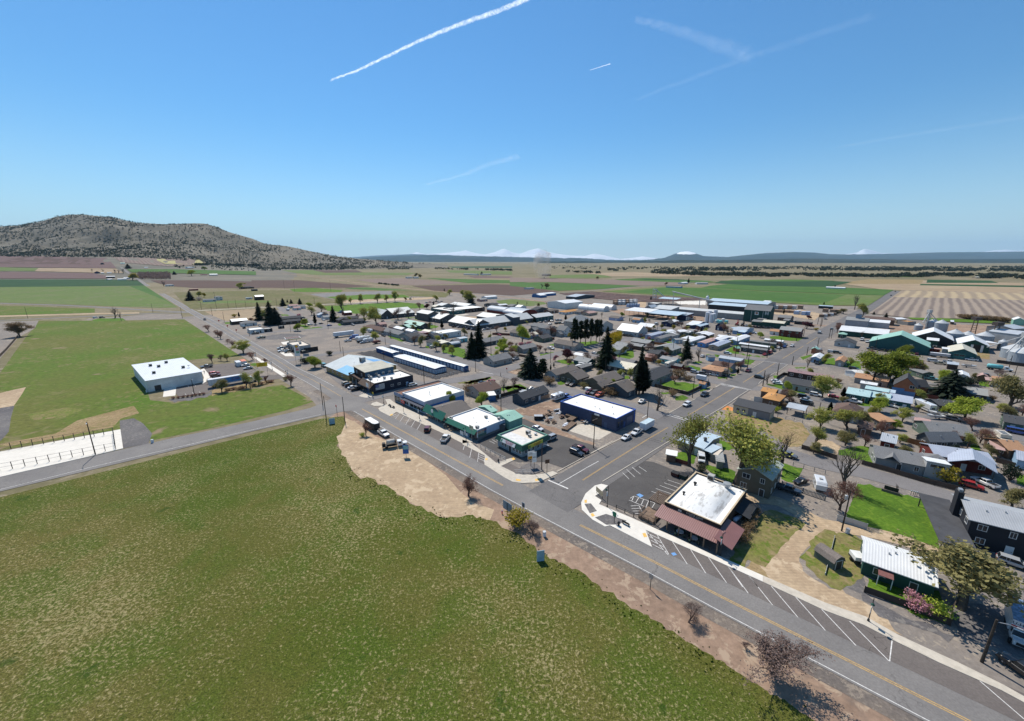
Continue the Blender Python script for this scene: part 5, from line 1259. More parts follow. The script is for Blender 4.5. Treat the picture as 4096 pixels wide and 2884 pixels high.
vent(o,-.3*L,.62*W,z+.4,.25,1.0,M_i);vent(o,-.34*L,.32*W,z+.2,.2,.9,M_i);vent(o,.2*L,.83*W,z+.5,.55,1.5);vent(o,.0*L,.52*W,z+.9,.3,.5,M_i)
mb=MB()
for i in range(12):mb.box(-L/2-4.4+i*.33,-L/2-4.28+i*.33,1.2,6.5,2.62,2.78)
mb.box(-L/2-4.5,-L/2-.3,1.3,1.45,2.4,2.6);mb.box(-L/2-4.5,-L/2-.3,6.2,6.35,2.4,2.6);mb.build('pergola',M_w,o)
for x,y in((-4.3,1.4),(-4.3,6.3),(-.5,1.4)):post(o,-L/2+x,y,2.4,M_w,.09,'pergola_post')
mb=MB();mb.box(-L/2-4.4,-L/2-.6,-3.9,1.2,.02,.75);mb.build('deck',M_w,o)
mb=MB()
for(xa,ya,xb,yb)in((-4.4,-3.9,-.6,-3.9),(-4.4,-3.9,-4.4,-.5),(-.6,-3.9,-.6,-2)):
 n=int(max(abs(xb-xa),abs(yb-ya))/.3)
 for i in range(n+1):x=-L/2+lerp(xa,xb,i/n);y=lerp(ya,yb,i/n);mb.box(x-.03,x+.03,y-.03,y+.03,.75,1.75)
 mb.box(-L/2+min(xa,xb)-.05,-L/2+max(xa,xb)+.05,min(ya,yb)-.05,max(ya,yb)+.05,1.72,1.82)
mb.build('deck_railing',M_w,o)
q=pn(o,'rear_shed',sdg('grill_shed',(.04,.045,.05)),L/2+3,W*.75,0,4,2.6,PI/2,.1);mb=MB();mb.loft([[(L/2,y,2.9),(L/2+3.2,y,2.2),(L/2+3.2,y,2.1),(L/2,y,2.8)]for y in(W*.55,W*.95)]);mb.build('shed_roof',flat('shed_roof_black',(.03,.032,.036)),o)
a=G(3886,2077,6.2);b_=G(4250,2165,6.2);a.z=b_.z=0
o=bldg(a,b_,11,6.2,'g',1.5,sdg('apartment_navy',(.022,.024,.03),.3),None,'apartment_house','apartments','long dark charcoal apartment house with pale grey ribbed roof',st=2,rm=mroof('apartment_roof',(.38,.39,.4),.4),ov=.5)
L,W,h=D_(o)
mb=MB();mb.box(-L/2-1.0,-L/2-.05,W*.55,W*.75,0,9.2);mb.box(-L/2-.85,-L/2-.2,W*.6,W*.7,9.2,9.7,1);mb.build('chimney',[sdg('apartment_navy',(.022,.024,.03)),M_st],o)
a=G(3765,2165,3.0);b_=G(3900,2203,3.0);c_=G(3757,1999,3.0);a.z=b_.z=0
o=bldg(a,b_,abs((c_-a).dot(Vector((-(b_-a).normalized().y,(b_-a).normalized().x,0)))),3.0,'s',.3,'lg','RDG','carport','carport','long flat black roofed carport beside the mown lawn',open_=1,rm=flat('carport_felt',(.075,.076,.082),.95,.1,var=.15,sc=.4))
def find(label):return next(o for o in BLD if o.get('label','').startswith(label))
o=find('tall orange house');L,W,h=D_(o)
for x,w_ in((-.28,4.2),(.2,4.2)):pn(o,'garage_door',mroof('garage_blue',(.1,.22,.42),.5,axis='Z'),x*L,0,.05,w_,3.4 if x<0 else 2.4,0,.05)
addw(o,.3*L,0,4.0,0,1.6,1.3,True)
o=find('smaller orange gabled');L,W,h=D_(o);addw(o,.2*L,0,1.2,0,1.4,1.1,True)
o=find('long half cream');L,W,h=D_(o)
pn(o,'grey_block_wall',sdg('block_grey',(.2,.2,.21),.4),L*.21,0,0,L*.58,3.3,0,.06);addw(o,-.36*L,0,1.3,0,1.2,1,False);addw(o,-.2*L,0,1.3,0,1.2,1,False);addd(o,.1*L,-.06,0,M_doorw)
o=find('teal workshop');L,W,h=D_(o)
pn(o,'sliding_door',sdg('teal_door',(.06,.17,.15)),-.1*L,0,.05,L*.42,3.6,0,.08)
for x in(-.2,0):pn(o,'door_window',M_g,x*L,-.08,2,2,1,0,.02)
o=find('green gabled shed with white roof and open');L,W,h=D_(o);pn(o,'doorway',M_i,.12*L,0,.05,L*.26,5,0,.03)
for x in(-.04,.28):pn(o,'door_leaf',M_wh,x*L,0,.05,1.2,4.8,0,.1)
o=find('huge teal warehouse');L,W,h=D_(o);pn(o,'end_doorway',M_i,L/2+.01,W*.5,.05,8,6,PI/2,.03);pn(o,'wall_vent',M_st,.2*L,0,5,1.6,1.2,0,.1)
o=find('dark green cottage');L,W,h=D_(o)
awning(o,shg('porch_shingle',(.22,.1,.09)),-.28*L,-.06*L,0,2.75,-1.8,2.35)
for x in(-.27,-.07):post(o,x*L,-1.7,2.35,M_t,.06)
o=find('navy garage row');L,W,h=D_(o)
for i in range(4):pn(o,'garage_door',M_wh,L/2+.005,W*(.14+.24*i),.05,3.6,3.6,PI/2,.05)
o=find('long grey ranch house');L,W,h=D_(o)
mb=MB();mb.loft([[(x,-.4,0),(x,4,0),(x,4,4.4),(x,-.4,5.0)]for x in(L/2+.02,L/2+4.6)]);q=mb.build('dormer_tower',wallm('lg'),o)
mb=MB();mb.loft([[(x,-.7,5.0),(x,4.2,4.38),(x,4.2,4.5),(x,-.7,5.15)]for x in(L/2-.2,L/2+4.8)]);mb.build('tower_roof',roofm('RM'),q);addw(q,L/2+2.3,-.4,3.4,0,3.0,.9)
o=find('tan house with pale blue');L,W,h=D_(o);mb=MB();mb.box(.3*L,.3*L+.7,.3*W,.3*W+.7,3,5);mb.build('chimney',flat('chimney_dark',(.1,.085,.08)),o)
o=find('black steep roofed cabin');L,W,h=D_(o);mb=MB();mb.box(-.1*L,.1*L,.25*W,.35*W,2,9);mb.build('chimney',flat('chimney_dark',(.1,.085,.08)),o)
a,b_=solve_line('J',638,315,1012,342,12)
o=bldg(a,b_,15,12,'g',4.6,sdg('mill_green',(.02,.065,.055),.6),'RG','mill_tower','mill tower','tall dark green mill tower with grey roof and white emblem board',nw=1,nd=1)
L,W,h=D_(o)
q=pn(o,'emblem_board',M_wh,0,0,7.6,L*.15,2.9,0,.1);mb=MB();mb.lathe([(0,0),(1.6,0),(1.6,.06),(0,.06)],24);e=mb.build('oval_emblem',flat('emblem_brown',(.3,.12,.05)),q);e.location=(0,-.1,1.7);e.rotation_euler=(PI/2,0,0);e.scale=(L*.034,.6,1)
for x in(.33,.43):pn(o,'pale_panel',flat('pale_panel',(.4,.42,.4)),x*L,0,8.2,L*.035,3.4,0,.06)
wrt(o,'6',3.6,(.38*L,-.12,9.9),FR,flat('pale_panel',(.4,.42,.4)),depth=.03)
for x in(-.2,.24):pn(o,'downpipe',flat('pale_panel',(.4,.42,.4)),x*L,0,0,.35,11.6,0,.15)
pn(o,'lean_to_roof',roofm('RG'),.28*L,-.1,4.6,L*.3,.3,0,9);pn(o,'lean_to',sdg('mill_green',(.02,.065,.055)),.28*L,-.2,0,L*.29,4.5,0,8.6)
def place(name,k,x,y,label,cat,rz=0,group=None):
 p=g(k,x,y);return empty(name,p,rz,label,cat,group)
def cyl(root,name,m,r,h,prof=None,n=20):
 mb=MB();mb.lathe(prof or[(r,0),(r,h),(0,h+r*.25)],n);return mb.build(name,m,root,smooth=False)
M_k=flat('tank_white',(.62,.63,.66),.45,var=.08,sc=.15);M_bin=mroof('corrugated_bin',(.3,.34,.38),.3,axis='Z');M_binr=mroof('bin_roof',(.45,.47,.48),.5)
for x,y,hh,r,nm in((1895,492,9.5,2.0,'leftmost'),(1925,478,10.2,1.8,'second, taller'),(1955,502,8.5,2.0,'front'),(1985,490,8.2,1.8,'fourth, shorter'),(2010,455,9.8,1.9,'rightmost')):
 rt=place('storage_tank','I',x,y,f'{nm} of five tall white tanks beside the mill rails','tank',group='tall white tanks');cyl(rt,'tank_shell',M_k,r,hh);mb=MB();mb.box(-.25,.25,-r-.15,-r,0,hh);mb.build('ladder',M_st,rt)
for x,y,hh,r,c,lab in((2055,505,3,1.6,'aq','aqua poly tank right of the white tanks'),(2090,512,2.8,1.6,'aq','aqua poly tank in the tank row, second along'),(2128,492,3.4,1.7,'W','white poly tank beside the aqua tanks'),(2030,502,2.6,1.4,'W','small white poly tank at the white tanks')):
 rt=place('poly_tank','I',x,y,lab,'tank',group='plastic tanks');cyl(rt,'tank_shell',flat('poly_'+c,WALLS[c],.5),r,hh,[(r,0),(r,hh*.85),(r*.5,hh),(.3,hh+.1),(.3,hh+.2)])
rt=place('poly_tank','J',378,515,'aqua poly tank beside the truck yard','tank',group='plastic tanks');cyl(rt,'tank_shell',flat('poly_aq',WALLS['aq'],.5),1.6,3)
def grain_bin(k,x,y,r,hh,label):
 rt=place('grain_bin',k,x,y,label,'grain bin',group='corrugated grain bins');cyl(rt,'bin_wall',M_bin,r,hh,[(r,0),(r,hh)],28)
 mb=MB();n=28
 mb.lathe([(r+.15,hh-.1),(.6,hh+r*.55),(.6,hh+r*.55+.4),(0,hh+r*.55+.4)],n);mb.build('bin_roof',M_binr,rt)
 mb=MB();mb.box(-.25,.25,-r-.2,-r-.02,0,hh);mb.build('ladder',M_st,rt);return rt
grain_bin('K',1068,492,2.8,4.5,'small grey grain bin left of the tall conveyor leg')
grain_bin('K',1225,492,4.1,7.5,'dark grain bin immediately right of the conveyor leg')
grain_bin('K',1322,512,4.3,8,'grain bin with silver conical roof between two darker bins')
grain_bin('K',1478,620,4.9,6.5,'wide dark grain bin beside the steep white shed roof')
grain_bin('K',1635,600,4.4,4,'low grain bin behind the green gabled shed')
grain_bin('K',1830,618,5,4.5,'low silver grain bin right of the green gabled shed')
grain_bin('K',2030,720,2.2,6,'narrow dark grain bin at the long white shelter end')
grain_bin('K',2180,815,6.3,6,'largest silver grain bin under the spider shaped conveyor')
grain_bin('K',2275,862,6.3,6.2,'front silver grain bin at the frame edge')
def leg_tower(k,x,y,hh,arms,label):
 rt=place('grain_conveyor',k,x,y,label,'conveyor')
 mb=MB()
 for sx,sy in((-1,-1),(1,-1),(1,1),(-1,1)):mb.tube([(sx*1.2,sy*1.2,0),(sx*.9,sy*.9,hh)],.16,4)
 for i in range(int(hh/3)):mb.box(-1.1,1.1,-1.1,1.1,i*3+.1,i*3+.25)
 mb.box(-.5,.5,-.5,.5,0,hh);mb.build('tower_frame',flat('pale_steel',(.45,.45,.44)),rt)
 mb=MB();mb.box(-1.3,1.3,-1.3,1.3,hh,hh+2.5);mb.build('head_box',flat('pale_steel',(.45,.45,.44)),rt)
 for a_,ln,dz in arms:
  mb=MB();mb.tube([(0,0,hh+.5),(math.cos(a_)*ln,math.sin(a_)*ln,hh-dz)],.32,6);mb.build('spout',flat('pale_steel',(.45,.45,.44)),rt)
leg_tower('K',1155,490,15.5,[(R(-150),11,8),(R(10),12,8),(R(40),12,7)],'tall pale conveyor leg with spouts beside the dark grain bins')
leg_tower('K',2225,838,15,[(R(200),17,9),(R(160),16,8),(R(-20),7,6),(R(60),7,6)],'spider shaped conveyor leg above the largest silver bins')
def water_tower(k,x,y,hh,label):
 rt=place('platform_tower',k,x,y,label,'tower')
 mb=MB()
 for s in(-1,1):mb.tube([(s*2.2,0,0),(s*1.6,0,hh)],.35,6)
 for i in range(6):mb.box(-1.8,1.8,-.1,.1,2+i*hh/6.5,2.3+i*hh/6.5)
 mb.build('legs',M_w,rt);mb=MB();mb.box(-2.6,2.6,-2,2,hh,hh+2.6);mb.build('head_box',flat('rust_dark',(.07,.055,.05)),rt)
water_tower('K',1700,540,12,'rusty twin legged loading tower beyond the low grain bins');water_tower('K',1945,605,11.5,'rusty twin legged loading tower beside the navy shed')
o=bldg(*solve_line('K',240,372,500,392,6.5),11,6.5,'g',2.4,sdg('elevator_grey',(.33,.34,.36),.5),'RLG','grain_elevator','grain elevator','tall pale grey grain elevator with small cupola on top',nw=1,nd=1)
L,W,h=D_(o)
q=pn(o,'cupola',sdg('cupola_blue',(.2,.26,.33)),.02*L,W*.5+1.6,h+1,4,4.2,0,3.2);mb=MB();mb.loft([[(-2.2,y,4.2),(0,y,5.3),(2.2,y,4.2),(2.2,y,4.4),(0,y,5.5),(-2.2,y,4.4)]for y in(-3.4,.2)]);mb.build('cupola_roof',roofm('RG'),q)
o=bldg(*solve_line('K',495,395,742,420,5),10,5,'s',1.4,sdg('elevator_white',(.45,.45,.46),.5),'RM','grain_annex','grain elevator','long whitish metal annex right of the grey grain elevator',nw=1,nd=1)
L,W,h=D_(o);pn(o,'wall_panel',M_st,-.2*L,0,2,2,3,0,.04)
rt=place('conveyor_tower','C',1275,672,'skeletal steel conveyor tower at the log yard','conveyor');mb=MB()
for sx in(-2.5,2.5):
 for sy in(-2.5,2.5):mb.tube([(sx,sy,0),(sx*.8,sy*.8,18)],.3,4)
for i in range(4):mb.box(-2.5,2.5,-2.5,2.5,4+i*4,4.4+i*4)
mb.build('tower_frame',M_st,rt);mb=MB();mb.tube([(0,0,17),(14,-16,3)],.6,6);mb.build('spout',M_st,rt)
rt=place('sawdust_conveyor','C',1440,735,'long inclined grey conveyor over the mill roof','conveyor');mb=MB();mb.tube([(0,6,20),(45,-30,9)],.9,6);mb.build('tube',M_st,rt)
for x,y in((2,5),(28,-16)):
 mb=MB();mb.tube([(x,y,0),(x,y,18-x*.24)],.4,6);mb.build('support',M_st,rt)
rt=place('dust_cyclone','C',1745,722,'pale dust cyclone on legs at the blue roofed mill shed','cyclone');mb=MB();mb.lathe([(.6,4),(2,8),(2,12),(.8,13),(.8,14)],14);mb.build('cyclone_body',M_k,rt)
for s in(-1,1):
 mb=MB();mb.tube([(s*1.6,0,0),(s*1.6,0,9)],.2,5);mb.build('leg',M_st,rt)
rl=random.Random(3)
def stack(k,x,y,sx,sy,hh,m,lab,a=0):
 rt=place('lumber_stack',k,x,y,lab,'lumber',U_ANG+a,'stacks in the mill yard');mb=MB();n=max(1,int(hh/1.3))
 for i in range(n):mb.box(-sx/2,sx/2,-sy/2,sy/2,i*hh/n+.15,(i+1)*hh/n-.05)
 o_=mb.build('bundle',m,rt);mb=MB()
 for i in range(n):
  for u in(-.35,.35):mb.box(u*sx-.08,u*sx+.08,-sy/2-.01,sy/2+.01,i*hh/n-.05 if i else 0,i*hh/n+.15)
 mb.build('bearers',M_w,rt)
M_lum=flat('sawn_lumber',(.33,.22,.15),.9,var=.2,sc=1.5);M_wrap=flat('wrapped_lumber',(.6,.58,.56),.6,var=.15);M_wrapb=flat('blue_wrap',(.35,.45,.62),.6)
words=['far left','second','middle','fourth','fifth','sixth','seventh','last']
for i,x in enumerate((1095,1150,1220,1285,1345,1440)):stack('J',x,310+rl.uniform(-4,6),6,5,4.5,M_lum if i%2 else M_wrap,f'{words[i]} stack in the back row of lumber behind the tower')
for i,x in enumerate((1100,1150,1255,1320)):stack('J',x,352+i*4,6,4,3,M_lum,f'{words[i]} brown lumber stack in the front row behind the tower')
for i,(x,y,c)in enumerate(((1380,385,M_wrapb),(1410,378,M_wrap),(1485,395,M_wrapb),(1545,395,M_wrapb))):stack('J',x,y,5,4,4,c,f'{words[i]} wrapped pale bundle in the sandy lumber yard')
for i,(x,y)in enumerate(((1800,352),(1905,362),(1990,366))):stack('J',x,y,6,5,4,M_lum,f'{words[i]} brown lumber stack beside the road end shrubs')
for i,x in enumerate((1745,1790,1835,1880,1920)):stack('J',x,425-i*7,5,4,3,M_wrap if i%2 else M_w,f'{words[i]} low stack in the roadside row of bundles')
for i in range(12):stack('C',930+(i%6)*34,700+(i//6)*16-(i%6)*1.5,8,5,4.5,M_wrap if i%3 else M_lum,f'{words[i % 6]} wrapped stack in the {["back", "front"][i//6]} row by the log yard')
for i in range(5):stack('C',1045+i*20,738,5,4,4.5,M_wrapb,f'{words[i]} upright blue wrapped bundle near the arched sheds')
def paint(name,c,metal=.15):
 m,nt,b=newmat('paint_'+name);iv(b,'Base Color',(*c,1));iv(b,'Roughness',.32);iv(b,'Metallic',metal)
 if 'Coat Weight' in b.inputs:iv(b,'Coat Weight',.5)
 return m
PAINT={k:paint(k,c)for k,c in{'W':(.68,.68,.67),'s':(.36,.37,.38),'k':(.018,.018,.02),'g':(.13,.135,.14),'r':(.38,.025,.025),'m':(.11,.018,.022),'b':(.04,.09,.3),'t':(.1,.26,.28),'n':(.05,.085,.065),'y':(.4,.33,.22),'o':(.5,.12,.05),'d':(.035,.045,.06)}.items()}
M_tyre=flat('tyre_rubber',(.015,.015,.016),.9);M_rim=flat('wheel_rim',(.35,.35,.36),.35,.5,.6);M_cg=newmat('car_glass');M_cg[2].inputs['Base Color'].default_value=(.012,.015,.018,1);M_cg[2].inputs['Roughness'].default_value=.06;M_cg=M_cg[0]
M_lamp=flat('headlamp_lens',(.65,.66,.64),.15,.6);M_tail=flat('tail_lamp_red',(.35,.01,.01),.25,.5);M_un=flat('dark_plastic',(.02,.02,.021),.7)
def bodysec(x,hw,z0,z1,r=.09):
 return[(x,-hw+r,z0),(x,hw-r,z0),(x,hw,z0+r*1.5),(x,hw+.02,(z0+z1)/2),(x,hw-.02,z1-r),(x,hw-r*1.6,z1),(x,-hw+r*1.6,z1),(x,-hw+.02,z1-r),(x,-hw-.02,(z0+z1)/2),(x,-hw,z0+r*1.5)]
KINDS_={'sedan':(4.7,.9,.92,.98,1.45,.95,.25,-1.0,-1.75,None),'suv':(4.8,.95,1.08,1.15,1.78,1.05,.5,-1.95,-2.3,None),'pickup':(5.7,.98,1.18,1.22,1.9,1.25,.65,-.75,-.95,-1.0),'van':(5.3,1.0,1.25,1.3,2.1,1.9,1.25,-2.5,-2.62,None),'coupe':(4.2,.85,.85,.92,1.35,.8,.15,-.8,-1.7,None)}
CAR={}
def car_meshes(kind):
 L,hw,hb,hbelt,hr,wf,rf,rr,rb,bed=KINDS_[kind];x0,x1=-L/2,L/2;zb=.3 if kind in('sedan','coupe')else.42
 b=MB()
 st=[(x1,hw*.8,zb+.12,hb*.72),(x1-.12,hw*.93,zb,hb*.88),(x1-.6,hw,zb-.02,hb*.97),(wf,hw,zb-.03,hbelt),(0,hw,zb-.03,hbelt),(rb if bed is None else bed,hw,zb-.03,hbelt),(x0+.35,hw*.98,zb,hbelt*(.96 if kind!='sedan' else.98)),(x0,hw*.88,zb+.1,hbelt*.85)]
 if bed is not None:st=st[:6]+[(x0+.1,hw*.98,zb,hbelt*.97),(x0,hw*.96,zb+.05,hbelt*.95)]
 b.loft([bodysec(*s)for s in st],0)
 for wx in(x1-.95,x0+1.0):b.box(wx-.42,wx+.42,-hw-.028,hw+.028,.22,.66 if kind in('sedan','coupe')else.76,1)
 b.box(x1-.05,x1+.06,-hw*.8,hw*.8,zb,zb+.22,1);b.box(x0-.06,x0+.05,-hw*.85,hw*.85,zb,zb+.22,1)
 b.box(x1-.02,x1+.035,-hw*.45,hw*.45,zb+.24,zb+.42,1)
 g_=MB();t=.16 if kind!='van' else.1
 ins=hw-t
 secs=[(wf,hw-.06,hbelt-.02),(rf,ins,hr-.04),(rr,ins,hr-.05),(rb,hw-.08,hbelt-.02)]
 zt=[hbelt,hr-.04,hr-.05,hbelt]
 g_.loft([[(wf,-(hw-.07),hbelt-.03),(wf,hw-.07,hbelt-.03),(wf-.01,hw-.08,hbelt),(wf-.01,-(hw-.08),hbelt)],[(rf,-(hw-.07),hbelt-.03),(rf,hw-.07,hbelt-.03),(rf,ins,hr-.03),(rf,-ins,hr-.03)],[(rr,-(hw-.07),hbelt-.03),(rr,hw-.07,hbelt-.03),(rr,ins,hr-.04),(rr,-ins,hr-.04)],[(rb,-(hw-.07),hbelt-.03),(rb,hw-.07,hbelt-.03),(rb+.01,hw-.08,hbelt),(rb+.01,-(hw-.08),hbelt)]],0)
 b.loft([[(rf+.05,-ins-.01,hr-.05),(rf+.05,ins+.01,hr-.05),(rf,ins-.1,hr),(rf,-ins+.1,hr)],[((rf+rr)/2,-ins-.02,hr-.03),((rf+rr)/2,ins+.02,hr-.03),((rf+rr)/2,ins-.1,hr+.03),((rf+rr)/2,-ins+.1,hr+.03)],[(rr-.05,-ins-.01,hr-.06),(rr-.05,ins+.01,hr-.06),(rr,ins-.1,hr-.01),(rr,-ins+.1,hr-.01)]],0)
 for s in(-1,1):
  for xa,xb in((wf,rf),(rb,rr),((rf+rr)/2-.05,(rf+rr)/2-.05)):b.tube([(xa,s*(hw-.075),hbelt-.02),(xb,s*(ins+.005),hr-.03)],.045,4,0)
  if kind in('suv','van'):b.tube([(rr+.75,s*(hw-.075),hbelt-.02),(rr+.72,s*(ins+.005),hr-.03)],.045,4,0)
  b.box(wf-.25,wf-.1,s*(hw+.12)-.08,s*(hw+.12)+.08,hbelt,hbelt+.18,1)
 if bed is not None:
  b.box(x0+.12,bed-.12,-hw+.14,hw-.14,hbelt-.02,hbelt+.02,1)
  b.box(x0+.02,bed-.1,-hw+.02,-hw+.12,hbelt*.95,hbelt+.07,0);b.box(x0+.02,bed-.1,hw-.12,hw-.02,hbelt*.95,hbelt+.07,0);b.box(x0,x0+.1,-hw+.12,hw-.12,hbelt*.95,hbelt+.05,0)
 r=.33 if kind in('sedan','coupe')else.4
 def wheel():
  w_=MB();pr=[(.06,-.1),(r*.6,-.11),(r*.95,-.11),(r,-.07),(r,.07),(r*.95,.11),(r*.6,.11),(.06,.1)]
  w_.loft([[(rr_*math.cos(2*PI*k/14),y,rr_*math.sin(2*PI*k/14))for k in range(14)]for rr_,y in pr],0)
  rim=MB();rim.loft([[(rr_*math.cos(2*PI*k/10),y,rr_*math.sin(2*PI*k/10))for k in range(10)]for rr_,y in((.02,-.135),(r*.58,-.118),(r*.58,.118),(.02,.135))],0)
  return w_,rim
 w_,rim=wheel()
 wp=[(sx,s*(hw-.1),r)for sx in(x1-.95,x0+1.0)for s in(-1,1)]
 hl=[(x1-.07,s*hw*.68,hb*.7)for s in(-1,1)];tlp=[(x0+.03,s*hw*.76,hbelt*.76)for s in(-1,1)]
 lm=MB();lm.box(-.06,.07,-.17,.17,-.07,.09);tm=MB();tm.box(-.06,.06,-.1,.1,-.12,.16)
 one=MB()
 def addm(src,off,mi):
  i=len(one.v);one.v+=[(x+off[0],y+off[1],z+off[2])for x,y,z in src.v]
  for f,m_ in zip(src.f,src.m):one.f.append(tuple(i+k for k in f));one.m.append(mi if mi is not None else m_)
 addm(b,(0,0,0),None);addm(g_,(0,0,0),2)
 for p in wp:addm(w_,p,3);addm(rim,p,4)
 for p in hl:addm(lm,p,5)
 for p in tlp:addm(tm,p,6)
 return dict(body=b.mesh('body',[PAINT['W'],M_un]),glass=g_.mesh('windows',M_cg),tyre=w_.mesh('tyre',M_tyre),rim=rim.mesh('rim',M_rim),lamp=lm.mesh('headlight',M_lamp),tail=tm.mesh('tail_light',M_tail),wp=wp,hl=hl,tl=tlp,one=one.mesh('car',[PAINT['W'],M_un,M_cg,M_tyre,M_rim,M_lamp,M_tail]),L=L)
CATS={'sedan':'car','coupe':'car','suv':'suv','pickup':'pickup truck','van':'van'}
NAMES={'sedan':'parked_car','coupe':'parked_car','suv':'parked_suv','pickup':'pickup_truck','van':'parked_van'}
def head(hd):return{'0':U_ANG,'1':V_ANG,'2':U_ANG+PI,'3':V_ANG+PI}[hd]if hd in '0123' else R(float(hd[1:]))
rv=random.Random(8)
def car(k,x,y,hd,kind,col,label,group=None,near=None):
 if kind not in CAR:CAR[kind]=car_meshes(kind)
 M=CAR[kind];p=g(k,x,y);p.z+=.1;a=head(hd)+rv.uniform(-.05,.05);far=p.length>190
 if far:
  o=bpy.data.objects.new(NAMES[kind],M['one']);C.objects.link(o);o.location=p;o.rotation_euler=(0,0,a)
  o.material_slots[0].link='OBJECT';o.material_slots[0].material=PAINT[col];tag(o,label,CATS[kind],group)
 else:
  o=empty(NAMES[kind],p,a,label,CATS[kind],group)
  child('body',M['body'],o,mats=[PAINT[col]]);child('windows',M['glass'],o)
  for w_ in M['wp']:t=child('wheel',M['tyre'],o,w_);child('rim',M['rim'],t)
  for q in M['hl']:child('headlight',M['lamp'],o,q)
  for q in M['tl']:child('tail_light',M['tail'],o,q)
 return o
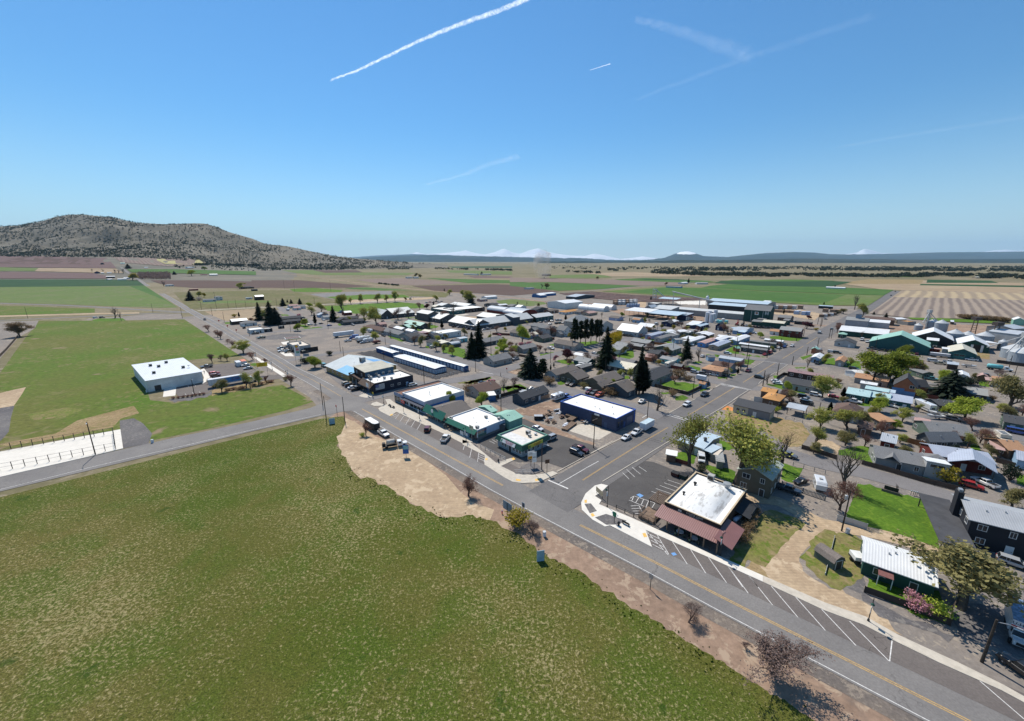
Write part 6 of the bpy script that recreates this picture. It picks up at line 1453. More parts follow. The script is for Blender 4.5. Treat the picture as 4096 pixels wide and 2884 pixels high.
CARS='''
M 412 552 2 pickup g|dark grey pickup parked at the back end of the store lot
M 512 640 0 suv r|bright red car parked beside a dark red one at the store
M 526 668 0 suv m|dark red suv parked in front of the white store entrance
M 912 532 2 sedan W|white car parked against the white and orange containers
M 947 572 2 sedan s|silver car parked nearest the yellow store sign
F 386 585 3 pickup k|black pickup driving alone on the long straight road
F 1120 820 2 pickup n|old green and white pickup left on the dark gravel by the fuel station
F 1392 992 2 pickup W|white pickup parked before the service bays
F 1474 1002 2 pickup k|black pickup parked by the fuel price sign
F 1380 958 2 pickup s|silver truck behind the white pickup at the service bays
F 1678 1008 0 suv k|black suv against the side wall of the fuel station
F 1165 640 3 sedan W|white car under the tall spruces by a drive
F 1098 662 3 suv s|silver suv outside the hipped white house
F 1040 765 2 pickup k|dark pickup before the white fronted shop
F 893 690 1 van k|black van beside the low white shop
F 1925 590 3 sedan W|white car in the drive by the dark pole
F 1998 660 0 sedan b|small blue car at the street corner
F 1750 650 0 suv W|white car half behind the round green tree
F 1655 560 0 suv k|black car by the pink blossom tree
F 1890 635 0 coupe k|black car on the lawn edge by the dark tree
N 445 612 0 suv y|tan suv, first of four cars nosed up to the navy bar
N 482 634 0 suv k|black suv, second of four cars nosed up to the navy bar
N 522 660 0 sedan W|white car, third of four cars nosed up to the navy bar
N 574 680 0 pickup k|black pickup, last of four cars nosed up to the navy bar
N 1296 628 0 suv W|white suv parked alongside the navy bar wall
N 152 380 3 van t|dark van with pale blue roof by the dark round tree
N 1490 1205 d92 suv m|maroon suv parked on the angled bays before the cafe
N 1722 1330 d78 pickup W|white pickup with empty bed on the bays before the market
O 1300 1325 2 suv s|silver suv behind the burger restaurant
O 1690 1468 3 pickup m|dark red pickup with load in its bed beside a grey suv
O 1636 1512 3 suv d|dark grey suv next to the dark red pickup
O 1135 1195 3 sedan W|white car tucked behind the burger restaurant roof
P 632 1250 2 pickup W|white pickup hitched to a tall white trailer at the curb
P 498 1315 2 sedan W|white car parked ahead of the white pickup at the curb
P 1282 885 2 suv W|white suv driving with lamps on past the bare tree
P 1512 755 2 pickup d|dark pickup driving down the wide cross street
P 702 842 2 sedan W|white car parked by the big bare tree
P 30 722 2 pickup m|dark red pickup in the row behind the blue workshop
P 86 735 2 suv g|grey jeep between two red trucks
P 156 758 2 pickup o|orange red pickup at the end of the row behind the blue workshop
P 1385 462 3 suv s|silver suv at the street edge near the orange hipped roof
P 1500 485 3 suv g|dark grey suv between silver suv and white car
P 1635 495 3 sedan W|white car below the orange hipped roof carport
P 1790 492 2 sedan s|silver car under the white blossom tree
P 1325 412 3 coupe W|white and blue car on the garden lawn behind the red fence
O 1056 675 3 coupe W|rounded white car behind the dark board fence
O 1040 690 3 coupe W|second rounded white car beside the trampoline
O 532 580 0 sedan r|red car on the grass behind the dark red brown roof
O 412 600 0 sedan d|car half under a blue cover behind the dark red brown roof
O 1500 780 3 pickup b|blue pickup in front of the camper by the blue workshop
O 1540 610 0 sedan k|black car outside the olive brown house
O 1590 625 0 sedan d|dark blue car beside the black one outside the olive house
O 845 290 2 pickup s|flatbed pickup beside the weathered garage
H 1566 862 3 pickup k|black pickup before the long beige building
H 1450 888 3 pickup W|white pickup behind the white blossom bush
H 708 690 3 coupe r|red car by the reddish brown fence
H 2080 955 3 sedan W|white car between pruned bare trees
G 332 778 0 pickup W|white pickup on the gravel lot before the campers
G 505 792 0 suv k|black suv beside the white campers
G 548 802 0 sedan s|silver car in front of the black suv at the campers
G 402 545 3 suv s|silver suv by the long dark grey corner house
G 842 700 3 suv k|black suv between the bare tree and the camper
G 1548 868 0 suv W|white suv before the small white house
G 1520 540 3 suv s|silver suv right of the mint roofed house
G 1020 515 3 pickup d|dark pickup left of the mint roofed house
G 835 500 3 pickup k|black pickup in front of the dark school gable
G 230 352 3 suv W|white suv by the leafless pole tree
I 605 672 0 sedan k|black car at the left end of the church row
I 646 682 0 sedan s|silver car, second in the church row
I 690 690 0 suv s|grey suv, third in the church row
I 736 702 3 suv k|black suv in front of the church row
I 790 706 3 suv k|black car beside the black suv before the church
I 818 684 0 sedan W|white car near the church gable
I 862 674 0 sedan W|white car at the right end of the church row
I 1002 722 0 pickup k|dark pickup by the lavender mobile home
I 1064 712 0 suv k|dark suv between pickup and lavender mobile home
I 1480 545 0 van W|white van by the hedge near the white shelter roof
I 1530 528 0 suv g|grey car on the street by the dark fence
I 1170 535 0 van W|white van beside the white shelter
I 850 500 3 sedan W|white car by the light blue house
I 650 470 3 sedan W|white car before the lavender house
I 1660 835 3 suv W|white car between cream mobile home and tall fir
I 1830 1000 0 sedan W|white car by the chain fence corner
J 395 960 3 suv W|white suv on the lane by the green lawn
J 645 672 3 sedan r|red car outside the slate blue house
J 765 664 3 pickup W|white pickup beside the slate blue house
J 1138 878 0 sedan W|white car, front one at the mobile home lot
J 1168 850 0 suv s|silver suv behind the white car at the mobile home lot
J 1215 862 0 sedan b|blue grey car at the mobile home lot edge
J 1225 828 0 sedan W|white car furthest back at the mobile home lot
J 932 975 0 sedan r|red car nearest the street at the dark grey mobile home
J 1005 950 0 pickup r|dark red pickup behind the red car
J 1060 912 0 sedan W|white car behind the dark red pickup
J 1320 852 2 suv W|white suv turning at the wide street
J 1716 662 0 van W|white van on the wide street near the lamp post
J 1892 610 0 suv g|grey car waiting at the far crossing
J 690 1212 2 suv m|maroon suv parked on the wide street curb
J 1890 940 3 suv W|white suv parked on the gravel beside a dark one
J 1970 950 3 suv k|dark suv parked on the gravel beside the white one
J 1665 872 0 sedan W|white car behind the rust brown shed
J 1720 902 0 sedan W|white car right of the rust brown shed
J 1688 1100 2 pickup k|black pickup beside the light blue single wide
J 670 558 0 pickup W|white truck at the left end of the yard row
J 1800 458 0 pickup W|white truck by the shrubs near the rail siding
Q 662 580 3 sedan W|old white car behind a twin on the corner lawn
Q 682 606 3 sedan W|old white car in front of its twin on the corner lawn
Q 1168 758 3 suv W|white suv parked on the street under the budding tree
Q 1012 785 3 suv k|black suv in the lot behind the scrap shed
Q 1045 825 3 sedan s|pale blue car between two black ones
Q 1055 865 3 suv k|black suv nearest the silver roofed scrap shed
Q 1400 775 3 coupe r|bright red car by the grey box shed
Q 1662 845 3 pickup W|white pickup parked at the dark teal house
Q 440 530 3 suv k|dark car behind the board wall of the brown mobile home
K 180 668 2 suv k|black suv before the pale grey office
K 306 686 2 suv W|white suv before the pale grey office
K 486 634 2 pickup W|white pickup beside the white trailer at the office lot
K 424 612 2 van W|white camper van in the office lot
K 536 716 1 pickup g|grey pickup against the huge teal warehouse
K 656 736 1 suv k|black suv, second along the huge teal warehouse
K 740 742 1 suv k|dark car, third along the huge teal warehouse
K 1056 776 0 sedan m|dark red car at the warehouse corner by the green tree
K 1242 860 3 van W|white van on the dirt opposite the teal workshop
K 1326 888 3 pickup y|tan flatbed truck on the dirt opposite the teal workshop
K 1430 872 3 pickup W|white pickup behind the silver roofed brown shed
K 1386 806 3 pickup W|white pickup by the teal workshop wall
K 1686 846 1 pickup W|white pickup parked before the teal workshop doors
K 1915 475 3 pickup W|white pickup with red trailer beyond the rails
K 880 1026 3 sedan W|white car on the street before the orange house
K 1225 1068 3 pickup t|teal and white pickup on the street by the grey green trailer home
K 330 950 3 suv d|dark blue car under the green trees
K 515 822 3 sedan W|white car below the low grey house
K 810 48 0 suv g|grey car on the far straight road
K 762 96 2 suv k|dark car nearer on the far straight road
S 402 905 d100 pickup W|white pickup outside the lavender roofed wing
S 1990 1245 3 van b|bright blue van at the frame edge
S 1180 1075 3 suv g|dark suv beside the white boats
S 770 1200 3 suv W|white car under the pale pink carport
T 660 785 d-110 van W|white van in the yard behind the pale blue ribbed roof
T 1785 740 3 suv g|grey suv under the bare tree on the side street
T 1790 1185 3 pickup d|dark pickup in the shade of the two storey brown house
T 1942 1075 d200 coupe k|old black car with a rusty red roof behind the picket fence
U 1705 945 3 suv r|bright red suv in the gravel drive of the red garage
U 1848 915 d95 pickup W|white pickup beside the bright red suv
X 1160 330 3 suv s|silver suv outside the dark apartment house
Y 1310 495 d100 pickup k|black pickup at the frame corner by the gravel lot
E 1240 560 0 suv W|white suv on the grass by the old leafless tree
E 1322 558 0 suv k|black suv beside the white one by the old leafless tree
b 645 680 3 suv k|black suv by the tank truck
'''
for s in CARS.strip().splitlines():
 a,lab=s.split('|');q=a.split();car(q[0],float(q[1]),float(q[2]),q[3],q[4],q[5],lab.strip())
words2=['first','second','third','fourth','fifth','sixth','seventh','eighth','ninth','tenth','eleventh','twelfth']
for i,(x,c)in enumerate(zip((770,815,865,910,955,1000),'mkkgkd')):car('J',x,580+i*2,'1','pickup',c,f'{words2[i]} truck in the row of dark trucks at the machinery yard','row of dark trucks in the machinery yard')
for i,(x,y,c)in enumerate(((60,572,'k'),(128,578,'s'),(185,580,'s'),(262,604,'k'),(330,608,'W'),(490,612,'W'),(550,604,'s'),(608,596,'k'),(645,590,'k'))):car('H',x,y,'0','sedan' if i%2 else 'suv',c,f'{words2[i]} car along the front of the long school wing','cars parked along the school front')
for i,(x,y,c)in enumerate(((1310,505,'k'),(1380,500,'s'),(1422,490,'k'),(1470,488,'W'),(1540,480,'s'),(1585,478,'W'),(1440,534,'W'),(1530,524,'k'),(1580,520,'n'),(1625,518,'s'))):car('H',x,y,'0','suv' if i%3 else 'sedan',c,f'{words2[i]} car in the lot below the teal classroom block','cars in the school lot')
for i,(x,y,c)in enumerate(((1530,700,'s'),(1560,695,'r'),(1590,700,'m'),(1615,690,'k'),(1640,697,'W'),(1665,690,'g'))):car('B',x,y,'0','sedan',c,f'{words2[i]} car in the gravel lot at the green school field','cars at the school field')
def wheels(o,pts,r=.48,wd=.3):
 me=bpy.data.meshes.get('truck_wheel')
 if not me:
  mb=MB();mb.loft([[(a*math.cos(2*PI*k/14),y,a*math.sin(2*PI*k/14))for k in range(14)]for a,y in((.05,-.5),(.6,-.5),(1,-.42),(1,.42),(.6,.5),(.05,.5))],0);me=mb.mesh('truck_wheel',M_tyre)
 for x,y in pts:
  c=child('wheel',me,o,(x,y,r));c.scale=(r,wd,r)
def troot(name,k,x,y,hd,label,cat,group=None):
 p=g(k,x,y);p.z+=.1;return empty(name,p,head(hd),label,cat,group)
def part(o,name,m,*bx):
 mb=MB()
 for q in bx:mb.box(*q)
 return mb.build(name,m,o)
def tbox(k,x,y,hd,L,hw,h0,h1,m,label,name='semi_trailer',cat='trailer',axles=((-.8,-.65),),roof=None):
 o=troot(name,k,x,y,hd,label,cat)
 part(o,'box',m,(-L/2,L/2,-hw,hw,h0,h1));part(o,'roof_skin',roof or M_k,(-L/2,L/2,-hw,hw,h1+.003,h1+.05))
 part(o,'chassis',M_un,(-L/2+.3,L/2-1,-.5,.5,h0-.3,h0-.003))
 wheels(o,[(a*L/2,s*(hw-.2))for pr in axles for a in pr for s in(-1,1)])
 return o
M_tbox=mroof('trailer_white',(.62,.63,.65),1.2)
o=tbox('G',272,706,'0',16,1.3,1.2,4.1,M_tbox,'long white semi trailer standing alone on the gravel lot');part(o,'landing_leg',M_un,(4.8,5,-.9,-.7,0,1),(4.8,5,.7,.9,0,1))
o=tbox('M',690,772,'0',15.5,1.3,1.2,4.1,M_tbox,'semi trailer with blue lettered side behind budding trees at the store')
part(o,'blue_panel',flat('trailer_blue',(.06,.2,.45)),(-1.5,6.8,-1.32,-1.302,1.5,3.9));wrt(o,'Chill',1.7,(3.2,-1.33,2.8),FR,flat('lettering_wine',(.16,.03,.09)))
def cab(o,m,x0,L=2.4,hw=1.15,h=2.9,hood=1.6,z0=.7):
 mb=MB();mb.loft([[(x,-hw,z0),(x,hw,z0),(x,hw,zt*.6),(x,hw*.86,zt),(x,-hw*.86,zt),(x,-hw,zt*.6)]for x,zt in((x0,h),(x0+L*.72,h),(x0+L,h*.62))]);b_=mb.build('cab',m,o)
 part(o,'bonnet',m,(x0+L,x0+L+hood,-hw*.85,hw*.85,z0,h*.58))if hood else None
 mb=MB();mb.quad([(x0+L*.74,-hw*.84,h*.97),(x0+L*.74,hw*.84,h*.97),(x0+L*1.01,hw*.95,h*.63),(x0+L*1.01,-hw*.95,h*.63)][::-1]);mb.build('windscreen',M_cg,b_)
 part(b_,'side_window',M_cg,(x0+L*.2,x0+L*.7,-hw-.01,-hw*.9,h*.62,h*.88),(x0+L*.2,x0+L*.7,hw*.9,hw+.01,h*.62,h*.88))
 fx=x0+L+hood
 part(o,'grille',M_un,(fx,fx+.04,-hw*.5,hw*.5,z0+.1,h*.5))
 for s in(-1,1):part(o,'headlight',M_lamp,(fx,fx+.05,s*hw*.7-.15,s*hw*.7+.15,z0+.25,z0+.5))
o=troot('semi_tractor','M',985,738,'0','white semi tractor in front of the blue sided trailer','truck');part(o,'chassis',M_un,(-3.2,2.4,-.5,.5,.5,.9));cab(o,PAINT['W'],-1.2,2.2,1.2,3.0,1.5);wheels(o,[(x,s*1.05)for x in(1.7,-2,-3)for s in(-1,1)])
o=troot('box_truck','G',420,742,'2','blue box truck beside the white campers','truck');part(o,'box',PAINT['b'],(-3.5,1.2,-1.2,1.2,1,3.4));cab(o,PAINT['b'],1.3,1.8,1.1,2.6,.8);wheels(o,[(x,s*1)for x in(2.8,-2.2)for s in(-1,1)])
def camper(k,x,y,hd,L,label,stripe=(.3,.32,.36),h=2.9):
 o=troot('travel_trailer',k,x,y,hd,label,'camper');mb=MB();hw=1.2
 mb.loft([[(x_,-hw,z0),(x_,hw,z0),(x_,hw,zt-.1),(x_,hw-.15,zt),(x_,-hw+.15,zt),(x_,-hw,zt-.1)]for x_,z0,zt in((-L/2,.6,h-.15),(-L/2+.4,.5,h),(L/2-.9,.5,h),(L/2,.9,h-.7))]);mb.build('body',PAINT['W'],o)
 part(o,'stripe',flat('camper_stripe_%d'%int(stripe[0]*100),stripe),(-L/2+.3,L/2-.9,-hw-.012,-hw-.002,1.1,1.4),(-L/2+.3,L/2-.9,hw+.002,hw+.012,1.1,1.4))
 for x_ in(-.3,0.05,.25):part(o,'window',M_cg,(x_*L-.4,x_*L+.4,-hw-.015,-hw-.002,1.6,2.2));
 part(o,'door',M_t,(.38*L*.9-.3,.38*L*.9+.3,-hw-.02,-hw-.003,.7,2.3));part(o,'rear_window',M_cg,(-L/2-.012,-L/2-.001,-.6,.6,1.5,2.1))
 part(o,'roof_unit',M_hvac,(-.4,.4,-.35,.35,h+.002,h+.28));part(o,'hitch',M_un,(L/2-.2,L/2+1.2,-.08,.08,.55,.65));wheels(o,[(x_,s*1.05)for x_ in(-.9,-.1)for s in(-1,1)],.36,.24);return o
camper('G',512,752,'2',8,'white camper next to the blue box truck');camper('G',566,756,'2',9,'longest white camper, middle one in the gravel lot');camper('G',622,784,'2',7.5,'white camper with dark front nearest the budding tree')
camper('G',648,642,'3',6.5,'white camper parked before the brown hipped roof');camper('F',1462,460,'3',7,'white camper on the side street by the faded pink roof');camper('F',960,315,'0',9,'white and grey camper in the farm yard beside the lone barn',h=3.2)
camper('O',1395,800,'0',7,'cream striped camper behind the long slate cottage',(.25,.15,.1));camper('T',2185,1150,'d-120',5.5,'white camper with lettered rear behind the picket fence');camper('S',785,930,'d80',9,'tall white camper with black rear in the dark yard',(.1,.1,.1),3.4)
camper('I',1225,975,'3',7,'white camper between cypress and turquoise mobile home');camper('I',1345,665,'2',6,'low white camper at the mobile home hedge')
def motorhome(k,x,y,hd,label):
 o=troot('motorhome',k,x,y,hd,label,'motorhome');mb=MB();L,hw,h=9,1.25,3.1
 mb.loft([[(x_,-hw,z0),(x_,hw,z0),(x_,hw,zt-.15),(x_,hw-.2,zt),(x_,-hw+.2,zt),(x_,-hw,zt-.15)]for x_,z0,zt in((-L/2,.6,h-.1),(-L/2+.2,.5,h),(L/2-.6,.5,h),(L/2,.6,h-.5))]);mb.build('body',flat('motorhome_cream',(.58,.54,.46),.4),o)
 mb=MB();mb.quad([(L/2-.04+.012,-1.05,1.5),(L/2+.012,1.05,1.5),(L/2-.02+.03,1.05,2.5),(L/2-.02+.03,-1.05,2.5)]);mb.build('windscreen',M_cg,o)
 for x_ in(-3,-1.2,.8,2.8):part(o,'window',M_cg,(x_-.6,x_+.6,-hw-.015,-hw-.002,1.6,2.3))
 part(o,'stripe',flat('camper_stripe_25',(.25,.15,.1)),(-L/2+.2,L/2-.6,-hw-.013,-hw-.001,1.05,1.3));part(o,'roof_unit',M_hvac,(-1,0,-.4,.4,h+.002,h+.3));wheels(o,[(x_,s*1.05)for x_ in(3,-2.3)for s in(-1,1)]);return o
motorhome('I',1362,1135,'2','cream motorhome beside the red fence and turquoise home')
o=tbox('P',765,1180,'2',6.5,1.2,.6,2.9,flat('cargo_white',(.62,.64,.68),.35),'tall white enclosed trailer behind the white pickup at the curb','cargo_trailer','trailer',((-.25,.05),),flat('cargo_roof',(.45,.55,.6)))
tbox('I',1812,1335,'3',4.5,1.1,.6,2.6,flat('cargo_white',(.62,.64,.68),.35),'small white enclosed trailer at the dark fence corner','cargo_trailer','trailer',((-.1,.1),))
car('N',922,1268,'3','pickup','W','white pickup pulling a tall dark trailer on the road shoulder')
o=troot('dump_trailer','N',782,1185,'3','tall dark sided trailer with white cover on the road shoulder','trailer');mb=MB()
mb.loft([[(x,-1.15,1),(x,1.15,1),(x,1.15,3.1),(x,-1.15,3.1)]for x in(-3.9,3.4)]);mb.build('box',flat('trailer_dark',(.03,.028,.027)),o);mb=MB();mb.loft([[(x,-w_,3.11),(x,w_,3.11),(x,w_,3.25),(x,-w_,3.25)]for x,w_ in((-3.9,1.18),(2.4,1.18),(3.6,.7))]);mb.build('cover',M_wh,o);part(o,'chassis',M_un,(-3.9,4.8,-.4,.4,.6,.99));wheels(o,[(x,s*1.05)for x in(-1.2,0)for s in(-1,1)])
o=troot('tank_truck','N',1065,1415,'d22','white utility truck with dirty tank and hoses beside the blue roadside sign','truck');part(o,'flatbed',M_un,(-4,.8,-1.1,1.1,.8,1.05));cab(o,PAINT['W'],.9,1.7,1.0,2.1,1.3,.6)
mb=MB();mb.loft([[(x,.85*s*math.cos(2*PI*k/14),1.95+.85*s*math.sin(2*PI*k/14))for k in range(14)]for x,s in((-2.6,.5),(-2.4,1),(0,1),(.2,.5))]);mb.build('tank',flat('dirty_tank',(.42,.4,.36),.5,var=.3,sc=2),o,smooth=True)
part(o,'pump',M_un,(-3.9,-3,-.6,.6,1.05,1.9));part(o,'tool_rack',M_i,(.3,.45,-1,1,1.05,2.6));wheels(o,[(x,s*.95)for x in(2.9,-2.6)for s in(-1,1)])
o=troot('rental_truck','X',1182,772,'2','white rental truck with banded box parked by the leaning pole','truck');part(o,'box',M_tbox,(-5.2,.2,-1.25,1.25,1,3.9),(.2,1.6,-1.25,1.25,2.6,3.9));part(o,'box_roof',flat('box_roof_blue',(.2,.27,.38),.5,var=.4,sc=2),(-5.2,1.6,-1.25,1.25,3.903,3.97));cab(o,PAINT['W'],.3,1.8,1.05,2.4,1.2,.6)
part(o,'red_band',M_red,(1.6,1.625,-1.25,1.25,2.7,2.95));wrt(o,'U-HAUL',.8,(1.63,0,3.35),(PI/2,0,PI/2),flat('lettering_navy',(.02,.02,.06)),sx=.85);wheels(o,[(x,s*1.05)for x in(2.4,-3)for s in(-1,1)])
def tanker(k,x,y,hd,L,m,label,cabm=None):
 o=troot('tanker',k,x,y,hd,label,'tank truck');mb=MB();mb.loft([[(x_,1.1*s*math.cos(2*PI*q/14),2.1+1.1*s*math.sin(2*PI*q/14))for q in range(14)]for x_,s in((-L/2,.6),(-L/2+.4,1),(L/2-.4,1),(L/2,.6))]);mb.build('tank',m,o,smooth=True);part(o,'chassis',M_un,(-L/2,L/2+1,-.5,.5,.6,1.0));wheels(o,[(a,s)for a in(-L/2+1,-L/2+2.2,L/2-1)for s in(-1,1)])
 if cabm:cab(o,cabm,L/2+.4,2,1.1,2.5,1.2);wheels(o,[(L/2+2.8,s)for s in(-1,1)])
tanker('J',870,545,'3',12,M_k,'long shiny white tank trailer in the machinery yard');tanker('K',1950,950,'3',6,flat('poly_aq',WALLS['aq'],.5),'truck with pale aqua tank on the wide dirt lot',PAINT['W'])
for k,x,y,hd,c,lab in(('J',1005,556,'3','W','white tractor unit right of the long tank trailer'),('J',545,452,'0','b','dark blue tractor unit at the foot of the mill tower'),('K',1262,690,'2','W','white tractor unit parked at the teal warehouse end'),('I',1250,408,'0','k','black loader truck under the lumber shed roof')):
 o=troot('semi_tractor',k,x,y,hd,lab,'truck');part(o,'chassis',M_un,(-3.2,2.4,-.5,.5,.5,.9));cab(o,PAINT[c],-1.2,2.2,1.2,3.0,1.5);wheels(o,[(x_,s*1.05)for x_ in(1.7,-2,-3)for s in(-1,1)])
for k,x,y,hd,c,lab in(('J',1098,562,'3','s','grey tarped truck body in the machinery yard'),('J',590,455,'0','W','white box truck at the foot of the mill tower'),('K',1320,806,'3','s','grey open trailer by the teal workshop'),('K',1460,418,'0','k','black flatbed train of trailers on the silo yard')):
 tbox(k,x,y,hd,9 if c!='k' else 16,1.2,1,2.6,PAINT[c],lab,'truck_body','trailer')
for k,x,y,c,lab in(('J',530,545,'r','rusty loader with raised arm in the machinery yard'),('J',612,555,'k','black tractor in the machinery yard'),('B',1385,668,'y','yellow excavator on the sandy works by the field')):
 o=troot('digger',k,x,y,'0',lab,'machine');part(o,'tracks',M_un,(-2,2,-1.3,-.7,0,.9),(-2,2,.7,1.3,0,.9));part(o,'cab',PAINT[c],(-1.6,1,-1,1,.9,2.4),(-.2,1,-.9,.1,2.4,3.3));mb=MB();mb.tube([(.8,.5,1.6),(3.2,.5,5.2),(5.6,.5,3.6),(5.8,.5,1.2)],.28,6);mb.build('arm',PAINT[c],o)
def boat(k,x,y,hd,L,label,m=None):
 o=troot('boat',k,x,y,hd,label,'boat');mb=MB();hw=L*.17
 mb.loft([[(x_,-w_,z1),(x_,0,z0),(x_,w_,z1),(x_,w_*.7,z1+.02),(x_,-w_*.7,z1+.02)]for x_,w_,z0,z1 in((-L/2,hw*.9,.7,1.5),(0,hw,.65,1.55),(L*.3,hw*.75,.75,1.65),(L/2,.05,1.3,1.8))]);mb.build('hull',m or PAINT['W'],o)
 part(o,'cockpit',M_un,(-L*.3,L*.1,-hw*.6,hw*.6,1.56,1.62));part(o,'windscreen',M_cg,(L*.1,L*.14,-hw*.6,hw*.6,1.6,2.0));part(o,'trailer_frame',M_st,(-L/2,L/2+.8,-.1,.1,.45,.6));wheels(o,[(-L*.15,s*hw*.8)for s in(-1,1)],.3,.2);return o
boat('S',930,1052,'d170',6,'white open boat on a trailer in the dark yard');boat('S',992,1022,'d140',7,'second white boat with raised bow behind the first');boat('K',1655,925,'3',6,'white boat on a trailer on the dirt lot')
o=boat('S',1785,1330,'d60',10,'large cream motor cruiser on blocks by the blue van',flat('cruiser_cream',(.55,.5,.42),.4));part(o,'cabin',flat('cruiser_cream',(.55,.5,.42),.4),(-2.5,2.2,-1.3,1.3,1.6,2.9))
for x_ in(-1.6,-.4,.8):part(o,'hatch',M_cg,(x_-.4,x_+.4,-.8,.8,2.903,2.93))
for x,y,m,lab in((822,528,M_tbox,'white shipping container beside an orange one'),(888,512,flat('container_orange',(.6,.16,.08),.5),'orange shipping container next to the white one')):
 o=troot('shipping_container','M',x,y,'1',lab,'container');part(o,'box',mroof('container_side',(.5,.51,.52),.3),(-3,3,-1.2,1.2,.1,2.5));part(o,'roof_skin',m,(-3,3,-1.2,1.2,2.503,2.6));part(o,'door',M_t,(-3.03,-3.003,-1.1,-.05,.2,2.4),(-3.03,-3.003,.05,1.1,.2,2.4))
o=troot('utility_trailer','X',188,300,'d75','small utility trailer with white cover beside the barn shaped shed','trailer');part(o,'cover',M_wh,(-1.4,1,-.9,.9,.95,1.75));part(o,'frame',M_un,(-1.4,2.2,-.1,.1,.5,.6),(-1.4,1,-.95,.95,.6,.94));wheels(o,[(0,s*.95)for s in(-1,1)],.3,.2)
o=troot('utility_trailer','G',738,806,'0','dark red dump trailer beside the budding tree','trailer');part(o,'box',PAINT['m'],(-3,3,-1.1,1.1,.9,2.2));part(o,'hitch',M_un,(3,4.4,-.1,.1,.7,.85));wheels(o,[(x,s)for x in(-1,.1)for s in(-1,1)])
o=troot('utility_trailer','P',5,702,'3','small white box trailer at the end of the red trucks','trailer');part(o,'box',M_wh,(-1.2,1.2,-.9,.9,.5,2.0));part(o,'hitch',M_un,(1.2,2.3,-.06,.06,.5,.6));wheels(o,[(0,s*.9)for s in(-1,1)],.3,.2)
def lfm(name,c,var=.35,trans=.3):
 m,nt,b=newmat('leaf_'+name);oi=N(nt,'ShaderNodeObjectInfo');v=crd(nt,'obj');f=nz(nt,v,1.6,3,.7)
 d=tuple(x*(1-var)for x in c);l=tuple(min(1,x*(1+var))for x in c)
 k=mt(nt,'ADD',mt(nt,'MULTIPLY',f,.75),mt(nt,'MULTIPLY',oi.outputs['Random'],.25));col=mix(nt,ramp(nt,k,.3,.75),d,l)
 fin(nt,b,col,.8,.1)
 t=N(nt,'ShaderNodeBsdfTranslucent');lk(nt,col,t.inputs[0]);ms=N(nt,'ShaderNodeMixShader');iv(ms,0,trans)
 lk(nt,b.outputs[0],ms.inputs[1]);lk(nt,t.outputs[0],ms.inputs[2]);lk(nt,ms.outputs[0],nt.nodes['Material Output'].inputs[0]);return m
LEAF={k:lfm(k,c)for k,c in{'spring':(.37,.37,.09),'lime':(.36,.42,.06),'dense':(.26,.3,.045),'olive':(.27,.24,.1),'fir':(.016,.028,.013),'dark':(.032,.046,.03),'pink':(.5,.25,.28),'white':(.55,.48,.42),'plum':(.11,.035,.045),'red':(.24,.13,.1),'willow':(.42,.31,.03),'yellow':(.3,.24,.03),'brown':(.24,.165,.09),'twig':(.21,.15,.13)}.items()}
M_bark=flat('bark_grey',(.1,.08,.065),.95,var=.25,sc=3);M_bd=flat('bark_dark',(.05,.04,.032),.95,var=.25,sc=3);M_br=flat('bark_reddish',(.1,.065,.055),.95,var=.2,sc=3)
def skeleton(seed,spread=.62,depth=5,lean=0):
 """branching trunk about 1 unit high: (trunk mesh, twig mesh, tips)"""
 rg=random.Random(seed);tr=MB();tw=MB();tips=[]
 def grow(p,d,ln,r,lv):
  n=3;pts=[p];q=p;dd=d
  for i in range(n):
   dd=(dd+Vector((rg.uniform(-1,1),rg.uniform(-1,1),rg.uniform(-.4,.7)))*.16).normalized();q=q+dd*ln/n;pts.append(q)
  rad=[r*(1-.45*i/n)for i in range(n+1)]
  (tr if lv<=1 else tw).tube(pts,rad,6 if lv<=1 else(4 if lv<4 else 3))
  if lv>=3:tips.extend((p_,lv)for p_ in pts[1:])
  if lv>=depth:return
  m=rg.choice([2,3,3])if lv else 5
  for i in range(m):
   a=2*PI*(i+rg.random()*.7)/m;sp=spread*rg.uniform(.7,1.25)*(1.0 if lv else.8)
   side=dd.orthogonal().normalized();side=Matrix.Rotation(a,3,dd)@side
   grow(pts[-1]if i<1 else pts[-2]if i<3 else pts[1],(dd*math.cos(sp)+side*math.sin(sp)+Vector((0,0,.26))).normalized(),ln*rg.uniform(.66,.86)*(1 if lv else rg.uniform(.75,1.2)),r*.55*rg.uniform(.85,1.1),lv+1)
 grow(Vector((0,0,0)),Vector((lean,0,1)).normalized(),.25,.03,0)
 top=max(p.z for p,_ in tips);return tr,tw,[(p/top,l)for p,l in tips],top
def leaves(tips,rg,per,sc,size,hang=0):
 mb=MB()
 for p,l in tips:
  for _ in range(per):
   o=p+Vector((rg.gauss(0,1),rg.gauss(0,1),rg.gauss(0,.8)))*sc
   if hang:o.z-=rg.random()*hang
   a=Vector((rg.gauss(0,1),rg.gauss(0,1),rg.gauss(0,1))).normalized();b=a.orthogonal().normalized();s=size*rg.uniform(.6,1.4);c=a.cross(b)
   if hang:b=Vector((b.x,b.y,0)).normalized();c=Vector((0,0,2.2))
   mb.quad([o-b*s-c*s*.7,o+b*s-c*s*.5,o+b*s*.6+c*s,o-b*s*.8+c*s*.8])
 return mb
PROTO={}
def scale_mb(mb,k):mb.v=[(x*k,y*k,z*k)for x,y,z in mb.v];return mb
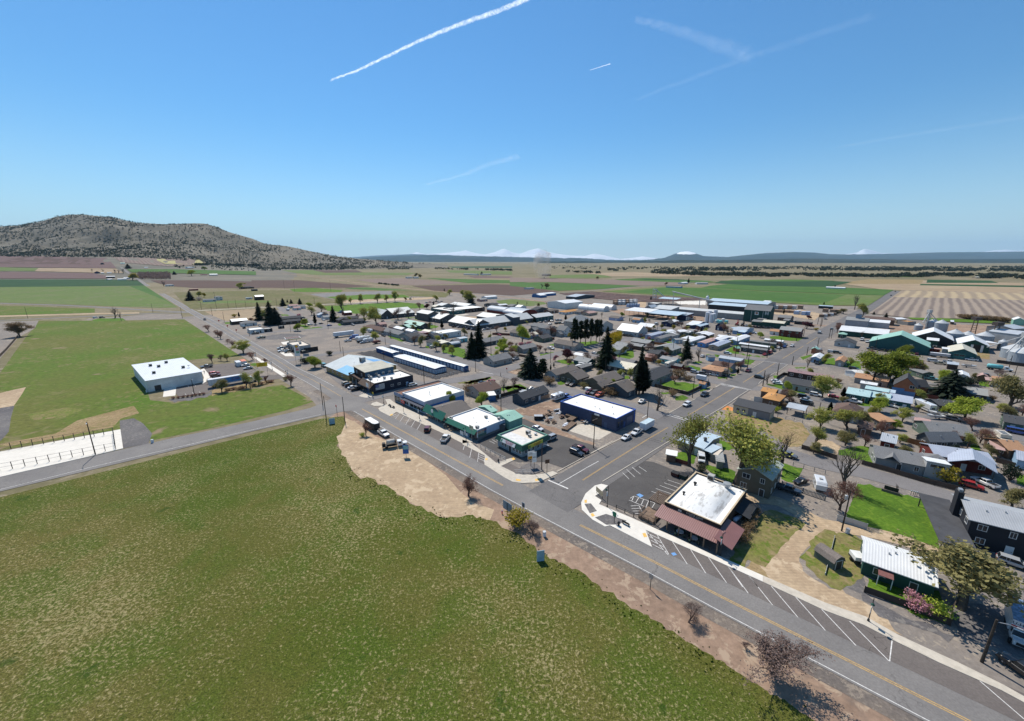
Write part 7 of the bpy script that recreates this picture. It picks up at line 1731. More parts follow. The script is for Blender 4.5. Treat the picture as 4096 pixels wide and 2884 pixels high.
def proto(kind,var):
 key=(kind,var)
 if key in PROTO:return PROTO[key]
 rg=random.Random(sum(map(ord,kind))*7+var)
 if kind=='fir' or kind=='cypress':
  tr=MB();tr.tube([(0,0,0),(0,0,.5),(0,0,.98)],[.018,.012,.002],6);cr=MB();nl=34
  for i in range(nl):
   t=i/nl;z=.1+.9*t;R_=(.34 if kind=='fir' else.12)*((1-t)**.8)*(1.0 if kind=='fir' else min(1,.4+t*4))*rg.uniform(.75,1.2)+.008;n=13 if t<.7 else 8
   for j in range(n):
    a=2*PI*(j+rg.random())/n;rr=R_*rg.uniform(.65,1.15);dz=(-.35 if kind=='fir' else.5)*rr
    for q in range(3):
     f0,f1=q/3*rg.uniform(.8,1),(q+1.25)/3;w_=.028*rg.uniform(.7,1.5)*(1.1-t*.5);d=Vector((math.cos(a),math.sin(a),0));s=Vector((-d.y,d.x,rg.uniform(-.5,.5)))*w_;zz=rg.uniform(-.012,.012)
     p0=d*rr*f0+Vector((0,0,z+dz*f0+zz));p1=d*rr*f1+Vector((0,0,z+dz*f1+zz));cr.quad([p0-s,p0+s,p1+s*.7,p1-s*.7])
  P_=(tr.mesh('trunk',M_bd),None,cr.mesh('crown',LEAF['fir']))
 elif kind=='pine':
  tr=MB();tr.tube([(0,0,0),(.01,0,.5),(0,0,.95)],[.02,.014,.003],6);cr=MB()
  for i in range(60):
   t=rg.random();z=.3+.68*t;a=rg.random()*2*PI;r_=.19*(1-t*.75)*rg.uniform(.3,1)
   c=Vector((math.cos(a)*r_,math.sin(a)*r_,z))
   for _ in range(26):
    o=c+Vector((rg.gauss(0,.03),rg.gauss(0,.03),rg.gauss(0,.022)));b=Vector((rg.gauss(0,1),rg.gauss(0,1),rg.gauss(0,.6))).normalized()*.016;d=b.orthogonal()*1.1;cr.quad([o-b-d,o+b-d,o+b+d,o-b+d])
  P_=(tr.mesh('trunk',M_bd),None,cr.mesh('crown',LEAF['fir']))
 elif kind=='bush':
  tr=MB();tips=[]
  for i in range(9):
   a=2*PI*i/9;e=Vector((math.cos(a)*.42,math.sin(a)*.42,rg.uniform(.5,.85)));tr.tube([(0,0,0),e*.55,e],[.03,.02,.008],4);tips+=[(e*f,3)for f in(.5,.7,.9,1.05)]
  tips+=[(Vector((rg.gauss(0,.2),rg.gauss(0,.2),rg.uniform(.4,.95))),3)for _ in range(30)]
  P_=(tr.mesh('stems',M_br),None,leaves(tips,rg,16,.1,.032).mesh('crown',LEAF['olive']))
 else:
  per,sc,size,spread,hang={'leafy':(6,.045,.0135,.62,0),'thin':(3,.045,.012,.6,0),'full':(15,.055,.016,.68,0),'bare':(0,0,0,.6,0),'willow':(22,.05,.014,.6,.3),'twiggy':(5,.03,.008,.72,0)}[kind]
  tr,tw,tips,top=skeleton(100+var*13+len(kind),spread);scale_mb(tr,1/top);scale_mb(tw,1/top)
  P_=(tr.mesh('trunk',M_bark),tw.mesh('branches',M_bark),leaves(tips,rg,per,sc,size,hang).mesh('crown',LEAF['spring'])if per else None)
 PROTO[key]=P_;return P_
STYLE={'fir':('fir','fir',M_bd,1,'conifer'),'wfir':('fir','dark',M_bd,1.45,'conifer'),'pine':('pine','fir',M_bd,1,'pine'),'cyp':('cypress','dark',M_bd,.9,'cypress'),'wcyp':('cypress','dark',M_bd,1.7,'cypress'),'spring':('leafy','spring',M_bark,1,'tree'),'thin':('thin','spring',M_bark,1,'tree'),'lime':('full','lime',M_bark,1,'tree'),'dense':('full','dense',M_bark,1.1,'tree'),'olive':('leafy','olive',M_bark,1,'tree'),'bare':('bare',None,M_bark,1,'bare tree'),'redbare':('twiggy','red',M_br,1,'bare tree'),'twig':('twiggy','twig',M_br,1.1,'bare tree'),'pink':('leafy','pink',M_bd,1.1,'blossom tree'),'white':('leafy','white',M_bd,1.1,'blossom tree'),'plum':('full','plum',M_bd,1.1,'plum tree'),'willow':('willow','willow',M_bark,1.15,'willow'),'orange':('leafy','brown',M_bark,1,'tree'),'yellow':('leafy','yellow',M_bark,1,'tree'),'bush':('bush','olive',M_br,1,'bush'),'dbush':('bush','dark',M_br,1,'bush'),'rbush':('bush','red',M_br,1,'bush'),'ybush':('bush','yellow',M_br,1.1,'bush'),'wbush':('bush','white',M_br,1.1,'bush'),'pbush':('bush','pink',M_br,1.1,'bush'),'bbush':('bush','brown',M_br,1.1,'bush'),'lbush':('bush','lime',M_br,1,'bush')}
NAMEOF={'conifer':'fir_tree','pine':'pine_tree','cypress':'cypress_tree','tree':'tree','bare tree':'leafless_tree','blossom tree':'blossom_tree','plum tree':'plum_tree','willow':'willow_tree','bush':'bush'}
rt_=random.Random(21);TN=[0]
def tree(k,x,y,ytop,style,label,wd=1,group=None):
 pr,lf,bk,w0,cat=STYLE[style];p=g(k,x,y);h=max(.6,hat(p,px(k,0,ytop)[1])-p.z);TN[0]+=1
 tr,tw,cr=proto(pr,TN[0]%3)
 o=empty(NAMEOF[cat],p,rt_.random()*6.28,label,cat,group);s=h*(1 if pr!='bush' else 1.0);w_=s*w0*wd*(1.15 if pr=='bush' else 1.2 if lf and pr in('leafy','thin','full')else 1)
 for nm,me,m in(('trunk' if pr!='bush' else 'stems',tr,bk),('branches',tw,bk),('crown',cr,LEAF.get(lf))):
  if me:c=child(nm,me,o,mats=[m]);c.scale=(w_,w_,s)
 return o
TREES='''
T 1110 1088 180 thin|huge budding tree behind the white domed roof
T 505 850 190 thin .75|tall half leafless tree rising past the pale blue ribbed roof
T 1695 880 360 bare .8|tall leafless tree at the picket lawn beside the side street
T 878 432 240 bare .7|gnarled pruned stump tree behind the pale blue ribbed roof
T 1620 860 745 olive .9|olive bush beside the two storey brown house
T 660 930 840 bush 1.2|straggly olive bush behind the dumpsters
T 1480 640 490 fir 1.2|dark tree against the black cabin gable
U 335 960 460 bare .9|tall leafless tree beside the white camper and lawn
U 290 1185 850 redbare .9|pinkish leafless tree by the leaning utility pole
U 890 990 890 bare .6|thin young tree on the mown lawn behind the monument
U 1445 885 738 ybush .9|round golden shrub before the grey wing of the ranch house
U 2125 870 705 dbush .8|tall dark rounded shrub in the gravel drive
U 2150 1155 950 olive 1.2|olive budding tree above the dark apartment roof
U 560 500 375 redbare 1.1|reddish leafless tree behind the grey ranch house
U 350 490 345 olive 1.1|brownish tree behind the side street wall
X 830 590 205 olive 1.35|broad brown budding tree beside the dark green cottage
X 560 600 520 pbush|small pinkish shrub in the cottage garden
X 680 640 560 lbush 1.2|green shrub in the cottage garden corner
X 290 390 350 lbush .8|small green shrub at the cottage garden gate
Y 210 490 335 twig 1.6|large tangled leafless shrub on the bare road bank
a 1112 402 352 twig 1.2|small tangled leafless shrub on the bare road bank
a 1300 490 465 twig|tiny leafless shrub at the bank edge
V 45 618 488 redbare 1.2|rust red leafless tree alone on the pale dirt
V 408 838 735 ybush 1.2|round golden bush beside the road sign
V 522 900 798 twig 1.2|small leafless tree right of the round golden bush
N 690 1265 1105 redbare .8|thin leafless tree behind the tall dark trailer
N 645 1285 1235 lbush 1.2|low green shrub at the foot of the thin leafless tree
N 222 232 175 dbush 1.1|small dark conifer shrub along the side street bed
N 35 385 262 dense .9|dark round headed tree before the market hall lot
N 1668 875 735 bare .7|bare tree standing behind the corner shop roof
N 1790 870 700 lime .6|slim lime tree beside the corner shop's blue wall
M 885 372 203 spring 1.3|spreading grey green tree beside the straight road
M 1012 452 345 redbare 1.2|wine red leafless tree by the shipping containers
M 1168 500 425 redbare 1.2|red brown leafless tree at the store sidewalk
M 1500 790 635 redbare|brown leafless tree at the road beside the store drive
M 440 85 -5 redbare 1.2|first brown tree of the row along the green field edge
M 552 155 60 redbare 1.2|second brown tree of the row along the green field edge
M 590 180 85 redbare 1.1|third brown tree of the row along the green field edge
M 675 242 180 redbare 1.1|fourth, smaller brown tree along the green field edge
M 745 282 195 redbare 1.2|fifth brown tree beside the spreading grey green tree
M 605 870 705 olive|bushy olive tree before the lettered semi trailer
M 925 810 605 thin .8|slim budding tree in front of the trailer's tractor end
M 1080 770 598 spring .8|slim green tree right of the white semi tractor
M 1180 752 652 redbare .8|small red twigged tree at the store drive
M 985 840 715 bare .7|tiny leafless tree in the shrub bed before the trailer
M 430 762 680 bare .7|tiny leafless tree at the store corner
M 482 492 362 twig .8|pale leafless tree behind the store lot
M 595 462 385 twig .9|shorter pale tree behind the store lot
M 676 462 365 thin|budding tree behind the shipping containers
M 1430 720 675 bush 1.1|olive shrub at the store drive mouth
M 1680 490 430 dbush 1.7|low dark shrub clump in the corner bed
M 1808 560 410 dense .9|dark clipped tree in the corner bed by the pale hall
F 1095 582 343 fir .9|tall dark spruce left of the twin spruces
F 1245 640 325 fir|tallest dark spruce of the group by the dark houses
F 1315 640 415 wfir|broad dark spruce right of the tallest one
F 1175 580 450 spring .8|yellow green tree between the dark spruces
F 1400 402 293 wfir .9|dark conifer by the side street behind the spruces
F 1455 356 310 fir|slim small conifer behind the faded pink roof
F 1505 370 308 wfir .9|reddish dark conifer behind the faded pink roof
F 1617 377 298 wfir .9|dark conifer above the grey roofed white house
F 2052 600 388 fir .9|solitary spruce by the brown gabled house
F 1815 640 482 wcyp .9|dark rounded tree at the street lawn
F 1592 722 630 dense|round bright green tree at the lawn corner
F 1690 660 570 dense|round green tree beside the white car
F 830 545 475 wcyp 1.1|dark round tree behind the white barn roof
F 770 545 505 ybush 1.2|yellow bush behind the white barn roof
F 200 332 198 wfir|dark wide conifer by the white farmhouse
F 310 285 210 spring|budding tree between conifer and white farmhouse
F 375 292 230 yellow .9|yellow tree beside the white farmhouse
F 315 332 285 wbush 1.2|whitish bush before the white farmhouse
F 1600 562 500 pink 1.1|pink blossom tree at the dark roofed houses
F 2168 470 248 spring .7|tall budding tree at the green school field corner
F 1892 482 355 spring 1.1|budding tree by the pale blue house
F 1770 520 410 thin|thin budding tree left of the pale blue house
F 1740 420 358 lime 1.2|lime tree beside the grey roofed white house
F 840 180 100 spring 1.6|broad budding trees over the dark hipped farmhouse
F 2005 1035 990 dbush|small dark shrub in the side street bed
F 985 590 555 rbush 1.6|reddish bush right of the white barn roof
F 1700 1145 1080 dbush|dark shrub by the corner sign
G 740 532 272 spring|large budding shade tree before the dark school gable
G 560 482 278 thin|thinner budding tree left of the large shade tree
G 1050 458 285 twig .9|first pale birch before the school
G 1200 442 305 twig .7|second slimmer birch before the school
G 1365 320 213 redbare .9|reddish bare tree behind the cream school roof
G 1466 312 238 plum .9|dark red tree behind the cream school roof
G 1846 402 196 bare 1.1|large dark leafless tree on the play lawn
G 1690 482 330 redbare|brown leafless tree at the long school wing end
G 1682 590 468 wcyp 1.2|dark green round tree before the long white hall
G 1562 272 193 wcyp|dark clipped tree by the cream gabled shed
G 248 252 98 spring .8|first tree of the row along the school field
G 375 242 140 thin .8|second, thinner tree along the school field
G 505 232 92 spring .7|third tree along the school field
G 757 220 85 spring .8|fourth tree along the school field
G 888 212 98 spring .8|fifth tree along the school field
G 1008 206 50 spring .7|tallest, sixth tree along the school field
G 1155 198 138 yellow .9|small yellow tree near the excavator
G 556 695 568 spring 1.1|budding tree on the street verge by the campers
G 736 765 632 spring 1.1|budding tree beside the dark red dump trailer
G 940 722 598 bare 1.1|leafless tree in the fenced corner garden
G 1380 852 690 olive .8|many stemmed olive thicket tree across from the storage sheds
G 1290 820 680 twig .9|pale bare thicket tree at the street corner
G 1602 912 765 thin|budding tree before the small white house
G 1705 935 815 spring .8|yellowish tree in the orchard garden, left one
G 1832 975 828 spring .9|yellowish tree in the orchard garden, right one
G 1732 752 668 olive|budding tree before the white hall
G 1128 762 725 wbush 1.3|white blossom bush by the steep dark roofed house
G 1255 655 608 pink 1.1|pink tree beside the small white shed
G 1425 692 640 pink|pink tree at the dark roofed garage
G 2005 692 585 olive|grey green tree right of the white hall
G 272 402 255 bare .35|tall leafless pole of a tree behind brown gable
G 1790 112 25 spring .9|first shade tree near the rail line
G 1975 135 35 spring .9|second shade tree near the rail line
G 2098 232 62 wfir .9|dark conifer near the rail line
G 1715 55 8 wcyp 1.2|dark round conifer by the ploughed soil
G 1600 195 110 spring 1.2|low budding tree at the car park edge
H 318 1010 630 fir|left tree of the twin tall firs
H 416 992 472 fir .75|taller right tree of the twin tall firs
H 1150 1275 862 wfir .95|big dark spruce on the dirt corner
H 1330 1300 1025 pine 1.5|broad pine right of the big corner spruce
H 1040 800 552 lime .75|tall bright poplar among the houses
H 762 900 745 lime|lime tree left of the olive tree
H 770 945 820 lime .9|lower lime tree before the left one
H 912 942 838 lime 1.2|rounded lime tree behind the weathered garage
H 850 855 775 olive 1.1|olive tree between lime trees
H 1012 852 782 pink 1.4|bright pink blossom tree below the poplar
H 1140 842 770 pink 1.2|paler pink blossom tree right of the bright one
H 950 850 795 white 1.1|white blossom tree left of the pink one
H 1290 932 815 redbare 1.1|russet tree beside white blossom
H 1380 932 860 white|white blossom shrub beside the russet tree
H 1455 692 540 redbare 1.1|large russet leafless tree by the townhouses
H 1250 652 555 bare|bare tree in front of the townhouses
H 1678 1027 892 plum 1.1|round dark plum tree at the side street corner
H 1510 1062 970 pink .9|thin pink tree beside the plum tree
H 1720 1115 1030 orange 1.3|orange brown shrub tree in the corner garden
H 1446 1192 1098 wcyp .8|left small cypress by the long pale house
H 1492 1147 1068 wcyp .8|right small cypress by the long pale house
H 775 1505 1278 bare .9|dark leafless tree behind the beige house
H 905 1455 1290 twig .8|pale leafless tree behind the board fence
H 1430 1392 1285 bbush 1.2|brown bush under the corner pines
H 1060 1172 1092 bush 1.1|olive bush on the dirt corner
H 1740 765 645 yellow .8|yellow tree at the dark pines
H 1792 865 445 pine .9|first tall pine of the dark row
H 1872 835 480 pine .9|second pine of the dark row
H 1945 820 458 pine .9|third pine of the dark row
H 2022 805 450 pine .9|fourth pine of the dark row
H 2100 790 455 pine .9|fifth pine of the dark row
H 2150 775 470 pine .9|last pine of the dark row
H 1212 502 420 wfir|blue green spruce at the school wing end
H 1662 472 382 wcyp 1.4|dark tree beside the tall beige building
H 520 455 375 plum|dark pink tree in the school court
H 675 640 540 twig .9|pale bare tree in front of the school porch
H 800 625 568 yellow 1.1|yellowish bush inside the reddish fence
H 972 282 185 bare .9|bare tree by the pasture, left one
H 1100 262 195 bare .7|bare tree by the pasture, right one
H 1265 285 222 olive|budding tree by the white shed at the pasture
H 1390 272 200 bare|bare tree before the tall white warehouse
H 1105 525 478 thin|thin tree at the long school wing corner
H 285 232 40 spring|big budding tree over the dark conifer near the rail line
H 300 1520 1400 bbush 1.4|brown bush beside the dark red brown roof
O 415 910 720 lime .75|yellow green tree behind the market roof
I 440 1152 550 fir .85|tall dark fir before the yellow willow
I 918 1545 838 wcyp .62|taller of two dark cypresses above the brown roofs
I 975 1525 1035 wcyp 1.15|broader of two dark cypresses above the brown roofs
I 545 832 632 willow 1.2|bright yellow weeping willow beside the church
I 1590 1055 690 fir .8|tall dark fir among the mobile homes
I 1780 1065 838 bare .9|dark leafless tree near the fir among mobile homes
I 565 1062 985 pink 1.2|vivid pink tree beside the white bungalow
I 640 1045 915 bare .9|bare tree beside the vivid pink tree
I 550 965 855 thin|budding tree before the white bungalow
I 1205 1112 1040 yellow 1.2|yellow shrub at the turquoise mobile home
I 1130 1080 960 redbare 1.3|pinkish bare tree by the turquoise mobile home
I 1595 1165 1035 white|whitish tree behind the red fence
I 420 1425 1300 lime .8|left lime sapling at the brown roofed house
I 530 1425 1315 lime .8|right lime sapling at the brown roofed house
I 130 1445 1365 bush 1.3|olive shrub before the brown porch
I 520 1545 1435 bbush 1.5|brown shrub beside the slate house
I 1440 1375 1262 redbare 1.3|reddish shrub tree along the lawn fence
I 1490 1300 1180 bbush 1.3|brown hedge bush along the lawn fence
I 1620 1335 1265 bbush 1.4|second brown hedge bush along the lawn fence
I 1230 1405 1290 bare|bare tree at the grey house porch
I 1400 1560 1465 bbush|olive brown bush by the boulevard lawn
I 1060 755 708 pink 1.2|pink blossom shrub by the lavender mobile home
I 1410 612 535 yellow .8|yellow tree at the church street hedge
I 1125 602 525 spring .9|budding tree by the white shelter
I 1240 592 525 olive .9|grey green tree right of the white shelter
I 1045 632 560 bbush 1.3|brown hedge below the white shelter
I 1812 665 568 wcyp 1.3|dark round tree among white roofs
I 1070 492 450 white 1.2|white blossom tree at the mill street
I 675 425 355 lime .9|yellow green tree by the lavender house
I 1042 425 340 olive|budding tree before the lumber shed
I 385 432 345 bare .9|bare tree by the mill dirt
I 1340 455 400 redbare 1.2|reddish bare tree before the pale blue shed
I 785 490 420 cyp 1.4|dark cypress pair, left one, by the light blue house
I 815 492 422 cyp 1.4|dark cypress pair, right one, by the light blue house
P 900 945 635 bare 1.15|big leafless tree with wide shadow at the street corner
J 340 655 508 redbare|large pinkish leafless tree by the navy house
J 440 685 585 bare|grey leafless tree behind the bright blue mobile home
J 860 722 642 lime 1.1|yellow green tree before the white garage
J 565 722 668 lime 1.2|yellow green bush by the pale blue mobile home
J 1530 592 498 plum 1.1|dark red tree right of the dark red house
J 1560 455 402 plum 1.2|dark red tree near the lumber yard
J 1665 615 580 ybush 1.3|yellow green bush at the wide street
J 1970 655 515 redbare .9|tan leafless tree at the green kiosk
J 1200 382 295 wcyp|dark conifer behind the low brown warehouse
J 540 1242 1155 wcyp 1.2|round dark shrub by the wide street
J 390 1275 1165 white 1.1|white blossom tree at the orange hipped roof
J 960 1385 1215 bare 1.1|bare tree at the wide street bend
J 1545 1145 978 bare|bare tree beside the light blue single wide
J 1780 250 205 wcyp 1.2|dark conifer at the road end
J 2060 380 300 olive 1.3|olive shrubs at the road end
J 1960 390 345 dbush 1.4|dark shrub left of the olive shrubs
Q 1255 772 480 spring|large budding tree on the lawn beside the white suv
Q 800 695 570 lime .8|lime tree in front of the white and black house
Q 830 835 670 olive|olive tree beside the orange roof
Q 725 905 828 bbush 1.2|brown bush behind the block workshop
Q 655 965 890 lbush 1.1|low spreading green shrub behind the block workshop
Q 1350 975 832 wcyp 1.2|dark shrub tree beside the brown hipped house
Q 1225 1180 925 spring 1.1|bright budding tree behind the dry lot fence
Q 1580 1195 925 spring 1.1|bright budding tree before the brown hipped house
Q 1150 1395 1140 thin|half bare tree at the sandy pad
Q 1140 1500 1345 olive|brown olive tree at the sandy pad wall
Q 1525 865 758 olive|olive shrub on the dark teal house lawn
Q 1525 775 640 wcyp 1.3|leaning dark green shrub beside the dark teal house
Q 1530 1340 1215 olive 1.2|olive tree at the green shed
S 150 562 215 dense 1.2|largest bright green tree at the street
S 335 560 195 dense 1.1|second bright green tree joined to the largest
S 640 470 285 orange 1.2|orange green tree right of the bright green pair
S 545 222 98 dense|dark rounded tree before the huge teal warehouse
S 1120 760 410 wfir 1.3|broad dark conifer before the black walled ranch
S 1040 588 430 lime|lime tree behind the broad dark conifer
S 560 500 430 lbush .9|clipped green hedge bush by the street
S 220 965 785 lime|lime tree before the lavender roofed wing
S 510 1092 918 spring 1.1|orange green budding tree by the orange roofed shed
S 420 1180 1070 lime 1.1|low lime tree before the orange roofed shed
S 1330 1070 805 lime 1.25|big lime tree behind the grey roofed house
S 1120 1005 870 lime 1.1|lime tree left of the big one, over the boats
S 1420 1205 1040 redbare 1.2|russet leafless tree right of the grey roofed house
S 1890 905 525 olive 1.25|huge olive budding tree at the frame edge
S 1770 960 845 spring 1.2|budding tree below the huge olive one
S 2060 1010 850 redbare 1.1|brown leafless tree at the frame edge
S 1140 1385 1205 redbare|leafless tree before the green grey house
S 1590 1300 1195 olive 1.2|olive shrub tree by the cream cruiser
S 1640 1380 1280 bbush 1.2|brown shrub below the cream cruiser
S 1650 1540 1400 olive|olive shrub beside the red garage roof
S 480 1365 1240 spring 1.2|budding tree over the small red barn
S 1270 600 520 dbush 1.8|dark hedge around the white trailer, left part
S 1390 610 520 dbush 1.8|dark hedge around the white trailer, right part
K 690 398 290 fir 1.3|dark conifer before the long brown roof
K 562 312 275 fir 1.3|small conifer before the striped field
K 432 337 185 spring .8|grey green tree at the road bend
K 340 255 72 bare .8|tall pale leafless tree at the road end
K 150 475 405 redbare 1.1|tan leafless tree at the street corner by the kiosk
K 425 582 498 bare 1.1|bare tree before the green warehouse
E 255 795 605 orange 1.3|brown budding tree at the field corner fence
E 1490 557 405 bare 1.3|old spreading leafless tree beside the far road
E 1572 592 468 bare .5|dead tree stump left standing at the field edge
A 1190 720 655 yellow 1.5|yellow tree at the roadside barns
A 1030 657 615 bare 1.2|bare tree left of the hill road farm
A 1065 660 618 bare 1.2|bare tree in the middle at the hill road farm
A 1108 660 612 bare 1.2|bare tree right at the hill road farm
A 830 645 613 bare 1.2|bare tree by the steep navy barn
A 925 647 615 bare 1.2|second bare tree by the steep navy barn
A 1720 682 630 lime 1.2|lime green tree right of the leafless wood
A 1835 628 596 dense 1.2|green tree beside the far white farmhouse
A 1468 772 718 bare 1.2|bare tree at the white hipped farmhouse
A 1565 670 635 wfir 1.3|dark conifer right of the leafless wood
A 1150 615 570 wfir 1.4|dark conifer on the hill road beyond the farm
B 1435 470 430 olive 1.2|olive trees over the mid valley farmhouse
B 1475 475 440 olive 1.2|second olive tree at the mid valley farmhouse
B 2025 446 415 wfir 1.2|lone dark tree in the valley
C 265 572 520 bare 1.3|bare tree left at the ploughed soil farm
C 308 572 518 olive 1.2|olive tree right at the ploughed soil farm
C 1582 522 475 wcyp 1.2|lone dark poplar in the fields
C 1382 540 512 orange 1.3|orange tree in the fields
C 762 488 460 olive 1.4|olive trees at the lone mid field farm
C 1245 672 635 wcyp 1.3|dark conifer at the skeletal tower
D 600 560 536 wcyp 1.6|round dark tree at the far field farm
D 500 716 690 wcyp 1.3|dark round tree at the pale blue roofed shed
'''
STYLE['dark2']=STYLE['wcyp']
for s in TREES.strip().splitlines():
 a,lab=s.split('|');q=a.split();lab=lab.strip()
 if len(lab.split())<4:lab+=' behind the faded pink roof'
 tree(q[0],float(q[1]),float(q[2]),float(q[3]),q[4],lab,float(q[5])if len(q)>5 else 1)
for i,x in enumerate((-20,45,105,165,220,268,322,372)):tree('M',x,958-i*8,928-i*8,'rbush',f'{words2[i]} low reddish shrub along the store lot bed',1.2,'shrubs along the store lot')
for i,(x,y)in enumerate(((690,850),(760,838),(830,835),(880,820),(1020,790),(1120,770),(1210,745),(1250,742))):tree('M',x,y,y-32,'rbush' if i%2 else 'bbush',f'{words2[i]} rusty shrub in the bed beside the semi trailer',1.8,'shrubs beside the semi trailer')
for i in range(13):tree('K',1565+i*45,352+i*4+(i%3)*3,310+i*4-(i%4)*4,'bbush',f'{words2[i] if i < 12 else "last"} clump of the brown thicket along the striped field',1.5,'brown thicket along the striped field')
for i in range(5):tree('W',1110+i*18-(i%2)*12,640-i*42,600-i*42,'bbush',f'{words2[i]} dry tan bush beside the brown grill',1.3,'dry bushes beside the grill')
ry=random.Random(33)
for o in BLD:
 d=o.location.length
 if o['category']not in('house','mobile home','garage')or not 100<d<470 or len(o['label'].split())>11:continue
 L,W,h=o['dims'];M_=Matrix.Translation(o.location)@Matrix.Rotation(o.rotation_euler.z,4,'Z')
 for i,(x,y)in enumerate(((ry.uniform(-.6,.6)*L,W+ry.uniform(2,5)),(L/2+ry.uniform(1.5,3),ry.uniform(0,W)))):
  st_=ry.choice(('bbush','bush','twig','redbare','spring','dbush','thin','olive'));pr,lf,bk,w0,cat=STYLE[st_];tr,tw,cr=proto(pr,i);hh=ry.uniform(1.2,2.4)if pr=='bush' else ry.uniform(3.5,6.5)
  t=empty(NAMEOF[cat],M_@Vector((x,y,0)),ry.random()*6,('yard %s %s the '%(cat,('behind','beside')[i]))+o['label'],cat,'yard trees and shrubs')
  for nm,me,m in(('stems',tr,bk),('branches',tw,bk),('crown',cr,LEAF.get(lf))):
   if me:c=child(nm,me,t,mats=[m]);c.scale=(hh*w0,hh*w0,hh)
def mass(name,pts,m,seed,dens=10):
 rg=random.Random(seed);mb=MB()
 for p,h,w_ in pts:
  mb.tube([(p.x,p.y,p.z),(p.x,p.y,p.z+h*.4)],[w_*.06+.05,.05],3)
  for _ in range(dens):
   c=Vector((p.x+rg.gauss(0,w_*.27),p.y+rg.gauss(0,w_*.27),p.z+h*rg.uniform(.22,.95)));s=w_*.3*rg.uniform(.6,1.2)
   a=Vector((rg.gauss(0,1),rg.gauss(0,1),rg.gauss(0,1))).normalized();b=a.orthogonal().normalized();d=a.cross(b);mb.quad([c-b*s,c+d*s,c+b*s*.8,c-d*s*.9])
 o=mb.build(name,m);o['kind']='stuff';return o
rg=random.Random(4)
pts=[]
for i in range(900):
 x,y=rg.uniform(1240,1530),rg.uniform(0,1);p=g('A',x,712-y*42+(x-1240)*.0);pts.append((p,rg.uniform(10,14),4))
mass('leafless_woods',pts,LEAF['twig'],1,8)
pts=[]
while len(pts)<11000:
 t=rg.uniform(-700,1650);Y=rg.uniform(2420,3790);X=(t-2048)/FOC*CP*Y;z=tz(X,Y);db=curve(HB,t)
 if Y<db-60 or z<.5:continue
 u=(Y-db)/(3800-db);n=noise.noise(Vector((X*.003,Y*.003,1)))*.9+noise.noise(Vector((X*.012,Y*.012,5)))*.5
 if rg.random()<max(.04,(1.2 if u<.2 else.6-.3*u)+n*1.0):pts.append((Vector((X,Y,z-.3)),rg.uniform(7,12),rg.uniform(8,12)))
mass('juniper_woods',pts,LEAF['dark'],2,6)
pts=[]
def belt(n,k,x0,y0,x1,y1,dy,h=8,w_=8,gap=.0):
 for i in range(n):
  t=rg.random();y=lerp(y0,y1,t)+rg.uniform(-dy,dy)
  if noise.noise(Vector((t*9+y0,y*.05,2)))<gap-.2:continue
  pts.append((g(k,lerp(x0,x1,t),y),rg.uniform(.7,1.3)*h,w_*rg.uniform(.8,1.4)))
belt(900,'D',-700,445,1200,462,9,9,11);belt(900,'D',700,400,2400,412,10,9,12,.05);belt(900,'D',1200,452,2500,476,14,10,12,.15);belt(700,'C',1250,425,2400,455,14,9,11,.1);belt(800,'D',-600,395,2400,388,16,10,16)
belt(160,'C',350,380,800,385,14,8,9,.1);belt(120,'C',480,420,800,432,6,8,9,.1);belt(260,'B',1600,392,2296,408,4,9,10,.1);belt(90,'B',1180,398,1400,392,5,8,9,.1);belt(200,'B',0,395,700,392,5,9,10,.1);belt(140,'B',1350,340,2296,345,8,9,10,.2);belt(90,'C',0,345,500,352,8,9,10,.2);belt(60,'B',50,408,230,405,4,8,7)
belt(120,'B',250,565,780,400,2,3,4,1.5);belt(70,'B',1080,525,1280,545,3,3,4);belt(40,'A',1560,600,2290,630,12,7,8);belt(40,'A',1900,600,2290,612,6,8,8);belt(500,'C',850,395,2300,398,18,9,13,.1);belt(500,'A',1750,585,2330,590,3,9,10)
mass('treeline',pts,LEAF['dark'],3,7)
tb=MB();rg=random.Random(9);E_=[G(x,y)for x,y in GRASS[1:27]]
for i in range(len(E_)-1):
 if E_[i].y>150 or E_[i].x<-60:continue
 for _ in range(int((E_[i+1]-E_[i]).length*13)):
  p=E_[i].lerp(E_[i+1],rg.random())+Vector((rg.gauss(-1.2,1.6),rg.gauss(-1.2,1.6),0));h=rg.uniform(.05,.3)*rg.random()
  if noise.noise(p*.3)<-.1:continue
  for _ in range(3):
   a=rg.random()*6.28;d=Vector((math.cos(a),math.sin(a),0))*(h*.7+.05);tb.quad([p-d*.6+Vector((0,0,.025)),p+d*.6+Vector((0,0,.025)),p+d+Vector((0,0,h)),p-d+Vector((0,0,h*.8))])
tb.build('grass_tufts',lfm('tuft',(.06,.12,.015),.5));bpy.data.objects['grass_tufts']['kind']='stuff'
def slab(name,k,m,z0,*xy):
 o=gpoly(name,P(k,*xy),m,z0+.13,thick=.13);return o
LAN=seg(MAIN,G(1560,1700),G(2010,1942));ribbon('parking_lane',LAN,-10.2,-4.32,M_lot,.086)
LAN2=seg(MAIN,G(2500,2190),G(4500,3200));ribbon('parking_lane',LAN2,-10.5,-4.32,M_lot,.086)
gpoly('parking_lot',P('W',246,274,470,140,560,150,700,205,830,225,700,330,640,400,560,500,430,470,330,430,226,388,205,362),M_dark,.064)
gpoly('parking_lot',P('O',350,1345,560,1230,780,1060,960,1050,1380,1250,1830,1385,1930,1440,1640,1605,1480,1690,1240,1610,900,1610,700,1570,420,1400),M_dark,.061)
gpoly('parking_lot',P('N',240,520,520,740,620,760,800,720,640,560,480,460,180,330,60,330),M_side,.06)
gpoly('drive',P('N',800,720,1060,690,1480,590,1300,540,1020,660,780,700),M_side,.07)
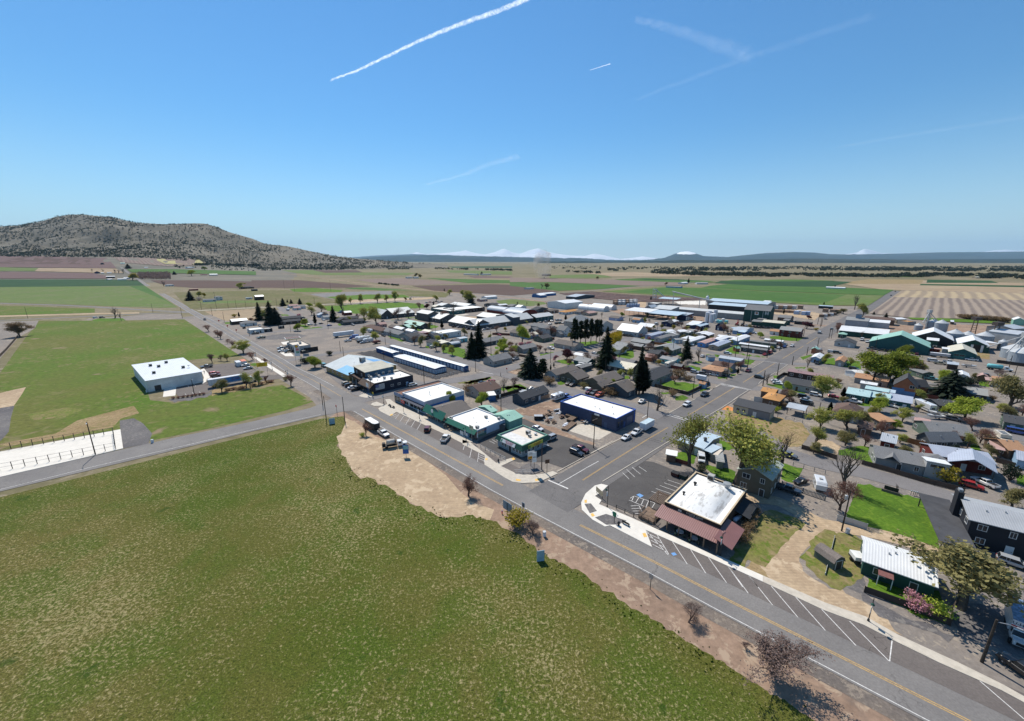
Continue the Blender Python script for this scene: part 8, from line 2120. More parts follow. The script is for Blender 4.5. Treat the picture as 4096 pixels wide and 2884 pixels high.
slab('sidewalk','N',M_conc,.02,1000,795,1090,862,1440,1012,1740,1130,1940,1240,2040,1290,2075,1350,1940,1368,1700,1245,1400,1108,1085,960,1002,1018,870,950,850,918,880,895,970,860,940,800)
slab('sidewalk','N',M_conc,.02,752,868,775,845,830,830,930,868,900,882,800,885)
slab('sidewalk','N',M_conc,.02,595,758,630,735,740,712,790,735,760,770,690,780)
slab('sidewalk','V',M_conc,.02,0,200,0,235,165,318,162,385,310,480,372,512,440,521,560,516,640,480,706,450,668,432,600,452,510,460,400,452,285,395,392,345,360,335,250,372,130,275,60,222)
slab('sidewalk','W',M_conc2,.02,240,285,200,295,142,345,115,400,120,445,185,505,262,548,292,540,552,674,512,568,900,737,1235,888,1235,850,940,718,760,640,660,598,420,492,268,428,225,410,240,385,200,360,245,330,280,295)
slab('sidewalk','X',M_conc,.02,-381,388,-2,553,250,640,460,757,820,922,1100,1060,1330,1190,1330,1225,1090,1095,705,924,450,800,240,692,-2,602,-381,427)
slab('rock_bed','W',M_grav,.04,135,408,175,405,212,452,168,466)
slab('rock_bed','W',M_grav,.04,200,492,268,470,395,512,345,535,270,537)
slab('kerb_bed','V',M_grav,.03,400,450,430,400,500,370,560,385,600,430,520,455,450,460)
slab('sidewalk','M',M_conc2,.02,1020,420,1060,415,1240,520,1400,620,1450,660,1400,672,1320,620,1160,520)
slab('court','L',M_conc2,.02,-400,1210,0,1095,1222,868,1297,853,1326,1058,1030,1130,0,1366,-400,1460)
slab('concrete_path','M',M_conc2,.02,330,575,375,560,480,690,350,760,375,680)
for k,q in(('W','675 640 768 782,787 690 882 838,898 740 1010 897,1020 797 1110 924,1147 855 1205 924,515 575 650 725,580 598 655 722,520 590 600 628,535 612 615 655,545 635 628 680,555 660 640 705,418 376 440 362,440 362 570 405,410 388 545 443,570 405 545 443,440 362 425 395,470 372 450 404,500 382 485 416,530 392 515 428,418 424 470 420,470 420 512 498,425 440 478 438,432 455 488 454,440 470 496 470,395 198 445 245,428 184 480 228,470 180 518 212,370 218 410 258,648 263 735 292,625 280 715 312,600 297 692 330,575 316 668 348,548 334 610 355'),('Y','15 20 102 137,105 60 208 188,203 105 320 243,307 150 440 300,422 205 575 367,547 260 722 437,733 345 722 437,1118 522 1313 690'),('N','1190 1008 1130 1090,1260 1040 1205 1128,1328 1075 1275 1160,1398 1115 1350 1198,1060 975 1020 1025,1130 980 1070 1056,1040 990 1090 1012,1030 1005 1075 1030,620 730 650 705,650 735 680 705,685 735 705 705'),('O','190 1390 170 1455,280 1440 255 1555,375 1485 355 1610,460 1515 440 1617,375 1490 460 1520,370 1515 452 1548,365 1540 448 1575,362 1565 445 1600,510 1340 580 1375,545 1325 610 1360,580 1312 630 1345'),('M','870 620 1060 575,880 640 1080 590,165 780 180 805,245 765 270 795,130 890 155 920,225 875 245 905,315 865 340 895,1000 540 1110 610')):
 for t in q.split(','):
  a=list(map(float,t.split()));bar(px(k,a[0],a[1]),px(k,a[2],a[3]),.14,z=.1)
for k,xy in(('W',(455,352,475,345,500,358,480,370)),('W',(668,712,690,707,706,722,682,728))):
 gpoly('road_marking',P(k,*xy),M_paintb,.102)
for k,xy in(('V',(168,340,185,336,185,350,170,352)),('V',(360,338,378,332,392,345,375,352)),('V',(395,490,430,495,428,507,395,503)),('V',(535,492,565,485,572,500,540,508)),('W',(492,590,510,587,522,610,502,615)),('W',(135,385,150,383,150,402,136,402)),('W',(172,470,188,465,200,482,182,488)),('N',(1000,1000,1035,985,1040,1000,1005,1015))):
 gpoly('tactile_paving',P(k,*xy),M_painto,.158)
def kerb(k,*xy):
 L_=line(P(k,*xy));mb=ribbon('kerb',L_,-.12,.12,M_conc,.2,obj=False);o=mb.build('kerb',M_conc);o['kind']='structure'
 ribbon('kerb_face',L_,.12,.121,M_conc,.1)
for k,xy in(('P',(-30,1545,130,1462,270,1390,430,1310,560,1245)),('P',(620,1617,850,1470,1145,1290,1200,1250)),('P',(1550,1160,1460,1115,1455,1085,1500,1050,1730,915,1940,780)),('P',(1050,985,1230,880,1400,795)),('P',(1450,755,1730,610)),('J',(700,1475,480,1617)),('J',(840,1390,870,1355,1080,1225)),('J',(1260,1110,1080,1240)),('J',(300,1385,110,1510)),('J',(920,1060,750,1160)),('W',(246,274,470,138)),('V',(700,440,860,355,1000,275,1109,215))):kerb(k,*xy)
def pole(k,x,y,ytop,label,arm=0,lamp=0,trafo=0,m=None,r=.16,name='utility_pole',cat='utility pole',group='utility poles',lean=0):
 p=g(k,x,y);h=max(2,hat(p,px(k,0,ytop)[1]));o=empty(name,p,(U_ANG if arm==1 else V_ANG),label,cat,group)
 mb=MB();mb.tube([(0,0,0),(0,0,h)],[r,r*.7],8);mb.build('pole',m or M_bd,o)
 if arm:
  mb=MB();mb.box(-1.3,1.3,-.07,.07,h-.7,h-.55)
  mb.build('crossarm',M_w,o)
  for q in(-1.2,-.5,.5,1.2):
   mb=MB();mb.lathe([(.05,0),(.07,.1),(.03,.22)],6);i_=mb.build('insulator',M_st,o);i_.location=(q,0,h-.55)
 if trafo:mb=MB();mb.lathe([(.3,0),(.3,.9),(.2,1)],10);t=mb.build('transformer',M_st,o);t.location=(.45,0,h-2.4)
 if lamp:mb=MB();mb.tube([(0,0,h-.4),(-1.1,0,h),(-2.0,0,h)],.05,5);mb.box(-2.5,-1.9,-.14,.14,h-.06,h+.06);mb.build('lamp_arm',M_st,o)
 return o,h
POLES='''L 1030 1130 775 010|brown pole with floodlights beside the pale concrete court
X 965 922 660 010|thick leaning looking pole with white lamp by the rental truck
U 312 1415 975 001|pole with pale transformer beside the mown lawn
O 1855 1430 1040 100|tall pole with crossarm at the corner before the blue workshop
N 420 1085 768|pole at the road junction nearest the pale dirt
N 180 1072 755|pole beside the small blue signboard in the grass corner
M 1912 1040 750|pole with green street name sign at the junction
E 362 562 412|pole alone in the far left olive strip
E 1980 485 368|pole beside the old leafless tree by the far road
P 770 1055 815|pole right of the blue workshop's far corner
P 1355 780 495 100|pole with crossarm at the dark fenced lawn
O 660 975 700 001|pole with transformer in the alley behind the market
N 1445 590 355 100|pole with crossarm between navy bar and storage sheds
N 765 735 450 001|pole before the flag wall of the navy bar
O 332 440 285 010|street light pole at the end of the longest storage row
O 655 500 452|slim pole beside the dark leafless tree
O 1300 330 130|reddish pole by the small cypresses
O 1580 165 20|pole beside the long beige building
H 590 980 630|pole between the twin firs and the lime trees
G 870 820 690|pole behind the dark red dump trailer
G 222 917 765|pole at the gravel lot edge
G 268 992 850|pole beside the market hall bed
G 850 1062 920 100|pole with crossarm behind the pale metal hall
G 1590 720 510|pole in front of the white hall
G 1115 610 420|pole beside the mint roofed garage
G 1580 520 375 100|pole with crossarm at the school lawn
F 97 560 412|pole at the far road fork
F 485 532 410|pole at the sandy dirt lot edge
F 640 612 475|pole behind the red diamond signs
F 540 440 218 100|tallest pole in the farm meadow
F 345 450 345|pole left of the tallest meadow pole
F 692 432 328|pole right of the tallest meadow pole
F 795 430 318|second pole right of the tallest meadow pole
F 920 428 325|last pole of the meadow row
F 1320 405 295|pole beside the dark conifer by the side street
F 1808 382 280|pole behind the lime tree and faded pink roof
F 965 792 640|pole before the low white shop
F 1498 735 635|pole at the drive of the twin dark houses
F 1982 692 560|pole at the corner lawn with blue car
F 1415 182 58|left floodlight mast of the sports field
F 1550 215 70|second floodlight mast of the sports field
F 2018 225 60|third floodlight mast of the sports field
J 680 1165 958|pole at the corner lawn of the slate blue home
J 385 1320 1050|pole before the orange hipped house
J 505 998 705|thick dark pole on the mobile home lane
J 672 1022 780|second thick dark pole on the mobile home lane
J 962 1008 790|reddish pole by the red car
J 1145 908 728|pole among the mobile home cars
J 1385 772 680|pole at the dark red house lawn
J 1487 702 545|pole beside the dark red house
J 902 1415 1193|pole with the bare tree at the wide street bend
J 1110 1258 1085 010|street light pole at the wide street curb
J 1325 1115 988|pole by the light blue single wide
J 1535 968 850|pole by the rust brown shed
J 1690 848 725|pole at the office corner
J 1852 735 605 010|lamp post on the concrete island
J 1690 532 425|left of three bare poles by the rails
J 1728 572 435|middle of three bare poles by the rails
J 1745 556 440|right of three bare poles by the rails
Q 1218 950 840 100|pole with crossarm in the black car lot
S 1882 430 235 001|pole nearest the silver bins
S 1958 515 368|pole on the wide dirt lot near the veranda house
S 780 560 500|pole behind the orange house
K 575 718 578 100|pole with crossarm against the teal warehouse
I 430 1282 1038|pole at the brown roofed house
I 1405 952 775 100|pole with crossarm by the green grey house
I 1012 660 518|pole at the church gable
I 185 342 235 100|pole with crossarm by the white arched sheds
K 70 590 490 010|street light by the green kiosk
M 250 895 695 010|light pole in the store lot'''
for s in POLES.splitlines():
 a,lab=s.split('|');q=a.split();f_=q[4]if len(q)>4 else '000';pole(q[0],*map(float,q[1:4]),lab,*map(int,f_),r=.22 if q[0]in 'XJ' else.16)
def wire(a,b,ha,hb,label):
 p,q=a.location+Vector((0,0,ha)),b.location+Vector((0,0,hb));mb=MB();sag=(q-p).length*.02
 for off in(-.6,.6):
  d=(q-p).cross(Vector((0,0,1))).normalized()*off
  mb.tube([p+d+(q-p)*t/8-Vector((0,0,sag*4*(t/8)*(1-t/8)))for t in range(9)],.022,3)
 tag(mb.build('power_line',M_un),label,'power line','power lines')
PL={o['label']:o for o in C.objects if o.get('category')=='utility pole'}
def wires(l1,l2,label):
 a,b=(next(o for n,o in PL.items()if n.startswith(l))for l in(l1,l2));z=[max(v.co.z for v in o.children[0].data.vertices)-.3 for o in(a,b)];wire(a,b,*z,label)
wires('pole with transformer in the alley','pole before the flag wall','wires from the alley pole to the flag wall pole');wires('pole with transformer in the alley','tall pole with crossarm at the corner','wires from the alley pole to the corner pole')
wires('pole right of the blue workshop','pole with crossarm at the dark fenced','wires along the wide street past the blue workshop');wires('tall pole with crossarm at the corner','pole right of the blue workshop','wires along the blue workshop front');wires('pole with crossarm at the dark fenced','pole before the orange hipped','wires along the wide street past the fenced lawn');wires('pole with pale transformer','tall pole with crossarm at the corner','wires over the brown grill to the corner pole')
def slamp(k,x,y,ytop,label,arm=.9):
 p=g(k,x,y);h=hat(p,px(k,0,ytop)[1]);o=empty('street_lamp',p,V_ANG+PI/2,label,'street lamp','pendant street lamps')
 mb=MB();mb.lathe([(.2,0),(.16,.5),(.08,.7),(.06,h)],8);mb.build('pole',M_i,o);mb=MB();mb.tube([(0,0,h-.5),(.5,0,h-.1),(arm,0,h-.3)],.035,5);mb.build('arm',M_i,o);mb=MB();mb.lathe([(.05,.4),(.3,.1),(.28,0),(.1,-.1)],10);q=mb.build('lamp_shade',M_gawnd,o);q.location=(arm,0,h-.7)
 pn(o,'banner',M_wh,.35,0,h-2.6,.5,1.2)
for k,x,y,t,lab in(('W',275,430,300,'at the corner wall sign of the grill lot'),('W',970,730,588,'at the grill porch steps'),('X',265,672,530,'on the sidewalk before the cottage garden'),('N',922,852,705,'at the shop corner with the benches'),('f',455,368,170,'before the corner shop and cafe'),('f',1175,715,480,'before the white market'),('M',1260,582,450,'by the yellow store sign'),('M',1470,690,578,'at the store drive'),('M',1068,540,345,'by the wine red tree at the store')):slamp(k,x,y,t,'black pendant street lamp '+lab)
o,h=pole('V',585,425,225,'tall brown street light at the burger lot corner',0,1,m=M_br,name='street_light',cat='street light',group=None)
def sign(k,x,y,ytop,wd,ht,m,label,rz,posts=1,text=None,tm=None,ts=.5,pm=None,name='sign',diamond=0):
 p=g(k,x,y);h=hat(p,px(k,0,ytop)[1]);o=empty(name,p,rz,label,'sign')
 for i in range(posts):
  mb=MB();u=(i-(posts-1)/2)*wd*.85;mb.box(u-.05,u+.05,-.05,.05,0,h-.05);mb.build('post',pm or M_i,o)
 q=pn(o,'sign_board',m,0,-.06,h-ht,wd,ht,0,.08)
 if diamond:q.rotation_euler=(0,PI/4,0);q.location=(-wd*.35,-.06,h-ht*.5)
 if text:wrt(q,text,ts,(0,-.1,ht/2),FR,tm or M_ink,sx=.9)
 return o,q,h
FC=-.78;FM=U_ANG-PI/2
sign('V',330,778,665,3,2.2,flat('sign_slate',(.2,.26,.32)),'large slate sign board on a post beside the fire hydrant',FM+PI,text=None)
sign('V',447,748,668,.9,1.2,flat('sign_slate',(.2,.26,.32)),'small square road sign right of the golden bush',FM+PI)
sign('a',625,200,165,1.6,2.6,flat('sign_pale_blue',(.3,.42,.5)),'blue framed notice board in the grass edge',.2,2,pm=M_blue);sign('a',985,293,242,.8,1.0,M_st,'plain road sign seen edge on beside the bare bank',FM)
sign('N',255,1118,1045,2,2.4,flat('sign_pale_blue',(.3,.42,.5)),'blue board on two posts in the grass corner',.5,2);o,q,h=sign('N',1212,1545,1388,1.8,3,M_blue,'blue information board on the pale dirt beside the tank truck',.1);pn(q,'map_panel',flat('sign_aqua',(.2,.4,.42)),0,-.09,1.5,1.5,1.3,0,.01)
sign('N',320,998,872,.9,.9,M_red,'red stop sign at the field road junction',FM,text=None);sign('H',818,1222,1155,.8,.8,M_red,'red stop sign at the dirt corner',FM)
for x,y,t,lab in((572,622,588,'first'),(684,694,655,'second'),(799,748,708,'third')):sign('F',x,y,t,1.2,1.2,M_orange if 0 else M_red,f'{lab} red diamond road works sign along the straight road',.3,diamond=1)
sign('M',1145,645,485,5,2.2,M_yellow,'yellow and black store sign on a tall post',.5,2,'DOLLAR\nGENERAL',M_ink,.85)
o,q,h=sign('g',425,880,385,3,7,M_wh,'tall white fuel price sign with red and yellow emblem',.25,2)
mb=MB();mb.lathe([(0,0),(.9,0),(.9,.05),(0,.05)],16);e=mb.build('emblem',M_red,q);e.location=(0,-.09,5.9);e.rotation_euler=(PI/2,0,0);mb=MB();mb.lathe([(0,0),(.65,0),(.65,.05),(0,.05)],12);e=mb.build('emblem_centre',M_yellow,q);e.location=(0,-.15,5.9);e.rotation_euler=(PI/2,0,0)
for z,m in((4.1,M_red),(3.4,M_red),(2.4,M_green),(1.7,M_green)):pn(q,'price_panel',m,.3,-.09,z,1.7,.55,0,.02)
o,q,h=sign('f',210,262,85,2.8,1.2,M_red,'red projecting shop sign with pale lettering',FM,1,'ANTIQUES',M_wh,.5)
sign('f',578,330,235,1.6,1.6,M_wh,'white hanging sign before the cafe awning',FM,1,'CAFE',M_ink,.45);o,q,h=sign('f',1265,715,470,2.2,1.5,flat('sign_cream',(.55,.5,.36)),'cream market sign on a grey pole with green picture',FM,1,'MARKET',M_green,.45,M_st)
o,q,h=sign('e',815,678,455,2.2,2.5,M_wh,'white and amber burger sign on a dark pole',.35,1,None);pn(q,'amber_panel',flat('sign_amber',(.7,.33,.03)),0,-.085,.05,2.1,.9,0,.015);wrt(q,'BURGERS',.42,(0,-.11,.5),FR,M_ink);wrt(q,'DINER',.5,(0,-.1,1.7),FR,M_ink)
sign('e',862,790,465,1.3,3.2,M_wh,'narrow white notice sign beside the burger sign',.35,1,'OPEN',M_ink,.4);sign('e',1048,790,575,1.3,1.2,flat('sign_brown',(.12,.06,.04)),'brown street corner sign beside the white canopy pickup',.35)
sign('N',722,745,590,2.4,1.8,M_wh,'white and blue bar sign on a blue pole',FM,1,None,pm=M_blue)[1];sign('N',785,745,705,1.4,1.0,M_yellow,'small yellow sign at the navy bar corner',FM)
sign('M',1705,470,370,3.2,1.6,flat('sign_slate',(.2,.26,.32)),'slate town sign on two posts in the corner bed',.3,2,None,pm=M_wh);sign('M',1637,445,412,.8,.8,flat('sign_lime',(.5,.5,.08)),'lime diamond sign in the corner bed',.3,diamond=1);sign('W',318,528,458,.9,1.2,M_green,'small green sign in the rock bed',FM)
sign('W',228,362,318,3,1.3,flat('sign_tan',(.4,.33,.22)),'low tan welcome board at the grill lot corner',FM-PI/2+1.2,2)
def fence(label,k,xy,h,m,kind='board',step=2.4,name='fence'):
 pts=[g(k,xy[i],xy[i+1])for i in range(0,len(xy),2)];o=empty(name,pts[0],0,label,'fence');b=pts[0];pb,rb=MB(),MB()
 pm=MB();w_=.05 if kind=='mesh' else.07;pm.box(-w_,w_,-w_,w_,0,h+.06);pme=pm.mesh('post',M_i if kind=='mesh' else m)
 for p,q in zip(pts,pts[1:]):
  d=q-p;L_=d.length;n=max(1,round(L_/step));a=math.atan2(d.y,d.x);nn=Vector((-math.sin(a),math.cos(a),0))
  for i in range(n+1):c=child('post',pme,o,p+d*i/n-b,a)
  def strip(z0,z1,t):
   s_=[p-b+nn*t,q-b+nn*t,q-b-nn*t,p-b-nn*t];rb.loft([[(v.x,v.y,z)for v in s_]for z in(z0,z1)])
  if kind=='board':strip(.05,h,.025)
  elif kind=='picket':
   nb=int(L_/.28)
   for i in range(nb):s=p+d*(i+.5)/nb-b;rb.box(s.x-.06,s.x+.06,s.y-.06,s.y+.06,.05,h)
   strip(h*.7,h*.78,.03)
  else:
   for z in((h-.05,h),(h*.5,h*.5+.04))if kind=='rail' else((h-.05,h),(.1,.13)):strip(*z,.025)
 rb.build('panels' if kind in('board','picket')else 'rails',m,o);return o
M_fred=sdg('fence_red',(.13,.04,.028),1);M_fbr=sdg('fence_brown',(.1,.07,.052),1);M_for=sdg('fence_orange',(.33,.15,.06),1);M_fdk=sdg('fence_dark',(.05,.04,.034),1);M_fw=sdg('fence_white',(.5,.5,.48),1);M_fg=sdg('fence_grey',(.24,.25,.25),1)
for a in(('black mesh fence along the back of the concrete court','L',(-300,1150,0,1090,1225,905),2.4,M_i,'rail'),('black mesh fence along the road side of the concrete court','L',(-300,1370,0,1310,1250,1070,1225,905),2.4,M_i,'rail'),('dark brown board fence round the cottage garden','X',(240,492,500,585,770,700,780,610),1.4,M_fdk,'board'),('brown board fence before the grey ranch house','U',(530,695,800,770,1160,880,1630,1000),1.5,M_fbr,'board'),('dark board fence round the bright corner lawn','P',(870,640,1290,745,1565,615,1560,575),1.7,M_fdk,'board'),('new orange board fence behind the grey ranch house','S',(560,1355,700,1395,862,1440),1.9,M_for,'board'),('white picket fence behind the two storey brown house','T',(1700,1110,2264,1300),1.5,M_fg,'picket'),('grey metal mesh fence beside the side street lawn','T',(1850,850,2264,960),1.3,M_fg,'rail'),('low dark red fence before the tall half leafless tree','T',(285,790,480,850),1.4,M_fred,'board'),('pale board fence at the lower lawn corner','U',(260,1300,430,1350,580,1400),1.6,M_fw,'board'),('dark board fence beside the grey cinder drive','O',(585,800,920,700),1.8,M_fdk,'board'),('reddish brown fence round a yard by the school','H',(610,680,860,690),1.8,M_fred,'board'),('dark red fence right of the dark green house','H',(1340,790,1500,745),1.8,M_fred,'board'),('orange brown board fence behind the dark brown house','I',(1110,812,1400,850),1.8,M_for,'board'),('long red fence beside the cream motorhome','I',(1380,1160,1700,1210),1.8,M_fred,'board'),('dark brown fence below the orange house','K',(770,1200,1080,1260,1300,1298),1.8,M_fred,'board'),('white slatted fence of the orange roofed house','Q',(370,835,490,850),2.6,M_fw,'board'),('wire fence along the dry lot','Q',(600,1000,680,1030,1000,1105),1.2,M_fg,'rail'),('brown wall along the sandy pad and side street','Q',(990,1440,1200,1500,1440,1580),1.5,M_fbr,'board'),('black rail along the grill lot','d',(45,480,260,580,440,650),1.1,M_i,'rail'),('black rail of the grill patio','W',(650,590,770,640,905,700),1.1,M_i,'rail'),('metal rail along the burger lot ramp','V',(135,262,315,352,262,372),1.1,M_st,'rail'),('metal rail at the rock bed by the burger signs','V',(388,448,505,450),1.1,M_st,'rail'),('mesh fence round the storage yard corner','G',(1310,1240,1590,1320,2090,1195),1.8,M_st,'rail'),('grey fence at the brown mobile home','J',(1100,1320,1200,1260,1560,1330),1.6,M_fdk,'board'),('weathered board fence right of the sagging garage','H',(990,990,1110,1010),1.6,M_fbr,'board'),('timber deck fence along the slate cottage','O',(1045,850,1285,775),1.7,flat('deck_timber',(.3,.2,.14)),'board'),('board fence at the field corner house','E',(235,800,90,970,0,1060),1.6,M_fbr,'board'),('board fence beside the red garage yard','U',(1970,670,2280,760),1.6,M_fbr,'board'),('dark loading wall before the silver bins','K',(1980,870,2296,915),2,M_fdk,'board'),('white rail beam beside the barn shaped shed','X',(0,385,58,155),.5,M_fw,'board')):fence(*a)
def thing(name,k,x,y,rz,label,cat,group=None):return empty(name,g(k,x,y)+Vector((0,0,.15 if k in 'fVW' else 0)),rz,label,cat,group)
for x,y,m,lab in((325,985,flat('bin_red',(.1,.035,.03)),'dark red dumpster behind the grill lot'),(430,1015,flat('bin_green',(.035,.065,.05)),'dark green dumpster beside the red one')):
 o=thing('dumpster','T',x,y,V_ANG+PI,lab,'dumpster');mb=MB();mb.loft([[(x_,y_,z)for x_,y_ in((-1,-a),(1,-a),(1,.8),(-1,.8))]for z,a in((.12,.6),(1.2,.85))]);mb.build('bin',m,o);part(o,'lid',M_un,(-1.02,1.02,-.88,.82,1.21,1.27));part(o,'side_sleeve',m,(-1.12,-1.01,-.3,.3,.7,.9),(1.01,1.12,-.3,.3,.7,.9))
o=thing('dumpster','O',1142,1060,0,'dark metal bin beside the scrap pile','dumpster');part(o,'bin',M_un,(-1.6,1.6,-.9,.9,.05,1.6));part(o,'rim',M_st,(-1.65,1.65,-.95,.95,1.61,1.7))
def bench(k,x,y,rz,lab):
 o=thing('bench',k,x,y,rz,lab,'bench','street benches');part(o,'seat',M_i,(-.9,.9,-.25,.25,.42,.47));part(o,'backrest',M_i,(-.9,.9,.22,.27,.5,.95))
 for s in(-.8,.8):part(o,'leg',M_i,(s-.04,s+.04,-.22,.22,0,.42))
bench('W',390,540,FM+PI,'black bench beside the bin in the rock bed corner');bench('N',995,890,FM,'left bench before the corner shop');bench('N',1045,915,FM,'right bench before the corner shop')
for k,x,y,lab in(('W',345,545,'black litter bin beside the single bench'),('N',1013,908,'black litter bin between the two benches'),('V',265,370,'black litter bin at the burger lot ramp')):
 o=thing('litter_bin',k,x,y,0,lab,'litter bin');mb=MB();mb.lathe([(.25,0),(.3,.8),(.3,.85)],12);mb.build('bin',M_i,o);mb=MB();mb.lathe([(.32,.86),(.2,1.05),(0,1.08)],12);mb.build('lid',M_i,o)
def table(k,x,y,lab,m):
 o=thing('picnic_table',k,x,y,V_ANG+PI,lab,'picnic table');part(o,'tabletop',m,(-1,1,-.4,.4,.72,.78))
 for s in(-.75,.75):part(o,'bench_seat',m,(-1,1,s-.14,s+.14,.42,.47));part(o,'leg',m,(s-.05,s+.05,-.7,.7,.38,.419),(s-.05,s+.05,-.06,.06,0,.715))
table('f',870,515,'picnic table nearest the standing person',flat('table_tan',(.38,.26,.17)));table('f',955,555,'second picnic table before the white market',flat('table_tan',(.38,.26,.17)))
for x,y,lab in((722,600,'white round patio table nearer the deck'),(808,640,'white round patio table nearer the porch steps')):
 o=thing('patio_table','W',x,y,0,lab,'patio table','patio tables');mb=MB();mb.lathe([(0,.74),(.8,.74),(.8,.79),(0,.79)],20);mb.build('tabletop',M_wh,o);mb=MB();mb.lathe([(.3,0),(.06,.1),(.06,.73)],8);mb.build('pedestal',M_i,o)
 for i in range(4):
  a=i*PI/2+.4;c=empty('patio_chair',o.location+Vector((math.cos(a)*1.2,math.sin(a)*1.2,0)),a-PI/2,f'{words2[i]} dark green chair round the {lab[6:]}','chair','patio chairs');part(c,'seat',M_gawnd,(-.22,.22,-.22,.22,.42,.46));part(c,'backrest',M_gawnd,(-.22,.22,.18,.22,.47,.85));part(c,'legs',M_i,(-.2,-.16,-.2,.2,0,.419),(.16,.2,-.2,.2,0,.419))
o=thing('fire_hydrant','V',293,752,0,'red fire hydrant with blue top beside the slate sign','fire hydrant');mb=MB();mb.lathe([(.16,0),(.16,.1),(.12,.1),(.12,.65)],10);mb.build('body',M_red,o);mb=MB();mb.lathe([(.15,.66),(.13,.8),(0,.9)],10);mb.build('bonnet',M_blue,o);part(o,'outlet',M_red,(-.22,.22,-.06,.06,.42,.54))
for k,x,y,lab in(('V',605,918,'small grey utility box on the bare bank'),('U',375,1435,'white utility box by the leaning pole'),('X',1155,600,'white marker post by the gravel lot'),('L',1645,1000,'grey box at the gravel patch beside the road'),('L',1585,455,'white gas tank at the store wall')):
 o=thing('utility_box',k,x,y,.3,lab,'utility box');part(o,'cabinet',M_k,(-.3,.3,-.3,.3,0,1.1));part(o,'lid',M_st,(-.34,.34,-.34,.34,1.103,1.2))
o=thing('monument_sign','U',840,1000,V_ANG+PI,'dark sign panel on a stone base in the mown lawn','sign');part(o,'stone_base',sdg('stone_front',(.17,.14,.12)),(-1.8,1.8,-.5,.5,0,.7));part(o,'sign_board',M_i,(-1.4,1.4,-.12,.12,.7,1.7))
for i,x in enumerate((1058,1083,1103,1122)):
 o=thing('mailbox','U',x,1022+i*5,V_ANG+PI,f'{words2[i]} mailbox of the roadside row at the lawn','mailbox','roadside mailboxes');part(o,'post',M_w,(-.05,.05,-.05,.05,0,1.0));mb=MB();mb.loft([[(.13*math.cos(2*PI*q/10),y_,1.15+.15*math.sin(2*PI*q/10))for q in range(10)]for y_ in(-.25,.25)]);mb.build('box',M_st,o)
o=thing('barn_shed','X',78,350,.25,'small barn shaped shed with curved grey shingle roof','shed');sec=[(-1.3,0),(1.3,0),(1.3,1.7),(.9,2.5),(0,2.9),(-.9,2.5),(-1.3,1.7)];mb=MB();mb.loft([[(x_,y_,z)for x_,z in sec]for y_ in(0,4)]);mb.build('walls',sdg('shed_green_grey',(.1,.12,.1)),o)
mb=MB();sec=[(-1.5,1.65),(-1.0,2.6),(0,3.05),(1.0,2.6),(1.5,1.65),(1.4,1.62),(.93,2.5),(0,2.92),(-.93,2.5),(-1.4,1.62)];mb.loft([[(x_,y_,z)for x_,z in sec]for y_ in(-.15,4.15)]);mb.build('roof',shg('barn_shed_shingle',(.2,.17,.15)),o);addd(o,0,0,0,M_dd,1.5,1.9)
o=thing('propane_tank','W',1072,520,.6,'white propane tank beside the brown grill','tank');mb=MB();mb.loft([[(x_,.5*s*math.cos(2*PI*q/12),.9+.5*s*math.sin(2*PI*q/12))for q in range(12)]for x_,s in((-1.5,.4),(-1.3,1),(1.3,1),(1.5,.4))]);mb.build('tank',flat('propane_blue_white',(.45,.52,.62),.4),o,smooth=True);part(o,'cradle',M_st,(-1,-.8,-.4,.4,0,.45),(.8,1,-.4,.4,0,.45))
for k,x,y,m,lab in(('f',1120,620,'W','white ice chest before the market'),('f',1190,645,'lb','pale blue ice chest before the market')):
 o=thing('ice_chest',k,x,y,FM+PI/2*0,lab,'ice chest');part(o,'cabinet',flat('chest_'+m,WALLS[m]),(-.9,.9,-.4,.4,0,1.5));part(o,'door',M_t,(-.8,-.05,-.43,-.403,.3,1.3),(.05,.8,-.43,-.403,.3,1.3))
o=thing('water_tank_box','O',640,1190,0,'grey walk-in cooler box behind the burger restaurant','cooler');part(o,'box',flat('cooler_grey',(.1,.105,.11)),(-2,2,-1.2,1.2,0,2.4));part(o,'fan_unit',M_st,(-.8,.8,-.6,.6,2.403,2.9))
o=thing('trampoline','O',948,715,0,'round dark trampoline beside the slate cottage','trampoline');mb=MB();mb.lathe([(0,.8),(1.9,.8),(1.9,.86),(0,.86)],20);mb.build('mat',M_un,o);mb=MB();mb.lathe([(1.9,.78),(2.15,.78),(2.15,.9),(1.9,.9)],20);mb.build('rim_pad',M_st,o)
rg=random.Random(12)
SC=['rusty pipe bundle','grey steel sheet','brown timber beam','dark oil drum','white appliance','rusty plate','green machine part','grey pallet']
for i,(x,y)in enumerate(((1250,1095),(1300,1060),(1340,1105),(1300,975),(1420,985),(1450,1040),(1380,950),(1270,1010),(1210,1030),(1500,1150),(1740,1100),(1775,1105))):
 o=thing('scrap_piece','O',x,y,rg.random()*3,f'{SC[i % 8]} lying in the {"scrap yard" if i < 8 else "yard edge"} beside the blue workshop','scrap','scrap beside the workshop');m=(flat('scrap_rust',(.12,.07,.05)),M_st,M_w,M_un,M_k)[i%5]
 mb=MB()
 for j in range(5):a,b_=rg.uniform(.3,1.3),rg.uniform(.2,.6);x0,y0=rg.uniform(-.8,.8),rg.uniform(-.8,.8);mb.box(x0-a,x0+a,y0-b_,y0+b_,j*.22,j*.22+.2)
 mb.build('pieces',m,o)
for i,(x,y)in enumerate(((1600,1055),(1540,1160),(1580,1000))):
 o=thing('timber_stack','O',x,y,U_ANG+.2,f'{words2[i]} stack of long brown planks by the blue workshop wall','timber');mb=MB()
 for j in range(3-i%2):
  for q in range(4):mb.box(-4,4,-1.2+q*.6,-.7+q*.6,.15+j*.35,.4+j*.35)
 mb.build('planks',M_w,o)
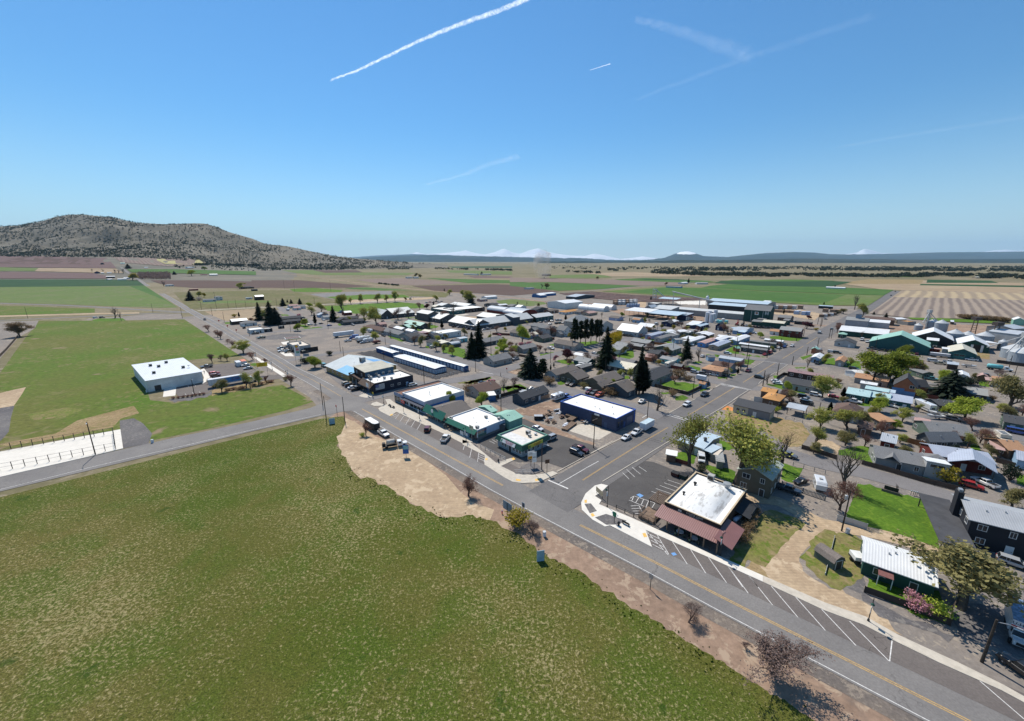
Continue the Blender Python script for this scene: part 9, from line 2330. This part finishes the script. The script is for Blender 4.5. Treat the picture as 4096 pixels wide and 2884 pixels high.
def person(k,x,y,rz,label,top,hat=None):
 o=empty('person',g(k,x,y)+Vector((0,0,.15)),rz,label,'person')
 V=[(0,0,.95),(0,0,1.2),(0,0,1.45),(0,0,1.56),(0,.02,1.72),(.1,0,.9),(.11,.02,.5),(.11,0,.08),(.12,-.12,.03),(-.1,0,.9),(-.12,-.05,.5),(-.12,.03,.08),(-.13,-.1,.03),(.2,0,1.42),(.27,.02,1.14),(.25,-.12,.9),(-.2,0,1.42),(-.27,.02,1.14),(-.26,-.1,.9)]
 E=[(0,1),(1,2),(2,3),(3,4),(0,5),(5,6),(6,7),(7,8),(0,9),(9,10),(10,11),(11,12),(2,13),(13,14),(14,15),(2,16),(16,17),(17,18)]
 me=bpy.data.meshes.new('body');me.from_pydata(V,E,[]);b=bpy.data.objects.new('body',me);C.objects.link(b);b.parent=o;b.modifiers.new('skin','SKIN');b.modifiers.new('sub','SUBSURF').levels=1
 for i,r in enumerate((.15,.14,.17,.06,.11,.1,.07,.05,.04,.1,.07,.05,.04,.075,.05,.04,.075,.05,.04)):me.skin_vertices[0].data[i].radius=(r,r*.8)
 me.skin_vertices[0].data[0].use_root=True;me.materials.append(top)
 mb=MB();mb.lathe([(.12,1.7),(.125,1.78),(.08,1.86),(0,1.88)],10);mb.build('hair' if not hat else 'cap',hat or M_un,o)
person('f',838,525,2.5,'person in dark clothes and pale cap standing by the picnic tables',flat('cloth_dark',(.06,.055,.055)),M_wh);person('M',382,632,.5,'person in dark clothes walking at the store entrance',flat('cloth_dark',(.06,.055,.055)))
def snowmat():
 m,nt,b=newmat('forest_and_snow');ge=N(nt,'ShaderNodeNewGeometry');at=N(nt,'ShaderNodeAttribute');at.attribute_name='snow'
 f=nz(nt,ge.outputs['Position'],.0011,6,.72);f2=nz(nt,ge.outputs['Position'],.0004,4,.6)
 k=mt(nt,'ADD',at.outputs['Fac'],mt(nt,'MULTIPLY',mt(nt,'SUBTRACT',f,.5),1.1))
 forest=mix(nt,ramp(nt,f2,.4,.65),(.02,.034,.028),(.04,.05,.038))
 fin(nt,b,mix(nt,ramp(nt,k,.46,.56),forest,(.8,.82,.85)),1,0)
 return m
M_snow=snowmat()
def range_(name,pts,Y,depth,snow,rough=.02,ybase=1050):
 """pts: photo skyline; snow: list of (x, snowline row) or None"""
 x0,x1=pts[0][0],pts[-1][0];n=int((x1-x0)/7)+1;mb=MB();sn=[];nd=14
 for j in range(nd+1):
  v=j/nd;YY=Y-depth*(1-v)if v<=1 else Y
  for i in range(n+1):
   x=x0+(x1-x0)*i/n;X=(x-2048)/FOC*CP*Y*(YY/Y);zc=z_at(curve(pts,x),Y)
   nn=noise.fractal(Vector((X*.00045,YY*.0006,Y*.001)),1,2.2,5);prof=v**1.25
   z=-20+(zc+20)*prof+nn*rough*Y*.28*prof*(1-prof)*2.2+(noise.noise(Vector((X*.003,0,Y)))*rough*Y*.012 if v==1 else 0)
   mb.v.append((X,YY,z));sl=curve(snow,x)if snow else 0;zs=z_at(sl,Y)if snow else 1e9;sn.append(min(1,max(0,.5+(z-zs)/max(1,zc-zs+1)*1.1))if snow and zc>zs else 0)
 for i in range(n+1):
  x,y,z=mb.v[nd*(n+1)+i];mb.v.append((x*1.1,y*1.1,-30));sn.append(0)
 for j in range(nd+1):
  for i in range(n):mb.f.append((j*(n+1)+i,j*(n+1)+i+1,(j+1)*(n+1)+i+1,(j+1)*(n+1)+i));mb.m.append(0)
 o=mb.build(name,M_snow,smooth=True);a=o.data.attributes.new('snow','FLOAT','POINT');a.data.foreach_set('value',sn);o['kind']='structure';return o
range_('snow_mountains',[(1340,1034),(1500,1022),(1640,1017),(1668,1008),(1700,1017),(1780,1012),(1840,1006),(1862,1001),(1900,1012),(1940,1018),(1980,1008),(2016,994),(2050,1010),(2080,1015),(2120,1000),(2136,996),(2153,993),(2180,1005),(2220,1014),(2280,1022),(2340,1024),(2376,1014),(2420,1022),(2480,1036),(2540,1030),(2570,1025),(2600,1030),(2660,1036),(2760,1040),(3300,1034),(3370,1018),(3420,1010),(3447,995),(3475,1000),(3520,1012),(3600,1016),(3900,1010),(3980,1000),(4010,998),(4060,1003),(4200,1000),(4700,1004)],58000,9000,[(1340,1017),(1640,1016),(1760,1020),(1900,1026),(2000,1027),(2280,1033),(2480,1040),(2700,1038),(3300,1030),(3500,1018),(3800,1010),(4200,1008)],.03)
range_('foothills',[(1380,1044),(1450,1030),(1600,1022),(1720,1020),(1900,1024),(2100,1030),(2300,1035),(2500,1042),(2620,1040),(2660,1030),(2700,1014),(2725,1007),(2745,1005),(2770,1010),(2810,1024),(2860,1026),(2905,1028),(2960,1022),(3060,1012),(3172,1008),(3250,1010),(3320,1017),(3400,1018),(3600,1014),(3760,1009),(4000,1007),(4300,1002),(4800,1000)],31000,9000,[(1380,900),(2690,900),(2705,1016),(2745,1021),(2785,1016),(2800,900),(4800,900)],.035)
range_('low_ridge',[(2150,1052),(2400,1046),(2600,1044),(2900,1040),(3200,1034),(3600,1038),(4000,1036),(4800,1034)],15000,5000,None,.03)
range_('rimrock',[(2400,1072),(2520,1062),(2700,1061),(2900,1064),(3100,1068),(3250,1080),(3300,1082)],6200,500,None,.01).data.materials[0]=spk('rimrock',(.3,.26,.21),(.09,.09,.075),None,None,big=.004,fine=.02,finew=.3)
m=bpy.data.materials.new('haze');m.use_nodes=True;nt=m.node_tree;nt.nodes.clear();out=nt.nodes.new('ShaderNodeOutputMaterial');vol=nt.nodes.new('ShaderNodeVolumePrincipled')
iv(vol,'Color',(.5,.76,1,1));iv(vol,'Density',1.6e-5);iv(vol,'Anisotropy',.1);lk(nt,vol.outputs[0],out.inputs['Volume'])
mb=MB();mb.box(-75000,75000,-9000,61000,-40,2700);o=mb.build('haze',m);o['kind']='stuff'
def contrail(label,pts,D,wd,dens,seed=0):
 m=bpy.data.materials.new('contrail_vapour');m.use_nodes=True;nt=m.node_tree;b=nt.nodes['Principled BSDF'];iv(b,'Base Color',(.9,.93,.97,1));iv(b,'Roughness',1)
 v=crd(nt,'pos');f=nz(nt,v,.011/wd*40,6,.75);at=N(nt,'ShaderNodeAttribute');at.attribute_name='soft'
 t=N(nt,'ShaderNodeBsdfTransparent');e=N(nt,'ShaderNodeBsdfTranslucent');iv(e,0,(.95,.97,1,1));ms=N(nt,'ShaderNodeMixShader');lw=N(nt,'ShaderNodeLayerWeight');iv(lw,0,.5)
 fac=mt(nt,'MULTIPLY',mt(nt,'MULTIPLY',ramp(nt,f,.34,.66),dens),mt(nt,'MULTIPLY',at.outputs['Fac'],mt(nt,'POWER',mt(nt,'SUBTRACT',1.0,lw.outputs['Facing']),1.3)))
 lk(nt,fac,ms.inputs[0]);lk(nt,t.outputs[0],ms.inputs[1]);lk(nt,e.outputs[0],ms.inputs[2]);lk(nt,ms.outputs[0],nt.nodes['Material Output'].inputs[0])
 P3=[]
 for x,y in pts:
  D_z,F,X=DFX(x,y);P3.append(Vector((X/F*D,D,CAMZ-D_z/F*D)))
 P3=densify(P3,14);rg=random.Random(seed);mb=MB();n=len(P3);W_=[wd*(.55+.9*(i/(n-1)))*rg.uniform(.85,1.15)for i in range(n)]
 P3=[p+Vector((rg.gauss(0,.12),0,rg.gauss(0,.12)))*wd for p in P3];mb.tube(P3,W_,20);o=mb.build('contrail',m,smooth=True);tag(o,label,'contrail');soft=[]
 for i in range(n):soft+=[min(1,i/(n*.06)+.15,(n-1-i)/(n*.04)+.2 if pts[-1][1]>5 else 1)]*20
 o.data.attributes.new('soft','FLOAT','POINT').data.foreach_set('value',soft)
contrail('long bright white contrail slanting down across the upper sky',[(1318,322),(1450,272),(1620,190),(1800,112),(2000,40),(2140,-20)],14000,55,.5,1)
contrail('very short thin white contrail in the open sky',[(2358,281),(2400,268),(2442,255)],20000,16,.6,2)
contrail('soft broad faded contrail near the upper right of the sky',[(2540,75),(2700,120),(2850,170),(3000,225)],16000,190,.05,3)
contrail('small wispy contrail low over the mountains',[(1700,740),(1850,700),(1950,660),(2080,625)],24000,120,.08,4)
contrail('long faint contrail fading towards the right edge',[(3330,595),(3600,545),(3900,500),(4120,465)],22000,90,.05,5)
contrail('faint diagonal contrail crossing the faded broad one',[(2540,400),(2750,320),(2980,235),(3200,160),(3500,60)],18000,120,.03,6)
m=bpy.data.materials.new('dust');m.use_nodes=True;nt=m.node_tree;nt.nodes.clear();out=nt.nodes.new('ShaderNodeOutputMaterial');vol=nt.nodes.new('ShaderNodeVolumePrincipled');iv(vol,'Color',(.85,.78,.7,1))
v=crd(nt,'obj');f=nz(nt,v,.03,4,.6);lk(nt,mt(nt,'MULTIPLY',ramp(nt,f,.42,.7),.03),vol.inputs['Density']);lk(nt,vol.outputs[0],out.inputs['Volume'])
p=g('C',270,478);mb=MB();mb.lathe([(1,0),(26,4),(30,20),(34,50),(30,85),(4,100)],16);o=mb.build('dust_cloud',m);o.location=p;o['kind']='stuff'
o=empty('farm_tractor',g('C',290,478),0,'tiny tractor raising a dust cloud on the far field','tractor');part(o,'body',PAINT['r'],(-3,2,-1,1,.8,2));part(o,'cab',M_cg,(-2,0,-.9,.9,2.003,3.4));wheels(o,[(x,s*1.2)for x in(-2,1.5)for s in(-1,1)],.9,.5)
